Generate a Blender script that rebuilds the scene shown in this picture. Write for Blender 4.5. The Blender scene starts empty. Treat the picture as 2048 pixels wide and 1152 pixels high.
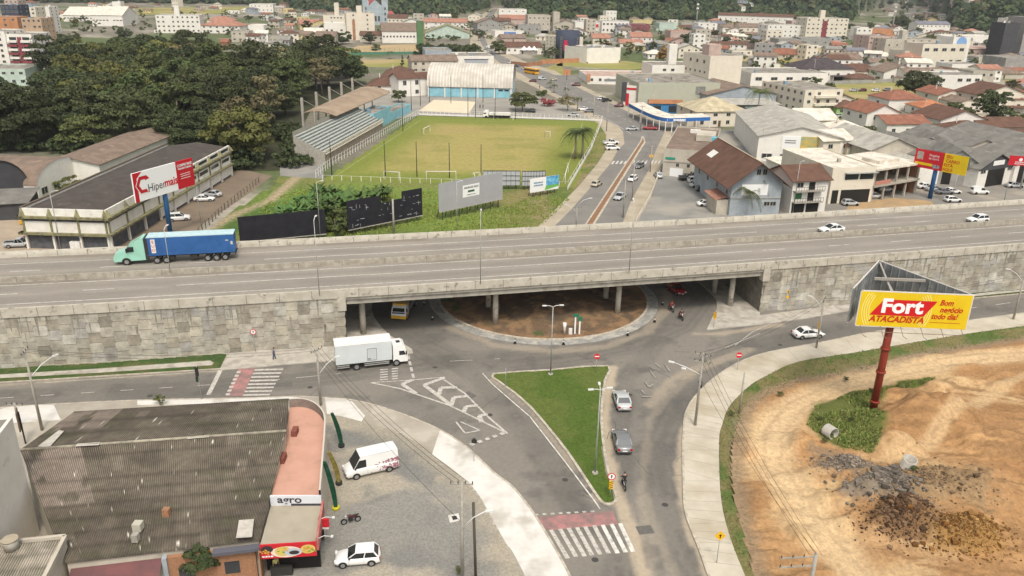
import bpy, math, random
from mathutils import Vector, Matrix
import numpy as np
random.seed(7)
SC=bpy.context.scene; COL=SC.collection
R=math.radians
# ---------------- camera ----------------
F=1600.; PITCH=21.3; ROLL=1.0; HC=48.
CM=Matrix.Rotation(R(90-PITCH),3,'X')@Matrix.Rotation(R(ROLL),3,'Z')
cd=bpy.data.cameras.new('camera'); cam=bpy.data.objects.new('camera',cd); COL.objects.link(cam)
cam.matrix_world=Matrix.Translation((0,0,HC))@CM.to_4x4()
cd.sensor_width=36; cd.lens=36*F/2048; cd.clip_end=9000; cd.clip_start=.5
SC.camera=cam
# ---------------- world / light ----------------
w=bpy.data.worlds.new('World'); SC.world=w; w.use_nodes=True
nt=w.node_tree; bg=nt.nodes['Background']
sky=nt.nodes.new('ShaderNodeTexSky'); sky.sky_type='NISHITA'; sky.sun_disc=False
SUN_EL,SUN_AZ=58,168
sky.sun_elevation=R(SUN_EL); sky.sun_rotation=R(SUN_AZ); sky.air_density=1.0; sky.dust_density=6; sky.ozone_density=.6
hs=nt.nodes.new('ShaderNodeHueSaturation'); hs.inputs['Saturation'].default_value=.12
nt.links.new(sky.outputs[0],hs.inputs['Color']); nt.links.new(hs.outputs[0],bg.inputs[0]); bg.inputs[1].default_value=.13
sl=bpy.data.lights.new('sun','SUN'); sl.energy=1.5; sl.angle=R(11); sl.color=(1,.87,.7)
so=bpy.data.objects.new('sun',sl); COL.objects.link(so)
so.rotation_euler=(R(90-SUN_EL),0,R(180-SUN_AZ))
vs=SC.view_settings; vs.view_transform='Standard'; vs.look='None'; vs.gamma=1; vs.use_curve_mapping=False; vs.exposure=.45
SC.render.resolution_x=1024; SC.render.resolution_y=576
# ---------------- picture <-> place ----------------
def ray(px,py): return CM@Vector(((px-1024)/F,-(py-576)/F,-1))
def G(px,py,z=0.):
    d=ray(px,py); t=(z-HC)/d.z
    return Vector((d.x*t,d.y*t,z))
CMT=CM.transposed()
def P(p):
    c=CMT@(Vector(p)-Vector((0,0,HC))); return (1024+F*c.x/-c.z,576-F*c.y/-c.z)
def HT(b,py):
    lo,hi=-5,300
    for _ in range(40):
        m=(lo+hi)/2
        if P((b[0],b[1],m))[1]>py: lo=m
        else: hi=m
    return lo
# ---------------- helpers ----------------
def tag(o,label=None,cat=None,group=None,kind=None):
    if label: o['label']=label
    if cat: o['category']=cat
    if group: o['group']=group
    if kind: o['kind']=kind
    return o
def empty(name,loc=(0,0,0),rz=0,label=None,cat=None,group=None):
    o=bpy.data.objects.new(name,None); COL.objects.link(o); o.location=loc; o.rotation_euler=(0,0,rz); o.empty_display_size=.3
    return tag(o,label,cat,group)
def copy_tree(o,parent=None):
    c=o.copy(); COL.objects.link(c)
    if parent: c.parent=parent
    for ch in KIDS.get(o.name,[]): copy_tree(ch,c)
    return c
KIDS={}
def par(o,p):
    o.parent=p; KIDS.setdefault(p.name,[]).append(o); return o
class MB:
    def __init__(s): s.v=[];s.f=[];s.m=[];s.sm=[]
    def face(s,pts,m=0,sm=False):
        n=len(s.v); s.v+= [tuple(p) for p in pts]; s.f.append(tuple(range(n,n+len(pts)))); s.m.append(m); s.sm.append(sm); return s
    def raw(s,v,f,m=0,sm=False):
        n=len(s.v); s.v+=[tuple(p) for p in v]; s.f+=[tuple(i+n for i in q) for q in f]; s.m+=[m]*len(f); s.sm+=[sm]*len(f); return s
    def box(s,x0,y0,z0,x1,y1,z1,m=0):
        v=[(x,y,z) for z in(z0,z1) for y in(y0,y1) for x in(x0,x1)]
        return s.raw(v,[(0,2,3,1),(4,5,7,6),(0,1,5,4),(2,6,7,3),(0,4,6,2),(1,3,7,5)],m)
    def prism(s,poly,z0,z1,m=0,ms=None):
        poly=[(p[0],p[1]) for p in poly]
        if sum(a[0]*b[1]-b[0]*a[1] for a,b in zip(poly,poly[1:]+poly[:1]))<0: poly=poly[::-1]
        n=len(poly); b=len(s.v)
        s.v+=[(x,y,z0) for x,y in poly]+[(x,y,z1) for x,y in poly]
        s.f.append(tuple(range(b+n,b+2*n))); s.m.append(m); s.sm.append(False)
        s.f.append(tuple(range(b+n-1,b-1,-1))); s.m.append(m); s.sm.append(False)
        for i in range(n):
            j=(i+1)%n; s.f.append((b+i,b+j,b+n+j,b+n+i)); s.m.append(m if ms is None else ms); s.sm.append(False)
        return s
    def tube(s,pts,r,m=0,n=6,cap=True):
        pts=[Vector(p) for p in pts]; k=len(pts); rs=r if isinstance(r,(list,tuple)) else [r]*k
        b=len(s.v)
        for i,p in enumerate(pts):
            t=(pts[min(i+1,k-1)]-pts[max(i-1,0)]); t=t.normalized() if t.length>1e-9 else Vector((0,0,1))
            u=Vector((0,0,1)) if abs(t.z)<.9 else Vector((1,0,0)); a=t.cross(u).normalized(); c=t.cross(a)
            for j in range(n):
                q=2*math.pi*j/n; s.v.append(tuple(p+(a*math.cos(q)+c*math.sin(q))*rs[i]))
        for i in range(k-1):
            for j in range(n):
                l=(j+1)%n; s.f.append((b+i*n+j,b+i*n+l,b+(i+1)*n+l,b+(i+1)*n+j)); s.m.append(m); s.sm.append(True)
        if cap:
            s.f.append(tuple(b+j for j in range(n))[::-1]); s.m.append(m); s.sm.append(False)
            s.f.append(tuple(b+(k-1)*n+j for j in range(n))); s.m.append(m); s.sm.append(False)
        return s
    def beam(s,a,b,w,h=None,m=0):
        a=Vector(a);b=Vector(b);h=h or w;t=(b-a).normalized();u=Vector((0,0,1)) if abs(t.z)<.95 else Vector((1,0,0))
        x=t.cross(u).normalized()*w/2; y=t.cross(x).normalized()*h/2
        v=[a-x-y,a+x-y,a+x+y,a-x+y,b-x-y,b+x-y,b+x+y,b-x+y]
        return s.raw(v,[(0,1,2,3)[::-1],(4,5,6,7),(0,1,5,4),(1,2,6,5),(2,3,7,6),(3,0,4,7)],m)
    def build(s,name,mats,parent=None,loc=None,rz=0):
        me=bpy.data.meshes.new(name); me.from_pydata(s.v,[],s.f)
        if not isinstance(mats,(list,tuple)): mats=[mats]
        for x in mats: me.materials.append(x)
        me.polygons.foreach_set('material_index',s.m); me.polygons.foreach_set('use_smooth',s.sm); me.update()
        o=bpy.data.objects.new(name,me); COL.objects.link(o)
        if loc is not None: o.location=loc
        o.rotation_euler=(0,0,rz)
        if parent: par(o,parent)
        return o
def inst(src,name,parent=None,loc=(0,0,0),rz=0,sc=None):
    o=bpy.data.objects.new(name,src.data if hasattr(src,'data') else src); COL.objects.link(o); o.location=loc; o.rotation_euler=(0,0,rz)
    if sc: o.scale=sc
    if parent: par(o,parent)
    return o
_mc={}
def L(*c):
    return tuple(x for x in c[:3])+(1,)
def S(h):  # '#rrggbb' -> linear, scaled down from picture value to surface value
    v=[int(h[i:i+2],16)/255 for i in(1,3,5)]
    return tuple(((x/12.92) if x<=.04045 else ((x+.055)/1.055)**2.4) for x in v)
def pm(name,c1,c2=None,scale=1.,rough=.85,bump=0.,c3=None,s3=.1,f3=(.5,.62),metal=0.,spec=.3,stripe=None,rnd=0.,detail=5,coat=0,bscale=None,lo=.38,hi=.62,rust=None):
    if name in _mc: return _mc[name]
    m=bpy.data.materials.new(name); m.use_nodes=True; t=m.node_tree; N=t.nodes; K=t.links; b=N['Principled BSDF']
    b.inputs['Roughness'].default_value=rough; b.inputs['Metallic'].default_value=metal; b.inputs['Specular IOR Level'].default_value=spec
    if coat: b.inputs['Coat Weight'].default_value=coat
    tc=N.new('ShaderNodeTexCoord'); out=None
    def noise(sc,det=detail):
        n=N.new('ShaderNodeTexNoise'); n.inputs['Scale'].default_value=sc; n.inputs['Detail'].default_value=det; n.inputs['Roughness'].default_value=.6
        K.new(tc.outputs['Object'],n.inputs['Vector']); return n.outputs['Fac']
    def mix(f,a,bb,bt='MIX'):
        x=N.new('ShaderNodeMix'); x.data_type='RGBA'; x.blend_type=bt
        for s,val in((x.inputs[0],f),(x.inputs[6],a),(x.inputs[7],bb)):
            if hasattr(val,'links'): K.new(val,s)
            else: s.default_value=val if not isinstance(val,tuple) else L(*val)
        return x.outputs[2]
    def ramp(f,a,bb):
        x=N.new('ShaderNodeMapRange'); x.inputs[1].default_value=a; x.inputs[2].default_value=bb; K.new(f,x.inputs[0]); return x.outputs[0]
    cur=c1
    if c2: cur=mix(ramp(noise(scale),lo,hi),c1,c2)
    if c3: cur=mix(ramp(noise(s3,3),*f3),cur,c3)
    if stripe:   # (axis, period m, colour, amount)
        ax,pd,cs,am=stripe[:4]
        wv=N.new('ShaderNodeTexWave'); wv.bands_direction=ax; wv.inputs['Scale'].default_value=math.pi*2/20/pd; wv.inputs['Distortion'].default_value=0
        K.new(tc.outputs['Object'],wv.inputs['Vector'])
        mm=N.new('ShaderNodeMath'); mm.operation='MULTIPLY'; K.new(wv.outputs['Fac'],mm.inputs[0]); mm.inputs[1].default_value=am
        cur=mix(mm.outputs[0],cur,cs)
    if rnd:
        oi=N.new('ShaderNodeObjectInfo'); h=N.new('ShaderNodeHueSaturation')
        a=N.new('ShaderNodeMapRange'); K.new(oi.outputs['Random'],a.inputs[0]); a.inputs[3].default_value=1-rnd; a.inputs[4].default_value=1+rnd
        K.new(a.outputs[0],h.inputs['Value'])
        a2=N.new('ShaderNodeMath'); a2.operation='MULTIPLY'; K.new(oi.outputs['Random'],a2.inputs[0]); a2.inputs[1].default_value=7.31
        a3=N.new('ShaderNodeMath'); a3.operation='FRACT'; K.new(a2.outputs[0],a3.inputs[0])
        a4=N.new('ShaderNodeMapRange'); K.new(a3.outputs[0],a4.inputs[0]); a4.inputs[3].default_value=.5-rnd*.09; a4.inputs[4].default_value=.5+rnd*.06
        K.new(a4.outputs[0],h.inputs['Hue'])
        if hasattr(cur,'links'): K.new(cur,h.inputs['Color'])
        else: h.inputs['Color'].default_value=L(*cur)
        cur=h.outputs[0]
    if hasattr(cur,'links'): K.new(cur,b.inputs['Base Color'])
    else: b.inputs['Base Color'].default_value=L(*cur)
    if bump:
        bn=N.new('ShaderNodeBump'); bn.inputs['Distance'].default_value=bump; bn.inputs['Strength'].default_value=.8
        K.new(noise(bscale or scale*2),bn.inputs['Height']); K.new(bn.outputs[0],b.inputs['Normal'])
    _mc[name]=m
    m.diffuse_color=L(*c1)
    return m
def cat_rom(pts,k=4,closed=True):
    o=[];n=len(pts)
    for i in range(n if closed else n-1):
        p=[Vector(pts[(i+d)%n] if closed else pts[min(max(i+d,0),n-1)]) for d in(-1,0,1,2)]
        for j in range(k):
            t=j/k; o.append(.5*((2*p[1])+(p[2]-p[0])*t+(2*p[0]-5*p[1]+4*p[2]-p[3])*t*t+(3*p[1]-p[0]-3*p[2]+p[3])*t**3))
    if not closed: o.append(Vector(pts[-1]))
    return o
def gp(px,z=0,smooth=0):
    q=[G(a,b,z).to_2d() if False else Vector(G(a,b,z)[:2]) for a,b in px]
    return cat_rom(q,smooth) if smooth else q
def flat(name,px,z,m,kind='structure',smooth=0,world=None,**k):
    q=world or gp(px,0,smooth); mb=MB(); q=[Vector(p[:2]) for p in q]
    if sum(a.x*b.y-b.x*a.y for a,b in zip(q,q[1:]+q[:1]))<0: q=q[::-1]
    mb.face([(p.x,p.y,z) for p in q]); o=mb.build(name,m); return tag(o,kind=kind,**k)
def slab(name,px,z0,z1,m,kind='structure',smooth=0,world=None,**k):
    q=world or gp(px,0,smooth); o=MB().prism(q,z0,z1).build(name,m); return tag(o,kind=kind,**k)
def line_strip(mb,pts,w,z,m=0,dash=None):
    """pts world 2d polyline -> strip of width w; dash=(on,off)"""
    pts=[Vector(p[:2]) for p in pts]; d=0
    for a,b in zip(pts,pts[1:]):
        t=(b-a); l=t.length
        if l<1e-6: continue
        t/=l; n=Vector((-t.y,t.x))*w/2
        segs=[(0,l)]
        if dash:
            segs=[];x=0
            while x<l:
                ph=(d+x)%(dash[0]+dash[1])
                if ph<dash[0]: e=min(l,x+dash[0]-ph); segs.append((x,e)); x=e+1e-4
                else: x+=dash[0]+dash[1]-ph+1e-4
        for u,v in segs:
            p,q=a+t*u,a+t*v; mb.face([(*(p-n),z),(*(q-n),z),(*(q+n),z),(*(p+n),z)],m)
        d+=l
def lines(parent,x,z,w,y,m,n=1,h=.12,name='illegible_line'):
    for i in range(n):
        mb=MB(); u=x-w/2; r=random.Random(int(w*97+i+x*13))
        while u<x+w/2: q=min(x+w/2,u+r.uniform(.12,.3)); mb.box(u,y-.01,z-i*h*2.1-h/2,q,y,z-i*h*2.1+h/2*r.uniform(.6,1.1)); u=q+.06
        mb.build('printed_line',m,parent)
# text as mesh
def text(s,size,m,parent,loc,rx=90,rz=0,name='lettering',shear=0,off=0,align='CENTER',sx=1,ext=.008,world=False,space=1):
    c=bpy.data.curves.new(name,'FONT'); c.body=s; c.size=size; c.shear=shear; c.offset=off; c.align_x=align; c.align_y='CENTER'; c.extrude=ext; c.space_character=space; c.resolution_u=3
    t=bpy.data.objects.new('tmp',c); COL.objects.link(t)
    bpy.context.view_layer.update()
    me=bpy.data.meshes.new_from_object(t.evaluated_get(bpy.context.evaluated_depsgraph_get())); bpy.data.objects.remove(t); bpy.data.curves.remove(c)
    me.name=name; me.materials.clear(); me.materials.append(m)
    o=bpy.data.objects.new(name,me); COL.objects.link(o); o.location=loc; o.rotation_euler=(R(rx),0,R(rz)); o.scale=(sx,1,1)
    if parent: par(o,parent)
    return o
# ---------------- painted grids ----------------
rng=np.random.RandomState(3)
_lat=rng.rand(64,64)
def vn(x,y):
    xi=np.floor(x).astype(int); yi=np.floor(y).astype(int); fx=x-xi; fy=y-yi; fx=fx*fx*(3-2*fx); fy=fy*fy*(3-2*fy)
    a=_lat[xi%64,yi%64];b=_lat[(xi+1)%64,yi%64];c=_lat[xi%64,(yi+1)%64];d=_lat[(xi+1)%64,(yi+1)%64]
    return (a*(1-fx)+b*fx)*(1-fy)+(c*(1-fx)+d*fx)*fy
def fbm(x,y,s,o=4):
    r=0;a=.5;t=0
    for i in range(o): r=r+a*vn(x/s+i*17.3,y/s+i*9.1); t+=a; a*=.55; s*=.5
    return r/t
def inpoly(x,y,q):
    r=np.zeros(x.shape,bool); n=len(q); j=n-1
    for i in range(n):
        xi,yi=q[i][0],q[i][1]; xj,yj=q[j][0],q[j][1]
        if yi!=yj: r^=((yi>y)!=(yj>y))&(x<(xj-xi)*(y-yi)/(yj-yi)+xi)
        j=i
    return r
def dpoly(x,y,q,closed=False):
    d=np.full(x.shape,1e9); q=list(q)
    if closed: q=q+[q[0]]
    for a,b in zip(q,q[1:]):
        dx,dy=b[0]-a[0],b[1]-a[1]; l=dx*dx+dy*dy or 1e-9
        t=np.clip(((x-a[0])*dx+(y-a[1])*dy)/l,0,1); d=np.minimum(d,np.hypot(x-a[0]-t*dx,y-a[1]-t*dy))
    return d
def sdist(x,y,q): return np.where(inpoly(x,y,q),-1,1)*dpoly(x,y,q,True)
def sstep(a,b,v): t=np.clip((v-a)/(b-a),0,1); return t*t*(3-2*t)
def lerp(c,d,f): return c*(1-f[...,None])+np.array(d)*f[...,None]
def const(x,c): return np.ones(x.shape+(3,))*np.array(c)
def painted(name,rough=.9,fs=3.,amt=.25,bump=.02,ang=None):
    if name in _mc: return _mc[name]
    m=bpy.data.materials.new(name); m.use_nodes=True; t=m.node_tree;N=t.nodes;K=t.links;b=N['Principled BSDF']
    b.inputs['Roughness'].default_value=rough; b.inputs['Specular IOR Level'].default_value=.25
    at=N.new('ShaderNodeAttribute'); at.attribute_name='Col'
    tc=N.new('ShaderNodeTexCoord'); vec=tc.outputs['Object']
    def ns(s):
        n=N.new('ShaderNodeTexNoise'); n.inputs['Scale'].default_value=s; n.inputs['Detail'].default_value=6; n.inputs['Roughness'].default_value=.7; K.new(vec,n.inputs['Vector']); return n.outputs['Fac']
    mr=N.new('ShaderNodeMapRange'); mr.inputs[1].default_value=.3; mr.inputs[2].default_value=.7; mr.inputs[3].default_value=1-amt; mr.inputs[4].default_value=1+amt; K.new(ns(fs),mr.inputs[0])
    mx=N.new('ShaderNodeVectorMath'); mx.operation='SCALE'; K.new(at.outputs['Color'],mx.inputs[0]); K.new(mr.outputs[0],mx.inputs['Scale'])
    K.new(mx.outputs[0],b.inputs['Base Color'])
    bn=N.new('ShaderNodeBump'); bn.inputs['Distance'].default_value=bump; K.new(ns(fs*3),bn.inputs['Height']); K.new(bn.outputs[0],b.inputs['Normal'])
    _mc[name]=m; return m
def grid(name,poly,step,zf,cf,mat,kind='structure',z=0.,**k):
    xs=[p[0] for p in poly]; ys=[p[1] for p in poly]
    X,Y=np.meshgrid(np.arange(min(xs),max(xs)+step,step),np.arange(min(ys),max(ys)+step,step),indexing='ij')
    nx,ny=X.shape; Z=zf(X,Y)+z if zf else np.full(X.shape,z)
    C=np.clip(cf(X,Y),0,1)
    cx=X[:-1,:-1]+step/2; cy=Y[:-1,:-1]+step/2; ins=inpoly(cx,cy,poly)
    idx=np.arange(nx*ny).reshape(nx,ny)
    Q=np.stack([idx[:-1,:-1],idx[1:,:-1],idx[1:,1:],idx[:-1,1:]],-1)[ins]
    used=np.unique(Q); mp=-np.ones(nx*ny,int); mp[used]=np.arange(len(used)); Q=mp[Q]
    V=np.stack([X,Y,Z],-1).reshape(-1,3)[used]; CC=C.reshape(-1,3)[used]
    return npmesh(name,V,Q,mat,CC,kind=kind,**k)
def npmesh(name,V,Q,mat,C=None,face=False,kind=None,parent=None,smooth=True,**k):
    me=bpy.data.meshes.new(name); V=np.asarray(V,np.float32); Q=np.asarray(Q,np.int32); n=Q.shape[1]
    me.vertices.add(len(V)); me.vertices.foreach_set('co',V.ravel())
    me.loops.add(Q.size); me.loops.foreach_set('vertex_index',Q.ravel())
    me.polygons.add(len(Q)); me.polygons.foreach_set('loop_start',np.arange(0,Q.size,n,dtype=np.int32)); me.polygons.foreach_set('loop_total',np.full(len(Q),n,np.int32))
    me.polygons.foreach_set('use_smooth',np.full(len(Q),smooth)); me.update(calc_edges=True)
    if C is not None:
        a=me.color_attributes.new('Col','FLOAT_COLOR','POINT') if not face else me.attributes.new('Col','FLOAT_COLOR','FACE')
        a.data.foreach_set('color',np.hstack([C,np.ones((len(C),1))]).astype(np.float32).ravel())
    me.materials.append(mat); o=bpy.data.objects.new(name,me); COL.objects.link(o)
    if parent: par(o,parent)
    return tag(o,kind=kind,**k)
W2=lambda px: [tuple(G(a,b)[:2]) for a,b in px]
# ---------------- terrain ----------------
HB=[(-400,8),(0,7),(300,7),(560,12),(620,24),(760,30),(900,33),(955,24),(1000,10),(1040,36),(1200,41),(1450,42),(1500,36),(1700,44),(1765,12),(1860,14),(1905,60),(2048,72),(2500,80)]
_hx=[];_hr=[]
for a,b in HB:
    g=G(a,b); _hx.append(math.atan2(g.x,g.y)); _hr.append(math.hypot(g.x,g.y))
def terr(x,y):
    az=np.arctan2(x,y); r=np.hypot(x,y); r0=np.interp(az,_hx,_hr)
    e=np.clip(r-r0,0,None); h=260*(1-np.exp(-e/700.))*sstep(0,60,e)
    h=h*(.75+.5*fbm(x,y,300.,3))
    return np.where(y>100,h,0)
def T1(x,y): return float(terr(np.array([x]),np.array([y]))[0])
def GT(px,py):
    d=ray(px,py); t=200.
    while t<6000:
        p=Vector((0,0,HC))+d*t
        if p.z<T1(p.x,p.y): break
        t+=6
    return p
rr=np.concatenate([np.array([.5,20,60,120]),np.linspace(180,700,60),np.linspace(712,3600,150)]); aa=np.radians(np.linspace(-180,180,361))
aa=np.concatenate([aa[aa<np.radians(-48)],np.radians(np.linspace(-48,48,260)),aa[aa>np.radians(48)]])
RR,AA=np.meshgrid(rr,aa,indexing='ij'); X=RR*np.sin(AA); Y=RR*np.cos(AA); Z=terr(X,Y)
n1,n2=X.shape; idx=np.arange(n1*n2).reshape(n1,n2)
Q=np.stack([idx[:-1,:-1],idx[:-1,1:],idx[1:,1:],idx[1:,:-1]],-1).reshape(-1,4)
gc=lerp(const(X,(.17,.155,.12)),(.09,.115,.045),sstep(.42,.6,fbm(X,Y,60.)))
gc=lerp(gc,(.3,.27,.22),sstep(.58,.7,fbm(X+900,Y,35.)))
gc=lerp(gc,(.035,.055,.025),sstep(1,8,Z))
npmesh('ground',np.stack([X,Y,Z-.02],-1).reshape(-1,3),Q[:,::-1],painted('ground_soil',fs=.3,amt=.35),gc.reshape(-1,3),kind='structure')
# ---------------- highway frame ----------------
CS,SN=math.cos(R(12.5)),math.sin(R(12.5))
def tn(s): return 102.9+.00019*(s-3)**2
def D(s,dt,z=0):
    t=tn(s)+dt; return Vector((s*CS-t*SN,s*SN+t*CS,z))
def ST(p): s=p[0]*CS+p[1]*SN; return s,-p[0]*SN+p[1]*CS-tn(s)
ZD=7.4
# ---------------- asphalt under the viaduct and in front ----------------
MK=pm('road_paint_white',(.62,.6,.55),(.3,.28,.25),scale=1.5,rough=.7,lo=.45,hi=.7)
MKW=pm('road_paint_worn',(.5,.47,.42),(.27,.255,.23),scale=3,rough=.8,lo=.45,hi=.68)
RED=pm('road_paint_red',(.38,.18,.17),(.2,.14,.13),scale=.7,rough=.8)
CONC=pm('concrete_pale',(.44,.41,.355),(.33,.305,.26),scale=.8,bump=.01,c3=(.24,.215,.17),s3=.35,f3=(.55,.72))
CONW=pm('concrete_new',(.62,.6,.56),(.53,.51,.465),scale=.5,bump=.005,c3=(.42,.39,.34),s3=.25,f3=(.55,.7))
KERB=pm('kerb_concrete',(.5,.45,.37),(.33,.29,.235),scale=1.5,bump=.01)
a_poly=[tuple(D(s,dt)[:2]) for s,dt in[(-95,-62),(185,-62),(185,27),(100,27),(-2,27),(-95,27)]]
dust=[ # polyline px, half width m, strength
 ([(1226,735),(1212,800),(1210,860),(1220,930),(1240,1000),(1260,1060),(1290,1160)],0.7,.8),
 ([(1372,860),(1360,930),(1362,1000),(1385,1070),(1420,1160)],.6,.7),([(1372,860),(1395,800),(1450,750),(1560,706),(1760,668),(2048,632)],.5,.65),
 ([(1395,742),(1340,790),(1300,840),(1290,900),(1285,980),(1310,1060),(1350,1150)],.5,.22),
 ([(1500,700),(1400,735),(1340,760),(1300,810)],.9,.4),([(1390,668),(1440,668),(1560,650)],.7,.5),
 ([(900,655),(990,690),(1100,703),(1210,694),(1290,665),(1330,620),(1335,580)],1.0,.35),
 ([(0,770),(440,742)],.4,.35),([(0,822),(510,800),(700,802)],.4,.35),([(985,760),(1060,822),(1130,910),(1195,1005)],.3,.4),([(1280,1000),(1300,1100),(1310,1160)],.3,.2)]
dark=[([(760,600),(770,640),(820,680),(900,720),(1000,725),(1120,715),(1250,690),(1350,650),(1390,600),(1360,560)],3.2,.34),
 ([(900,720),(960,760),(1020,830),(1090,920),(1150,1010)],1.6,.22),([(0,795),(300,783),(600,762),(900,722)],2.2,.25),([(1240,1152),(1240,1000),(1235,860),(1250,760),(1320,680)],1.5,.2),
 ([(1400,1152),(1335,1030),(1315,900),(1370,780),(1480,700),(1700,655),(2048,605)],2.2,.25)]
def asph(X,Y):
    c=const(X,(.195,.178,.152)); n=fbm(X,Y,9.)
    c=lerp(c,(.155,.144,.126),sstep(.4,.65,n))
    c=lerp(c,(.10,.096,.09),.5*sstep(.6,.68,fbm(X+300,Y+20,1.7)))
    c=lerp(c,(.205,.19,.165),.5*sstep(.55,.7,fbm(X*.5+70,Y*.5,2.2)))
    for q,w_,k in dark:
        d=dpoly(X,Y,W2(q)); c=lerp(c,(.085,.08,.073),k*(1-sstep(w_*.3,w_*1.3,d)))
        for tr in(.2,1.0,1.5): c=lerp(c,(.10,.094,.084),.38*(1-sstep(.1,.42,abs(d-tr*w_*.55-.25*(fbm(X,Y,6.)-.5))))*sstep(.3,.5,fbm(X+11,Y,7.)))
    for q,w_,k in dust:
        d=dpoly(X,Y,W2(q)); f=k*(1-sstep(w_*.35,w_*1.25,d+1.0*(fbm(X+55,Y,2.)-.5))); c=lerp(c,(.42,.35,.255),f)
    return c
grid('road',a_poly,.4,None,asph,painted('asphalt',fs=2.,amt=.12,bump=.01),z=.02)
# sealed cracks, patches and oil stains
ck=MB(); rc=random.Random(3); zc=.024
for i in range(46):
    a=G(rc.choice([rc.uniform(60,900),rc.uniform(900,1400)]),rc.uniform(690,1140)); ang=rc.choice([.2,.25,-1.0,1.6])+rc.uniform(-.5,.5); pts_=[Vector(a[:2])]
    for j in range(rc.randint(4,11)): ang+=rc.uniform(-.5,.5); pts_.append(pts_[-1]+Vector((math.cos(ang),math.sin(ang)))*rc.uniform(.4,.9))
    zc+=.0001; line_strip(ck,pts_,rc.uniform(.03,.07),zc,0)
for x,y,w_,h_,a in((1290,740,2.2,1.2,.3),(940,790,1.6,1.,-.8),(560,770,3,1.1,.15),(1330,900,1.3,2.6,.1),(1290,1060,1.5,1.2,.2),(1180,980,1.,1.6,-.9),(240,780,2.6,1.2,.15),(1500,690,2.5,1.2,.3)):
    g=G(x,y); c_,s_=math.cos(a),math.sin(a); ck.face([(g.x+u*c_-v*s_,g.y+u*s_+v*c_,.0235) for u,v in((-w_/2,-h_/2),(w_/2,-h_/2),(w_/2,h_/2),(-w_/2,h_/2))],1)
for x,y in((1130,960),(980,830),(1260,790),(1400,765),(870,735),(620,775),(300,792),(1330,1010),(1190,1120),(1560,690)):
    g=G(x,y); ck.face([(g.x+.33*math.cos(R(i*30)),g.y+.33*math.sin(R(i*30)),.0265) for i in range(12)],0)
tag(ck.build('road_repairs',[pm('crack_seal',(.055,.052,.048)),pm('asphalt_patch',(.105,.1,.092),(.13,.122,.11),scale=3)]),kind='structure')
# ---------------- road markings ----------------
mk=MB(); z=.04
_mz=[.035]
def mark(px,w,m=0,dash=None):
    _mz[0]+=.0015; q=W2(px)
    for i in range(len(q)-1): _mz[0]+=.0008; line_strip(mk,q[i:i+2],w,_mz[0],m,dash)
# zebra crossings with red band : bottom right road
a0,a1=G(1092,1068),G(1262,1050)
def quadpx(px,m=0,zz=None):
    _mz[0]+=.0004; q=[G(a,b,zz or _mz[0]) for a,b in px]
    if sum(q[i].x*q[(i+1)%4].y-q[(i+1)%4].x*q[i].y for i in range(4))<0: q=q[::-1]
    mk.face(q,m)
quadpx([(1070,1034),(1086,1061),(1236,1049),(1226,1022)],2,.032)
for x0,y0,x1,y1 in[(1098,1060,1131,1117),(1116,1058,1148,1114),(1133,1056,1165,1113),(1150,1055,1180,1111),(1166,1053,1196,1109),(1184,1051,1213,1107),(1201,1050,1231,1107),(1219,1048,1247,1105),(1236,1047,1262,1104)]:
    quadpx([(x0,y0),(x1,y1),(x1+9,y1-.8),(x0+8,y0-.8)][::-1],1 if x0<1195 else 0)
for i,x in enumerate(range(1068,1190,16)): quadpx([(x,1028-i*.9),(x+3,1031-i*.9),(x+10,1030-i*.9),(x+7,1027-i*.9)][::-1],1)
# crossing at the left
quadpx([(452,792),(486,791),(510,735),(478,737)],2,.032)
for i in range(8):
    y=738+i*7.2; x=510-i*3.3
    quadpx([(x,y),(x-1.5,y+3.4),(x+55-i*.4,y+2.2),(x+57-i*.4,y-1)],1)
for i in range(7):
    y=742+i*7.4; x=474-i*3.6; quadpx([(x,y),(x-2,y+4),(x+6,y+4),(x+8,y)],1)
mark([(441,741),(417,790)],.55,1)
mark([(0,797),(440,769)],.12,1,(1.5,3)); mark([(510,764),(680,748)],.12,1,(3,2))
mark([(90,766),(440,742)],.1,1)
# gore with chevrons
mark([(742,766),(800,778),(900,812),(1013,867)],.25,1); mark([(880,755),(930,788),(980,838),(1015,868)],.25,1)
mark([(742,766),(810,762),(890,755)],.18,1)
for a in([(826,760),(804,769),(832,788)],[(889,756),(848,771),(902,811)],[(914,776),(882,776),(878,790)],[(935,793),(908,796),(902,812)],[(956,812),(932,814),(927,826)],[(975,829),(958,833),(964,846)]): mark(a,.55,1)
mark([(816,712),(828,760)],.35,1,(1.2,.6)); 
for i in range(5): mark([(760,741+i*5),(796,738+i*5)],.3,1,(1,.5))
mark([(921,845),(960,862),(930,868),(912,845)],.2,1); mark([(925,897),(1012,866)],.5,1,(.5,.5))
mark([(965,748),(985,770),(1060,835),(1130,925),(1190,1005),(1200,1020)],.15,0)
mark([(1470,692),(1505,665),(1560,640)],.12,1); mark([(1450,697),(1520,668)],.12,1); mark([(900,724),(1000,719)],.12,1,(3,3))
mark([(1780,640),(2048,603)],.12,0,(3,4)); mark([(1620,628),(1700,619),(2048,578)],.12,0)
for q in([(1310,728),(1322,737)],[(1300,742),(1310,757)],[(1290,765),(1298,776),(1306,770)],[(1283,782),(1290,790)],[(1283,795),(1303,795)],[(1330,730),(1340,745)]): mark(q,.22,3)
tag(mk.build('road_markings',[MK,MKW,RED,pm('road_paint_faded',(.34,.32,.28),(.2,.19,.17),scale=3)]),kind='structure')
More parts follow.
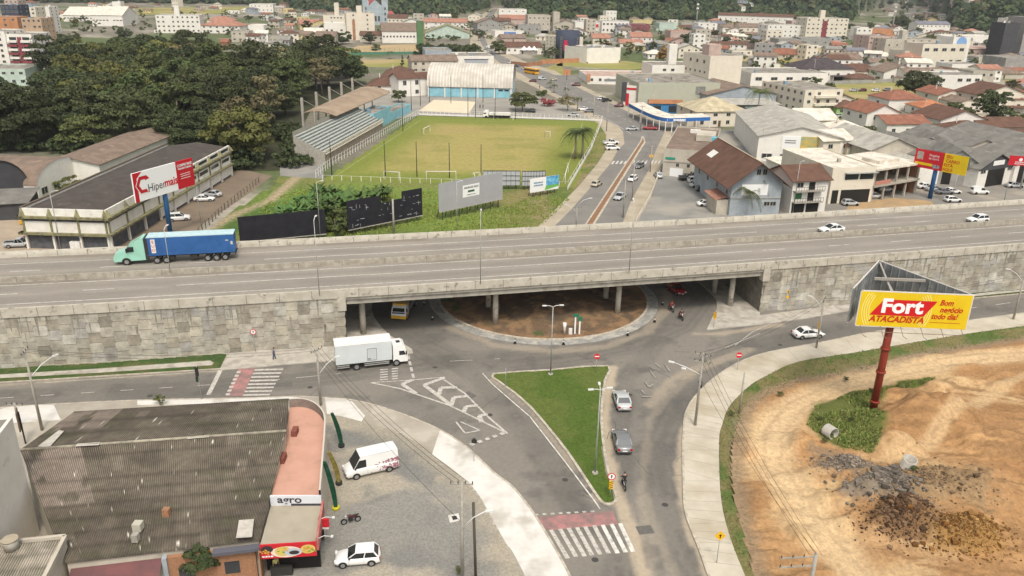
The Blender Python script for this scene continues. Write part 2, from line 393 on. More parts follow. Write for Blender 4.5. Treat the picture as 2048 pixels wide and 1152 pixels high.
# ---------------- left verge, pavements, island ----------------
def grasscol(base,dry,s=4.,lo=.42,hi=.65):
    def f(X,Y): return lerp(const(X,base),dry,sstep(lo,hi,fbm(X,Y,s)))
    return f
GR=painted('grass',fs=4.,amt=.45,bump=.08)
def kerbed(name,px,cf,step,zt=.14,kw=.3,smooth=3,mat=None,world=None):
    q=world or [tuple(v) for v in gp(px,0,smooth)]
    c=Vector((sum(p[0] for p in q)/len(q),sum(p[1] for p in q)/len(q)))
    mb=MB(); n=len(q); A=sum(q[i][0]*q[(i+1)%n][1]-q[(i+1)%n][0]*q[i][1] for i in range(n)); sg=1 if A>0 else -1
    inn=[]
    for i in range(n):
        a,b=Vector(q[i-1]),Vector(q[(i+1)%n]); t=(b-a).normalized(); inn.append(Vector(q[i])+Vector((-t.y,t.x))*kw*sg)
    for i in range(n):
        j=(i+1)%n; a,b,d,e=q[i],q[j],inn[j],inn[i]
        mb.face([(*a,0),(*b,0),(*b,zt),(*a,zt)]); mb.face([(*a,zt),(*b,zt),(*d,zt),(*e,zt)]); mb.face([(*e,zt),(*d,zt),(*d,0),(*e,0)])
    tag(mb.build('kerb',KERB),kind='structure')
    flat(name,None,zt-.03,mat or GR,world=inn) if cf is None else grid(name,[tuple(p) for p in inn],step,None,cf,GR,z=zt-.03)
    return q
isl=[(985,748),(1100,740),(1216,731.5),(1213,760),(1207,800),(1206,850),(1212,905),(1222,955),(1233,985),(1236,1000),(1226,1010),(1208,1010),(1194,998),(1170,962),(1132,905),(1098,862),(1060,817),(1024,785),(998,766)]
kerbed('grass_island',isl,grasscol((.072,.115,.018),(.1,.13,.028),3.),.35,smooth=2)
kerbed('grass_verge',[(-90,741),(200,726),(440,708),(457,709),(441,739),(200,754),(-90,772)],grasscol((.045,.085,.02),(.09,.1,.035),1.5),.35,smooth=0,kw=.15)
slab('path',[(-90,757),(0,751),(200,739),(420,723),(428,727),(424,732),(200,747),(0,758),(-90,764)],.05,.15,CONC)
kerbed('grass_verge',[(1668,609),(1700,612),(1860,594),(2130,566),(2130,580),(1860,606),(1705,625),(1672,617)],grasscol((.045,.075,.02),(.08,.09,.035),1.5),.4,smooth=0,kw=.15)
slab('path',[(1690,617),(1860,599),(2130,572),(2130,575),(1860,603),(1700,621)],.05,.15,CONC)
# pavement at the foot of the left wall running under the bridge
pvl=W2([(440,741),(457,708),(512,703),(697,692)])+[tuple(D(-.4,2)[:2]),tuple(D(-.6,26)[:2])]+W2([(752,575),(745,598),(743,618),(749,637),(764,657),(781,673),(805,687),(824,700),(826,707),(809,711),(669,723),(560,731),(512,736)])
slab('pavement',None,0,.14,CONC,world=[Vector(p) for p in pvl])
pvr=W2([(1413,661),(1424,637),(1434,618),(1432,600),(1418,583),(1396,566),(1370,556),(1330,548)])+[tuple(D(62.6,26)[:2]),tuple(D(62.4,0)[:2])]+W2([(1520,632),(1668,612),(1700,609),(1700,622),(1600,640),(1500,652)])
slab('pavement',None,0,.14,CONC,world=[Vector(p) for p in pvr])
# right pavement, grass strip
rk=[(1425,1175),(1399,1101),(1384,1064),(1370,1021),(1367,964),(1366,900),(1367,864),(1369,838),(1374,821),(1389,796),(1424,761),(1474,728),(1536,706),(1658,683),(1761,663),(1946,641),(2048,627),(2130,616)]
ro=[(2130,641),(2048,653),(1911,672),(1711,706),(1598,724),(1536,751),(1499,773),(1459,813),(1444,851),(1438,880),(1439,964),(1446,1026),(1464,1089),(1489,1152),(1497,1175)]
def curve(px,k=3): return [Vector(p) for p in cat_rom([Vector(G(a,b)[:2]) for a,b in px],k,False)]
rkw,row=curve(rk),curve(ro)
PVM=pm('pavement_cream',(.5,.455,.37),(.42,.375,.295),scale=.35,bump=.006,c3=(.36,.31,.22),s3=.15,f3=(.5,.7))
slab('pavement',None,0,.13,PVM,world=rkw+row)
mb=MB(); line_strip(mb,rkw,.22,.155); tag(mb.build('kerb',KERB),kind='structure')
mb=MB()
jt=pm('joint',(.2,.18,.15))
for i in range(2,len(rkw)-2,1):
    a=rkw[i]; j=min(range(len(row)),key=lambda k:(row[k]-a).length); b=row[j]
    line_strip(mb,[a+(b-a)*.06,a+(b-a)*.97],.035,.1325)
tag(mb.build('pavement_joint',jt),kind='structure')
gs=[(1508,1175),(1500,1120),(1480,1050),(1466,990),(1462,930),(1468,870),(1490,815),(1521,785),(1598,757),(1686,744),(1761,728),(1836,711),(1936,693),(2048,676),(2130,664)]
gsf=[(1575,1175),(1556,1130),(1530,1076),(1516,1026),(1500,964),(1484,905),(1490,850),(1515,810),(1545,788),(1598,768),(1686,752),(1761,734),(1836,716),(1936,697),(2048,681),(2130,668)]
gw=row[::-1]
gpoly=[tuple(v) for v in row]+[tuple(v) for v in curve(gsf)]
def gstrip(X,Y):
    c=lerp(const(X,(.085,.125,.03)),(.17,.15,.06),sstep(.38,.62,fbm(X,Y,3.)))
    d=dpoly(X,Y,W2(gsf)); c=lerp(c,(.24,.185,.12),(1-sstep(.3,2.2,d))*sstep(.3,.6,fbm(X+9,Y,1.3)))
    return c
grid('grass_strip',gpoly,.35,lambda X,Y:.10*fbm(X,Y,1.)+.05,gstrip,GR)
# dirt lot
dpolyw=W2([(2130,655)])+[tuple(v) for v in curve(gs)][::-1][1:]+W2([(1505,1200),(2200,1200),(2300,800)])
track=W2([(2150,705),(1960,718),(1800,745),(1680,775),(1590,815),(1545,870),(1545,930),(1590,1000),(1640,1070),(1700,1140),(1760,1200)])
track2=W2([(2100,735),(1990,790),(1900,850),(1850,900)])
gp1=W2([(1612,855),(1630,815),(1700,790),(1790,780),(1740,825),(1765,850),(1755,905),(1740,915),(1690,900),(1640,880)])
gp2=W2([(1800,770),(1870,760),(1860,770),(1760,800)])
mounds=[((1690,945),2.6,.9),((1760,1003),3.,1.1),((1850,985),4.5,.9),((1800,1055),2.6,1.5),((1930,1085),2.8,1.0),((1720,1010),2.,.6),((1830,850),5,1.2),((1960,960),5,.6)]
def dirtz(X,Y):
    z=.12+.3*fbm(X,Y,4.)+.9*sstep(.5,.62,fbm(X*.6+40,Y*1.2+7,7.))+.25*fbm(X+5,Y,1.)
    for (a,b),r,h in mounds+[((1890,830),4.,.8),((1990,900),5.,.9),((1990,1010),5.,.8),((1780,900),3.,.7)]:
        g=G(a,b); d=np.hypot((X-g.x)/1.5,(Y-g.y))/r; z=z+1.7*h*(1-sstep(0,1,d+.35*(fbm(X,Y,1.2)-.5)))
    d=dpoly(X,Y,track); z=z*(1-.6*(1-sstep(1.2,2.6,d)))
    e=dpoly(X,Y,W2(gs)); return z*(.3+.7*sstep(0,3,e))
def dirtc(X,Y):
    c=lerp(const(X,(.52,.33,.165)),(.40,.245,.12),sstep(.38,.62,fbm(X*.7,Y*1.6,5.)))
    c=lerp(c,(.58,.43,.25),sstep(.5,.7,fbm(X+99,Y,8.)))
    # tyre ruts running away to the right
    c=lerp(c,(.27,.165,.08),.75*sstep(.5,.62,fbm(X*.22+Y*.06,Y*2.4+X*.55,1.5))*sstep(2,6,dpoly(X,Y,track)))
    c=lerp(c,(.36,.2,.09),.45*sstep(.52,.66,fbm(X+200,Y+31,3.2)))
    d=dpoly(X,Y,track); c=lerp(c,(.66,.52,.33),(1-sstep(1.0,3.2,d+1.*(fbm(X,Y,2.)-.5)))*.9)
    c=lerp(c,(.6,.46,.28),.7*(1-sstep(.5,1.3,dpoly(X,Y,track2))))
    # wheel tracks on the haul road
    c=lerp(c,(.45,.33,.2),.4*(1-sstep(.1,.35,abs(d-.9))))
    e=dpoly(X,Y,W2(gs)); c=lerp(c,(.3,.24,.17),.8*(1-sstep(.5,2.,e+1.2*(fbm(X,Y,1.)-.5))))
    for q in(gp1,gp2):
        s=sdist(X,Y,q)+2.*(fbm(X,Y,2.)-.5); c=lerp(c,(.12,.15,.04),1-sstep(-.5,.6,s))
    for (a,b),r,h,col in[((1690,945),2.4,1,(.25,.2,.15)),((1765,1000),2.8,1,(.21,.195,.175)),((1850,985),5.2,1,(.32,.235,.14)),((1800,1060),2.5,1,(.2,.125,.065)),((1930,1088),2.6,1,(.33,.2,.07)),((1640,910),1.5,1,(.3,.22,.14)),((1720,1008),1.6,1,(.26,.23,.19))]:
        g=G(a,b); dd=np.hypot((X-g.x)/1.5,(Y-g.y))/r; c=lerp(c,col,.9*(1-sstep(.6,1.,dd+.9*(fbm(X,Y,1.2)-.5))))
    return c*np.array((.80,.74,.67))
grid('dirt_lot',dpolyw,.3,dirtz,dirtc,painted('dirt',fs=2.5,amt=.3,bump=.07))
def zdirt(x,y): return float(dirtz(np.array([x]),np.array([y]))[0])
# ---------------- left lot ----------------
le=[(-90,823),(0,817),(88,811),(275,802),(512,797),(587,794),(637,796),(687,799),(727,806),(762,815),(812,832),(882,862),(937,899),(987,946),(1024,974),(1061,1019),(1094,1071),(1119,1114),(1139,1152),(1150,1175)]
lew=curve(le)
slab('pavement',None,0,.12,pm('slab_beige',(.36,.33,.275),(.3,.27,.22),scale=.4,bump=.01,c3=(.42,.385,.32),s3=.2),world=lew+[Vector(G(-300,1260)[:2]),Vector(G(-300,830)[:2])])
mb=MB(); line_strip(mb,lew,.2,.14); tag(mb.build('kerb',KERB),kind='structure')
lin=[(654,828),(700,838),(745,850),(800,868),(850,896),(874,912),(912,948),(952,986),(987,1046),(1012,1090),(1030,1125),(1049,1152),(1060,1180)]
def lotc(X,Y):
    c=lerp(const(X,(.235,.225,.2)),(.19,.185,.17),sstep(.4,.6,fbm(X,Y,6.)))
    c=lerp(c,(.36,.32,.25),.8*sstep(.5,.66,fbm(X+31,Y,4.5)))
    d=dpoly(X,Y,W2(lin)); c=lerp(c,(.34,.3,.23),.7*(1-sstep(.5,3.,d+2*(fbm(X,Y,2.)-.5))))
    return c
lotw=[tuple(v) for v in curve(lin)]+W2([(300,1180),(300,900),(640,850)])
grid('gravel_lot',lotw,.35,None,lotc,painted('gravel',fs=5.,amt=.3,bump=.04),z=.126)
for q in([(650,797),(687,799),(706,806),(730,833),(723,845),(690,836),(654,829)],[(-40,832),(25,814),(108,811.5),(122,842),(28,848),(-40,850)]): slab('pavement',q,.05,.137,CONW)
i0=[i for i in range(len(lew)) if i%3==0]
k0=min(range(len(lew)),key=lambda i:(lew[i]-Vector(G(882,862)[:2])).length)
slab('pavement',None,.05,.139,CONW,world=[lew[i]-Vector((.12,.05)) for i in range(k0,len(lew))]+curve([(1060,1180),(1049,1152),(1024,1104),(1012,1089),(987,1044),(952,984),(912,946),(864,911)]))
slab('pavement',[(275,803),(500,798.5),(575,795.5),(600,797),(600,806),(275,812)],.05,.137,CONW)
slab('manhole_surround',[(896,1033),(917,1029),(920,1043),(900,1048)],.1,.15,CONW)
slab('manhole',[(903,1035),(913,1034),(915,1041),(906,1043)],.1,.155,pm('dark_iron',(.03,.03,.03)))
# ---------------- roundabout ----------------
ctr=Vector((5.,119.6))
def ring(r,n=96): return [Vector((ctr.x+r*math.cos(i*2*math.pi/n),ctr.y+r*math.sin(i*2*math.pi/n))) for i in range(n)]
slab('roundabout_apron',None,0,.1,pm('apron_concrete',(.33,.325,.3),(.22,.215,.2),scale=.8,bump=.02,c3=(.4,.38,.33),s3=.5),world=ring(18.3))
o_,i_=ring(16.9),ring(16.55); mb=MB()
for i in range(96):
    j=(i+1)%96; a,b,c,d=o_[i],o_[j],i_[j],i_[i]
    mb.face([(*a,.1),(*b,.1),(*b,.28),(*a,.28)]); mb.face([(*a,.28),(*b,.28),(*c,.28),(*d,.28)])
tag(mb.build('kerb',KERB),kind='structure')
def islc(X,Y):
    c=lerp(const(X,(.15,.1,.062)),(.1,.075,.05),sstep(.4,.6,fbm(X,Y,3.)))
    c=lerp(c,(.27,.17,.09),sstep(.52,.68,fbm(X+7,Y,1.2))*.8)
    r=np.hypot(X-ctr.x,Y-ctr.y); c=lerp(c,(.3,.17,.085),.8*sstep(14.3,16.3,r)*sstep(.3,.6,fbm(X,Y+3,2.)))
    return lerp(c,(.07,.1,.03),sstep(13.5,15,r)*sstep(.62,.7,fbm(X+77,Y,3.)))
grid('roundabout_island',[tuple(v) for v in ring(16.5)],.3,lambda X,Y:.18+.9*(1-sstep(3,15.5,np.hypot(X-ctr.x,Y-ctr.y)))+.12*fbm(X,Y,.8),islc,painted('leaf_litter',fs=6.,amt=.45,bump=.08))
# ---------------- viaduct ----------------
CV=pm('viaduct_concrete',(.48,.45,.38),(.39,.36,.295),scale=.7,bump=.01,c3=(.2,.185,.15),s3=1.3,f3=(.58,.7))
CVD=pm('joint_dark',(.1,.09,.075)); CVG=pm('girder_concrete',(.36,.34,.29),(.3,.28,.24),scale=.5,c3=(.25,.23,.19),s3=.8)
def extr(prof,s0,s1,step=3.,m=0,mb=None,cap=True,sm=False):
    mb=mb or MB(); n=max(1,int(abs(s1-s0)/step)); k=len(prof); V=[]
    for i in range(n+1):
        s=s0+(s1-s0)*i/n; V+=[D(s,a,b) for a,b in prof]
    Fc=[(i*k+j,i*k+(j+1)%k,(i+1)*k+(j+1)%k,(i+1)*k+j) for i in range(n) for j in range(k)]
    if cap: Fc+=[tuple(range(k))[::-1],tuple(range(n*k,n*k+k))]
    return mb.raw(V,Fc,m)
S0,S1,SA,SB=-95,190,-.5,62.3
def deckc(X,Y):
    s=X*CS+Y*SN; t=-X*SN+Y*CS-(102.9+.00019*(s-3)**2)
    c=lerp(const(X,(.27,.245,.21)),(.23,.21,.18),sstep(.4,.6,fbm(s*.25,t*1.5,2.)))
    for a in(5.5,9.2,14.6,18.4): c=lerp(c,(.19,.175,.152),.5*(1-sstep(.3,1.5,abs(t-a))))
    for a,b in((.4,2.2),(11.2,12.),(12.6,13.3),(22,23.2)): c=lerp(c,(.15,.13,.1),.55*sstep(a-.3,a+.2,t)*(1-sstep(b-.3,b+.3,t))*sstep(.35,.6,fbm(s,t,5.)))
    return c
ss=np.linspace(S0,S1,300); tt=np.linspace(.1,23.4,50); SS,TT=np.meshgrid(ss,tt,indexing='ij'); T_=102.9+.00019*(SS-3)**2+TT
X=SS*CS-T_*SN; Y=SS*SN+T_*CS; n1,n2=X.shape; idx=np.arange(n1*n2).reshape(n1,n2)
Q=np.stack([idx[:-1,:-1],idx[1:,:-1],idx[1:,1:],idx[:-1,1:]],-1).reshape(-1,4)
npmesh('highway',np.stack([X,Y,np.full(X.shape,ZD)],-1).reshape(-1,3),Q,painted('highway_asphalt',fs=2.,amt=.08,bump=.01),deckc(X,Y).reshape(-1,3),kind='structure')
mb=MB()
def dl(dt,s0,s1,dash=None,w=.15,m=0): line_strip(mb,[D(s0+(s1-s0)*i/80,dt) for i in range(81)],w,ZD+.015,m,dash)
dl(3.7,S0,S1); dl(10.9,S0,S1); dl(16.8,-12,66,None); dl(20.2,S0,S1,None,.13); dl(7.5,-20,64); dl(7.5,S0,-20,(4,8)); dl(7.5,66,S1,(4,8)); dl(16.8,S0,-12,(4,8)); dl(16.8,66,S1,(4,8)); dl(13.2,S0,S1)
tag(mb.build('highway_markings',MK),kind='structure')
via=empty('viaduct',D(30,11),0,'long concrete road viaduct on round piers crossing over the roundabout','viaduct')
via.location=(0,0,0)
def pt(name,mb,m,parent=via): return mb.build(name,m,parent)
pt('deck',extr([(0,7.38),(23.6,7.38),(23.6,6.7),(0,6.7)],SA,SB),CVG)
def parapet(a,b,zb,zt,s0,s1,par_,tilt=.0,name='parapet',jt=4.,m=CV,outer=-1):
    mb=extr([(a,zb),(a,zt),(b,zt),(b+tilt,zt-.45),(b+tilt*1.6,zb)],s0,s1)
    s=s0+jt/2
    while s<s1:
        for dt in(a-.004,b+tilt*1.6+.004):
            p,q=D(s,dt,zb),D(s+.06,dt,zb)
            mb.face([p,q,(q.x,q.y,zt-.01),(p.x,p.y,zt-.01)],1)
        s+=jt
    return mb.build(name,[m,CVD],par_)
for i in range(5): # girders with their bottom flange
    a=.25+i*5.6; pt('girder',extr([(a,6.7),(a+.6,6.7),(a+.6,5.95),(a,5.95)],SA+.3,SB-.3),CVG)
parapet(-.15,.2,7.1,8.3,SA,SB,via,.12); parapet(23.75,23.4,7.1,8.3,SA,SB,via,-.12)
for s in(1.9,21.1,40.1,58.9):
    pt('pier_cap',extr([(2.2,5.95),(21.9,5.95),(21.9,5.55),(2.2,5.55)],s-.45,s+.45),CVG)
    for dt in(3.1,8.8,14.5,20.2):
        p=D(s,dt); pt('pier',MB().tube([(p.x,p.y,0),(p.x,p.y,5.6)],.42,0,14),CV)
for s0,s1 in((SA-.9,SA+.25),(SB-.25,SB+.9)): pt('end_block',extr([(-.25,8.0),(.9,8.0),(.9,5.2),(-.25,5.2)],s0,s1),CV)
# retaining walls of stone-like panels
PNL=painted('wall_panel',fs=.9,amt=.36,bump=.025)
def retwall(s0,s1,label,seed):
    rw=random.Random(seed); root=empty('retaining_wall',(0,0,0),0,label,'wall',None)
    # body
    extr([(.02,0),(.02,7.1),(.4,7.36),(23.1,7.36),(23.4,7.1),(23.4,0)],s0,s1).build('fill',pm('wall_backing',(.2,.185,.15),(.13,.12,.1),scale=1.),root)
    V=[];Fq=[];C=[]
    w,h=1.55,1.42; ncol=int((s1-s0)/w)+1
    pal=[(.37,.35,.3),(.41,.39,.335),(.34,.32,.275),(.30,.275,.225),(.27,.245,.2),(.46,.45,.41),(.35,.345,.33),(.2,.185,.155),(.43,.4,.33),(.3,.29,.27)]
    wt=[18,16,16,8,6,9,9,3,9,6]
    for c in range(ncol):
        x0=s0+c*w; off=-.5*h if c%2 else 0
        for r in range(7):
            z0=off+r*h+rw.uniform(-.12,.12)*0; z1=z0+h; g=.03
            if z1<.05 or z0>7.1: continue
            z0=max(z0,.0); z1=min(z1,7.1); m_=(z0+z1)/2; ch=.16
            x1=min(x0+w,s1)
            poly=[(x0+ch+g-.08,z0+g),(x1-ch-g+.08,z0+g),(x1-g+.08,m_-.25*(z1-z0)),(x1-g+.08,m_+.25*(z1-z0)),(x1-ch-g+.08,z1-g),(x0+ch+g-.08,z1-g),(x0+g-.08,m_+.25*(z1-z0)),(x0+g-.08,m_-.25*(z1-z0))]
            b=len(V); d_=-.045-rw.random()*.02; col=np.array(rw.choices(pal,wt)[0])*.8+np.array((.365,.34,.29))*.2; col=col*np.array((.93,.92,.89)); col=col*rw.uniform(.94,1.06)
            if rw.random()<.008: col=np.array((.42,.31,.16))
            V+=[tuple(D(a,d_,z)) for a,z in poly]+[tuple(D(a,0.01,z)) for a,z in poly]
            Fq+=[(b,b+1,b+2,b+3),(b+4,b+5,b+6,b+7),(b,b+3,b+4,b+7)]+[(b+i,b+8+i,b+8+(i+1)%8,b+(i+1)%8) for i in range(8)]
            C+=[col]*11
    st=MB()
    for _ in range(int((s1-s0)*1.1)):
        a=rw.uniform(s0,s1-1); w0=rw.uniform(.08,.5); zt=rw.choice([7.05,7.05,rw.uniform(3,7)]); zb=max(.1,zt-rw.uniform(.6,4)); p,q_=D(a,-.075),D(a+w0,-.075); c_=D(a+w0*.5,-.075); st.face([(p.x,p.y,zt),(c_.x,c_.y,zb),(q_.x,q_.y,zt)])
    st.build('water_stain',pm('stain_dark',(.19,.175,.14),(.28,.26,.215),scale=2.5),root)
    npmesh('stone_panel',V,Fq,PNL,np.array(C),face=True,parent=root,smooth=False)
    parapet(-.2,.2,7.05,8.3,s0,s1,root,.15,'coping',4.2); parapet(23.7,23.35,7.05,8.3,s0,s1,root,-.15,'coping',4.2)
    return root
retwall(S0,SA-.0,'high panelled retaining wall of mottled grey stone slabs left of the bridge opening',1)
retwall(SB,S1,'high panelled retaining wall of mottled grey stone slabs right of the bridge opening',2)
mb=extr([(12.0,ZD),(12.08,8.2),(12.42,8.2),(12.5,ZD)],S0,S1)
s=S0
while s<S1:
    p,q=D(s,11.985,ZD),D(s+.06,11.985,ZD); p2,q2=D(s,12.07,8.2),D(s+.06,12.07,8.2); mb.face([p,q,q2,p2],1); s+=6.3
tag(mb.build('median_barrier',[pm('barrier_concrete',(.36,.335,.275),(.25,.225,.18),scale=1.2,bump=.01),CVD]),'long low concrete barrier dividing the two carriageways of the viaduct','barrier')
# ---------------- people ----------------
def skin(name,joints,edges,m,parent,sub=1):
    me=bpy.data.meshes.new(name); me.from_pydata([j[:3] for j in joints],edges,[]); o=bpy.data.objects.new(name,me); COL.objects.link(o)
    md=o.modifiers.new('s','SKIN'); sv=me.skin_vertices[0].data
    for i,j in enumerate(joints): sv[i].radius=(j[3],j[3] if len(j)<5 else j[4])
    sv[0].use_root=True
    o.modifiers.new('u','SUBSURF').levels=sub
    me2=bpy.data.meshes.new_from_object(o.evaluated_get(bpy.context.evaluated_depsgraph_get())); o.modifiers.clear(); o.data=me2; me2.name=name
    me2.materials.clear(); me2.materials.append(m)
    for p in me2.polygons: p.use_smooth=True
    if parent: par(o,parent)
    return o
SKN=pm('skin',(.35,.2,.13)); HAIR=pm('hair',(.02,.015,.012))
def cl(name,c): return pm('cloth_'+name,c,tuple(x*.7 for x in c),scale=6)
def person(loc,rz,shirt,trou,label,pose='stand',name='person',helmet=None,group=None):
    root=empty(name,loc,rz,label,'person',group)
    if pose=='ride': # facing +x, seated, hands forward
        hip=(-.1,0,.85); ch=(.12,0,1.32); hd=(.2,0,1.58)
        LJ=lambda s:[(-.05,s*.12,.83,.09),(.28,s*.2,.7,.075),(.1,s*.2,.32,.05),(.22,s*.2,.28,.04)]
        AJ=lambda s:[(.12,s*.2,1.28,.06),(.32,s*.3,1.05,.045),(.55,s*.28,1.05,.035),(.62,s*.27,1.05,.035)]
    elif pose=='sit':
        hip=(0,0,.5); ch=(.06,0,1.0); hd=(.1,0,1.27)
        LJ=lambda s:[(0,s*.1,.5,.09),(.42,s*.12,.5,.07),(.42,s*.12,.08,.045),(.55,s*.12,.05,.04)]
        AJ=lambda s:[(.04,s*.19,.97,.055),(.14,s*.24,.72,.045),(.36,s*.18,.72,.035),(.43,s*.17,.73,.035)]
    else:
        st=.16; hip=(0,0,.92); ch=(.02,0,1.38); hd=(.04,0,1.64)
        LJ=lambda s:[(0,s*.09,.9,.09),(s*st*.7,s*.1,.48,.065),(s*st,s*.1,.08,.045),(s*st+.14,s*.11,.045,.04)]
        AJ=lambda s:[(.0,s*.19,1.36,.055),(-s*.08,s*.24,1.1,.045),(-s*.02+.05,s*.24,.86,.032),(-s*.02+.09,s*.24,.8,.035)]
    mid=tuple((a+b)/2 for a,b in zip(hip,ch))
    J=[(*hip,.13,.1),(*mid,.12,.1),(*ch,.15,.1),((ch[0]*.4+hd[0]*.6),0,(ch[2]*.45+hd[2]*.55),.055),(*hd,.095,.1),(hd[0],0,hd[2]+.09,.08,.09)]
    E=[(0,1),(1,2),(2,3),(3,4),(4,5)]
    for s in(-1,1):
        b=len(J); J+=LJ(s); E+=[(0,b),(b,b+1),(b+1,b+2),(b+2,b+3)]
        b=len(J); J+=AJ(s); E+=[(2,b),(b,b+1),(b+1,b+2),(b+2,b+3)]
    body=skin('body',J,E,SKN,root)
    sj=[(*hip,.15,.12),(*mid,.14,.12),(*ch,.17,.12),(ch[0],0,ch[2]+.07,.1,.09)]; se=[(0,1),(1,2),(2,3)]
    for s in(-1,1):
        a=AJ(s); b=len(sj); sj+=[tuple(a[0][:3])+(.075,),tuple(a[1][:3])+(.06,)]; se+=[(2,b),(b,b+1)]
    skin('shirt',sj,se,shirt,root)
    tj=[(*hip,.16,.125)]; te=[]
    for s in(-1,1):
        a=LJ(s); b=len(tj); tj+=[tuple(a[0][:3])+(.105,),tuple(a[1][:3])+(.085,),tuple(a[2][:3])+(.065,)]; te+=[(0,b),(b,b+1),(b+1,b+2)]
    skin('trousers',tj,te,trou,root)
    m=MB(); nu,nv=10,6; r=.125 if helmet else .108
    V=[(hd[0]-.012+r*math.cos(a)*math.cos(b),r*.95*math.sin(a)*math.cos(b),hd[2]+.045+r*1.1*math.sin(b)) for b in [(-.25+.31*j) for j in range(nv)] for a in [2*math.pi*i/nu for i in range(nu)]]
    Fq=[(j*nu+i,j*nu+(i+1)%nu,(j+1)*nu+(i+1)%nu,(j+1)*nu+i) for j in range(nv-1) for i in range(nu)]+[tuple(range((nv-1)*nu,nv*nu))]
    m.raw(V,Fq,0,True).build('helmet' if helmet else 'hair',helmet or HAIR,root)
    return root
# ---------------- vehicles ----------------
def paint(name,c): return pm('paint_'+name,c,rough=.35,spec=.5,coat=.6)
PC={'white':paint('white',(.75,.75,.73)),'silver':paint('silver',(.42,.43,.43)),'grey':paint('grey',(.16,.165,.17)),'black':paint('black',(.02,.02,.022)),'red':paint('red',(.32,.02,.025)),'maroon':paint('maroon',(.12,.02,.03)),'beige':paint('beige',(.5,.45,.33)),'blue':paint('blue',(.03,.08,.25)),'mint':paint('mint',(.30,.58,.46)),'yellow':paint('yellow',(.7,.4,.03)),'navy':paint('navy',(.03,.04,.12))}
GL=pm('car_glass',(.015,.018,.02),rough=.08,spec=.8); TY=pm('tyre_rubber',(.02,.02,.02),rough=.9); RIM=pm('rim_alloy',(.35,.35,.35),rough=.4,metal=.6); BLK=pm('black_plastic',(.025,.025,.025),rough=.6)
HL=pm('headlight_lens',(.7,.7,.68),rough=.1,spec=.8); TL=pm('taillight_lens',(.35,.01,.01),rough=.2); STEEL=pm('galvanised_steel',(.42,.42,.4),(.33,.33,.31),scale=3,rough=.5,metal=.3)
WT=pm('white_paint_plain',(.72,.71,.68),(.62,.6,.56),scale=2); CHS=pm('chassis_dark',(.035,.033,.03),rough=.7)
KD={ # L,W,H, body stations (x frac of L/2, ztop, width frac), greenhouse (xb0,xb1,xr0,xr1,zb,zr) , closed
 'hatch':(3.9,1.66,1.46,[(-1,.62,.86),(-.97,.9,.95),(-.8,.97,1),(-.3,.94,1),(.36,.92,1),(.62,.86,.97),(.88,.74,.92),(1,.52,.8)],(-.93,.42,-.74,.06,.93,1.46),0),
 'sedan':(4.45,1.76,1.45,[(-1,.6,.86),(-.97,.92,.93),(-.66,.97,1),(-.3,.94,1),(.36,.92,1),(.62,.85,.97),(.9,.72,.92),(1,.5,.8)],(-.72,.42,-.46,.04,.93,1.45),0),
 'suv':(4.3,1.82,1.68,[(-1,.7,.9),(-.97,1.05,.96),(-.8,1.1,1),(-.3,1.07,1),(.4,1.05,1),(.65,1.0,.98),(.9,.88,.94),(1,.6,.85)],(-.95,.46,-.84,.14,1.06,1.68),0),
 'van':(4.4,1.75,1.9,[(-1,.7,.94),(-.99,1.05,.98),(-.8,1.1,1),(-.3,1.08,1),(.4,1.05,1),(.65,.98,.98),(.9,.82,.93),(1,.55,.82)],(-.99,.5,-.96,.16,1.06,1.9),1),
 'bigvan':(5.5,2.0,2.5,[(-1,.8,.96),(-.995,1.2,.99),(-.8,1.25,1),(-.3,1.25,1),(.6,1.22,1),(.78,1.12,.98),(.93,.92,.94),(1,.6,.86)],(-.995,.72,-.97,.44,1.2,2.5),1),
 'pickup':(5.0,1.8,1.75,[(-1,.7,.96),(-.99,1.0,1),(-.8,1.0,1),(-.3,1.0,1),(.4,1.05,1),(.65,1.0,.98),(.9,.88,.94),(1,.6,.85)],(-.22,.46,-.14,.18,1.02,1.72),0)}
def wheel_mesh(r,w):
    k=('wheel',r,w)
    if k in _mc: return _mc[k]
    m=MB(); m.tube([(0,-w/2,0),(0,w/2,0)],r,0,16); o=m.build('wheel',TY); me=o.data; bpy.data.objects.remove(o)
    m=MB()
    for s in(-1,1): m.tube([(0,s*w/2,0),(0,s*(w/2+.012),0)],r*.62,0,12)
    o=m.build('rim',RIM); me2=o.data; bpy.data.objects.remove(o)
    _mc[k]=(me,me2); return _mc[k]
def wheels(root,xs,y,r,w,rim=True):
    me,me2=wheel_mesh(r,w)
    for x in xs:
        for s in(-1,1):
            wo=inst(me,'wheel',root,(x,s*(y-w/2),r))
            if rim: inst(me2,'rim',wo)
_veh={}
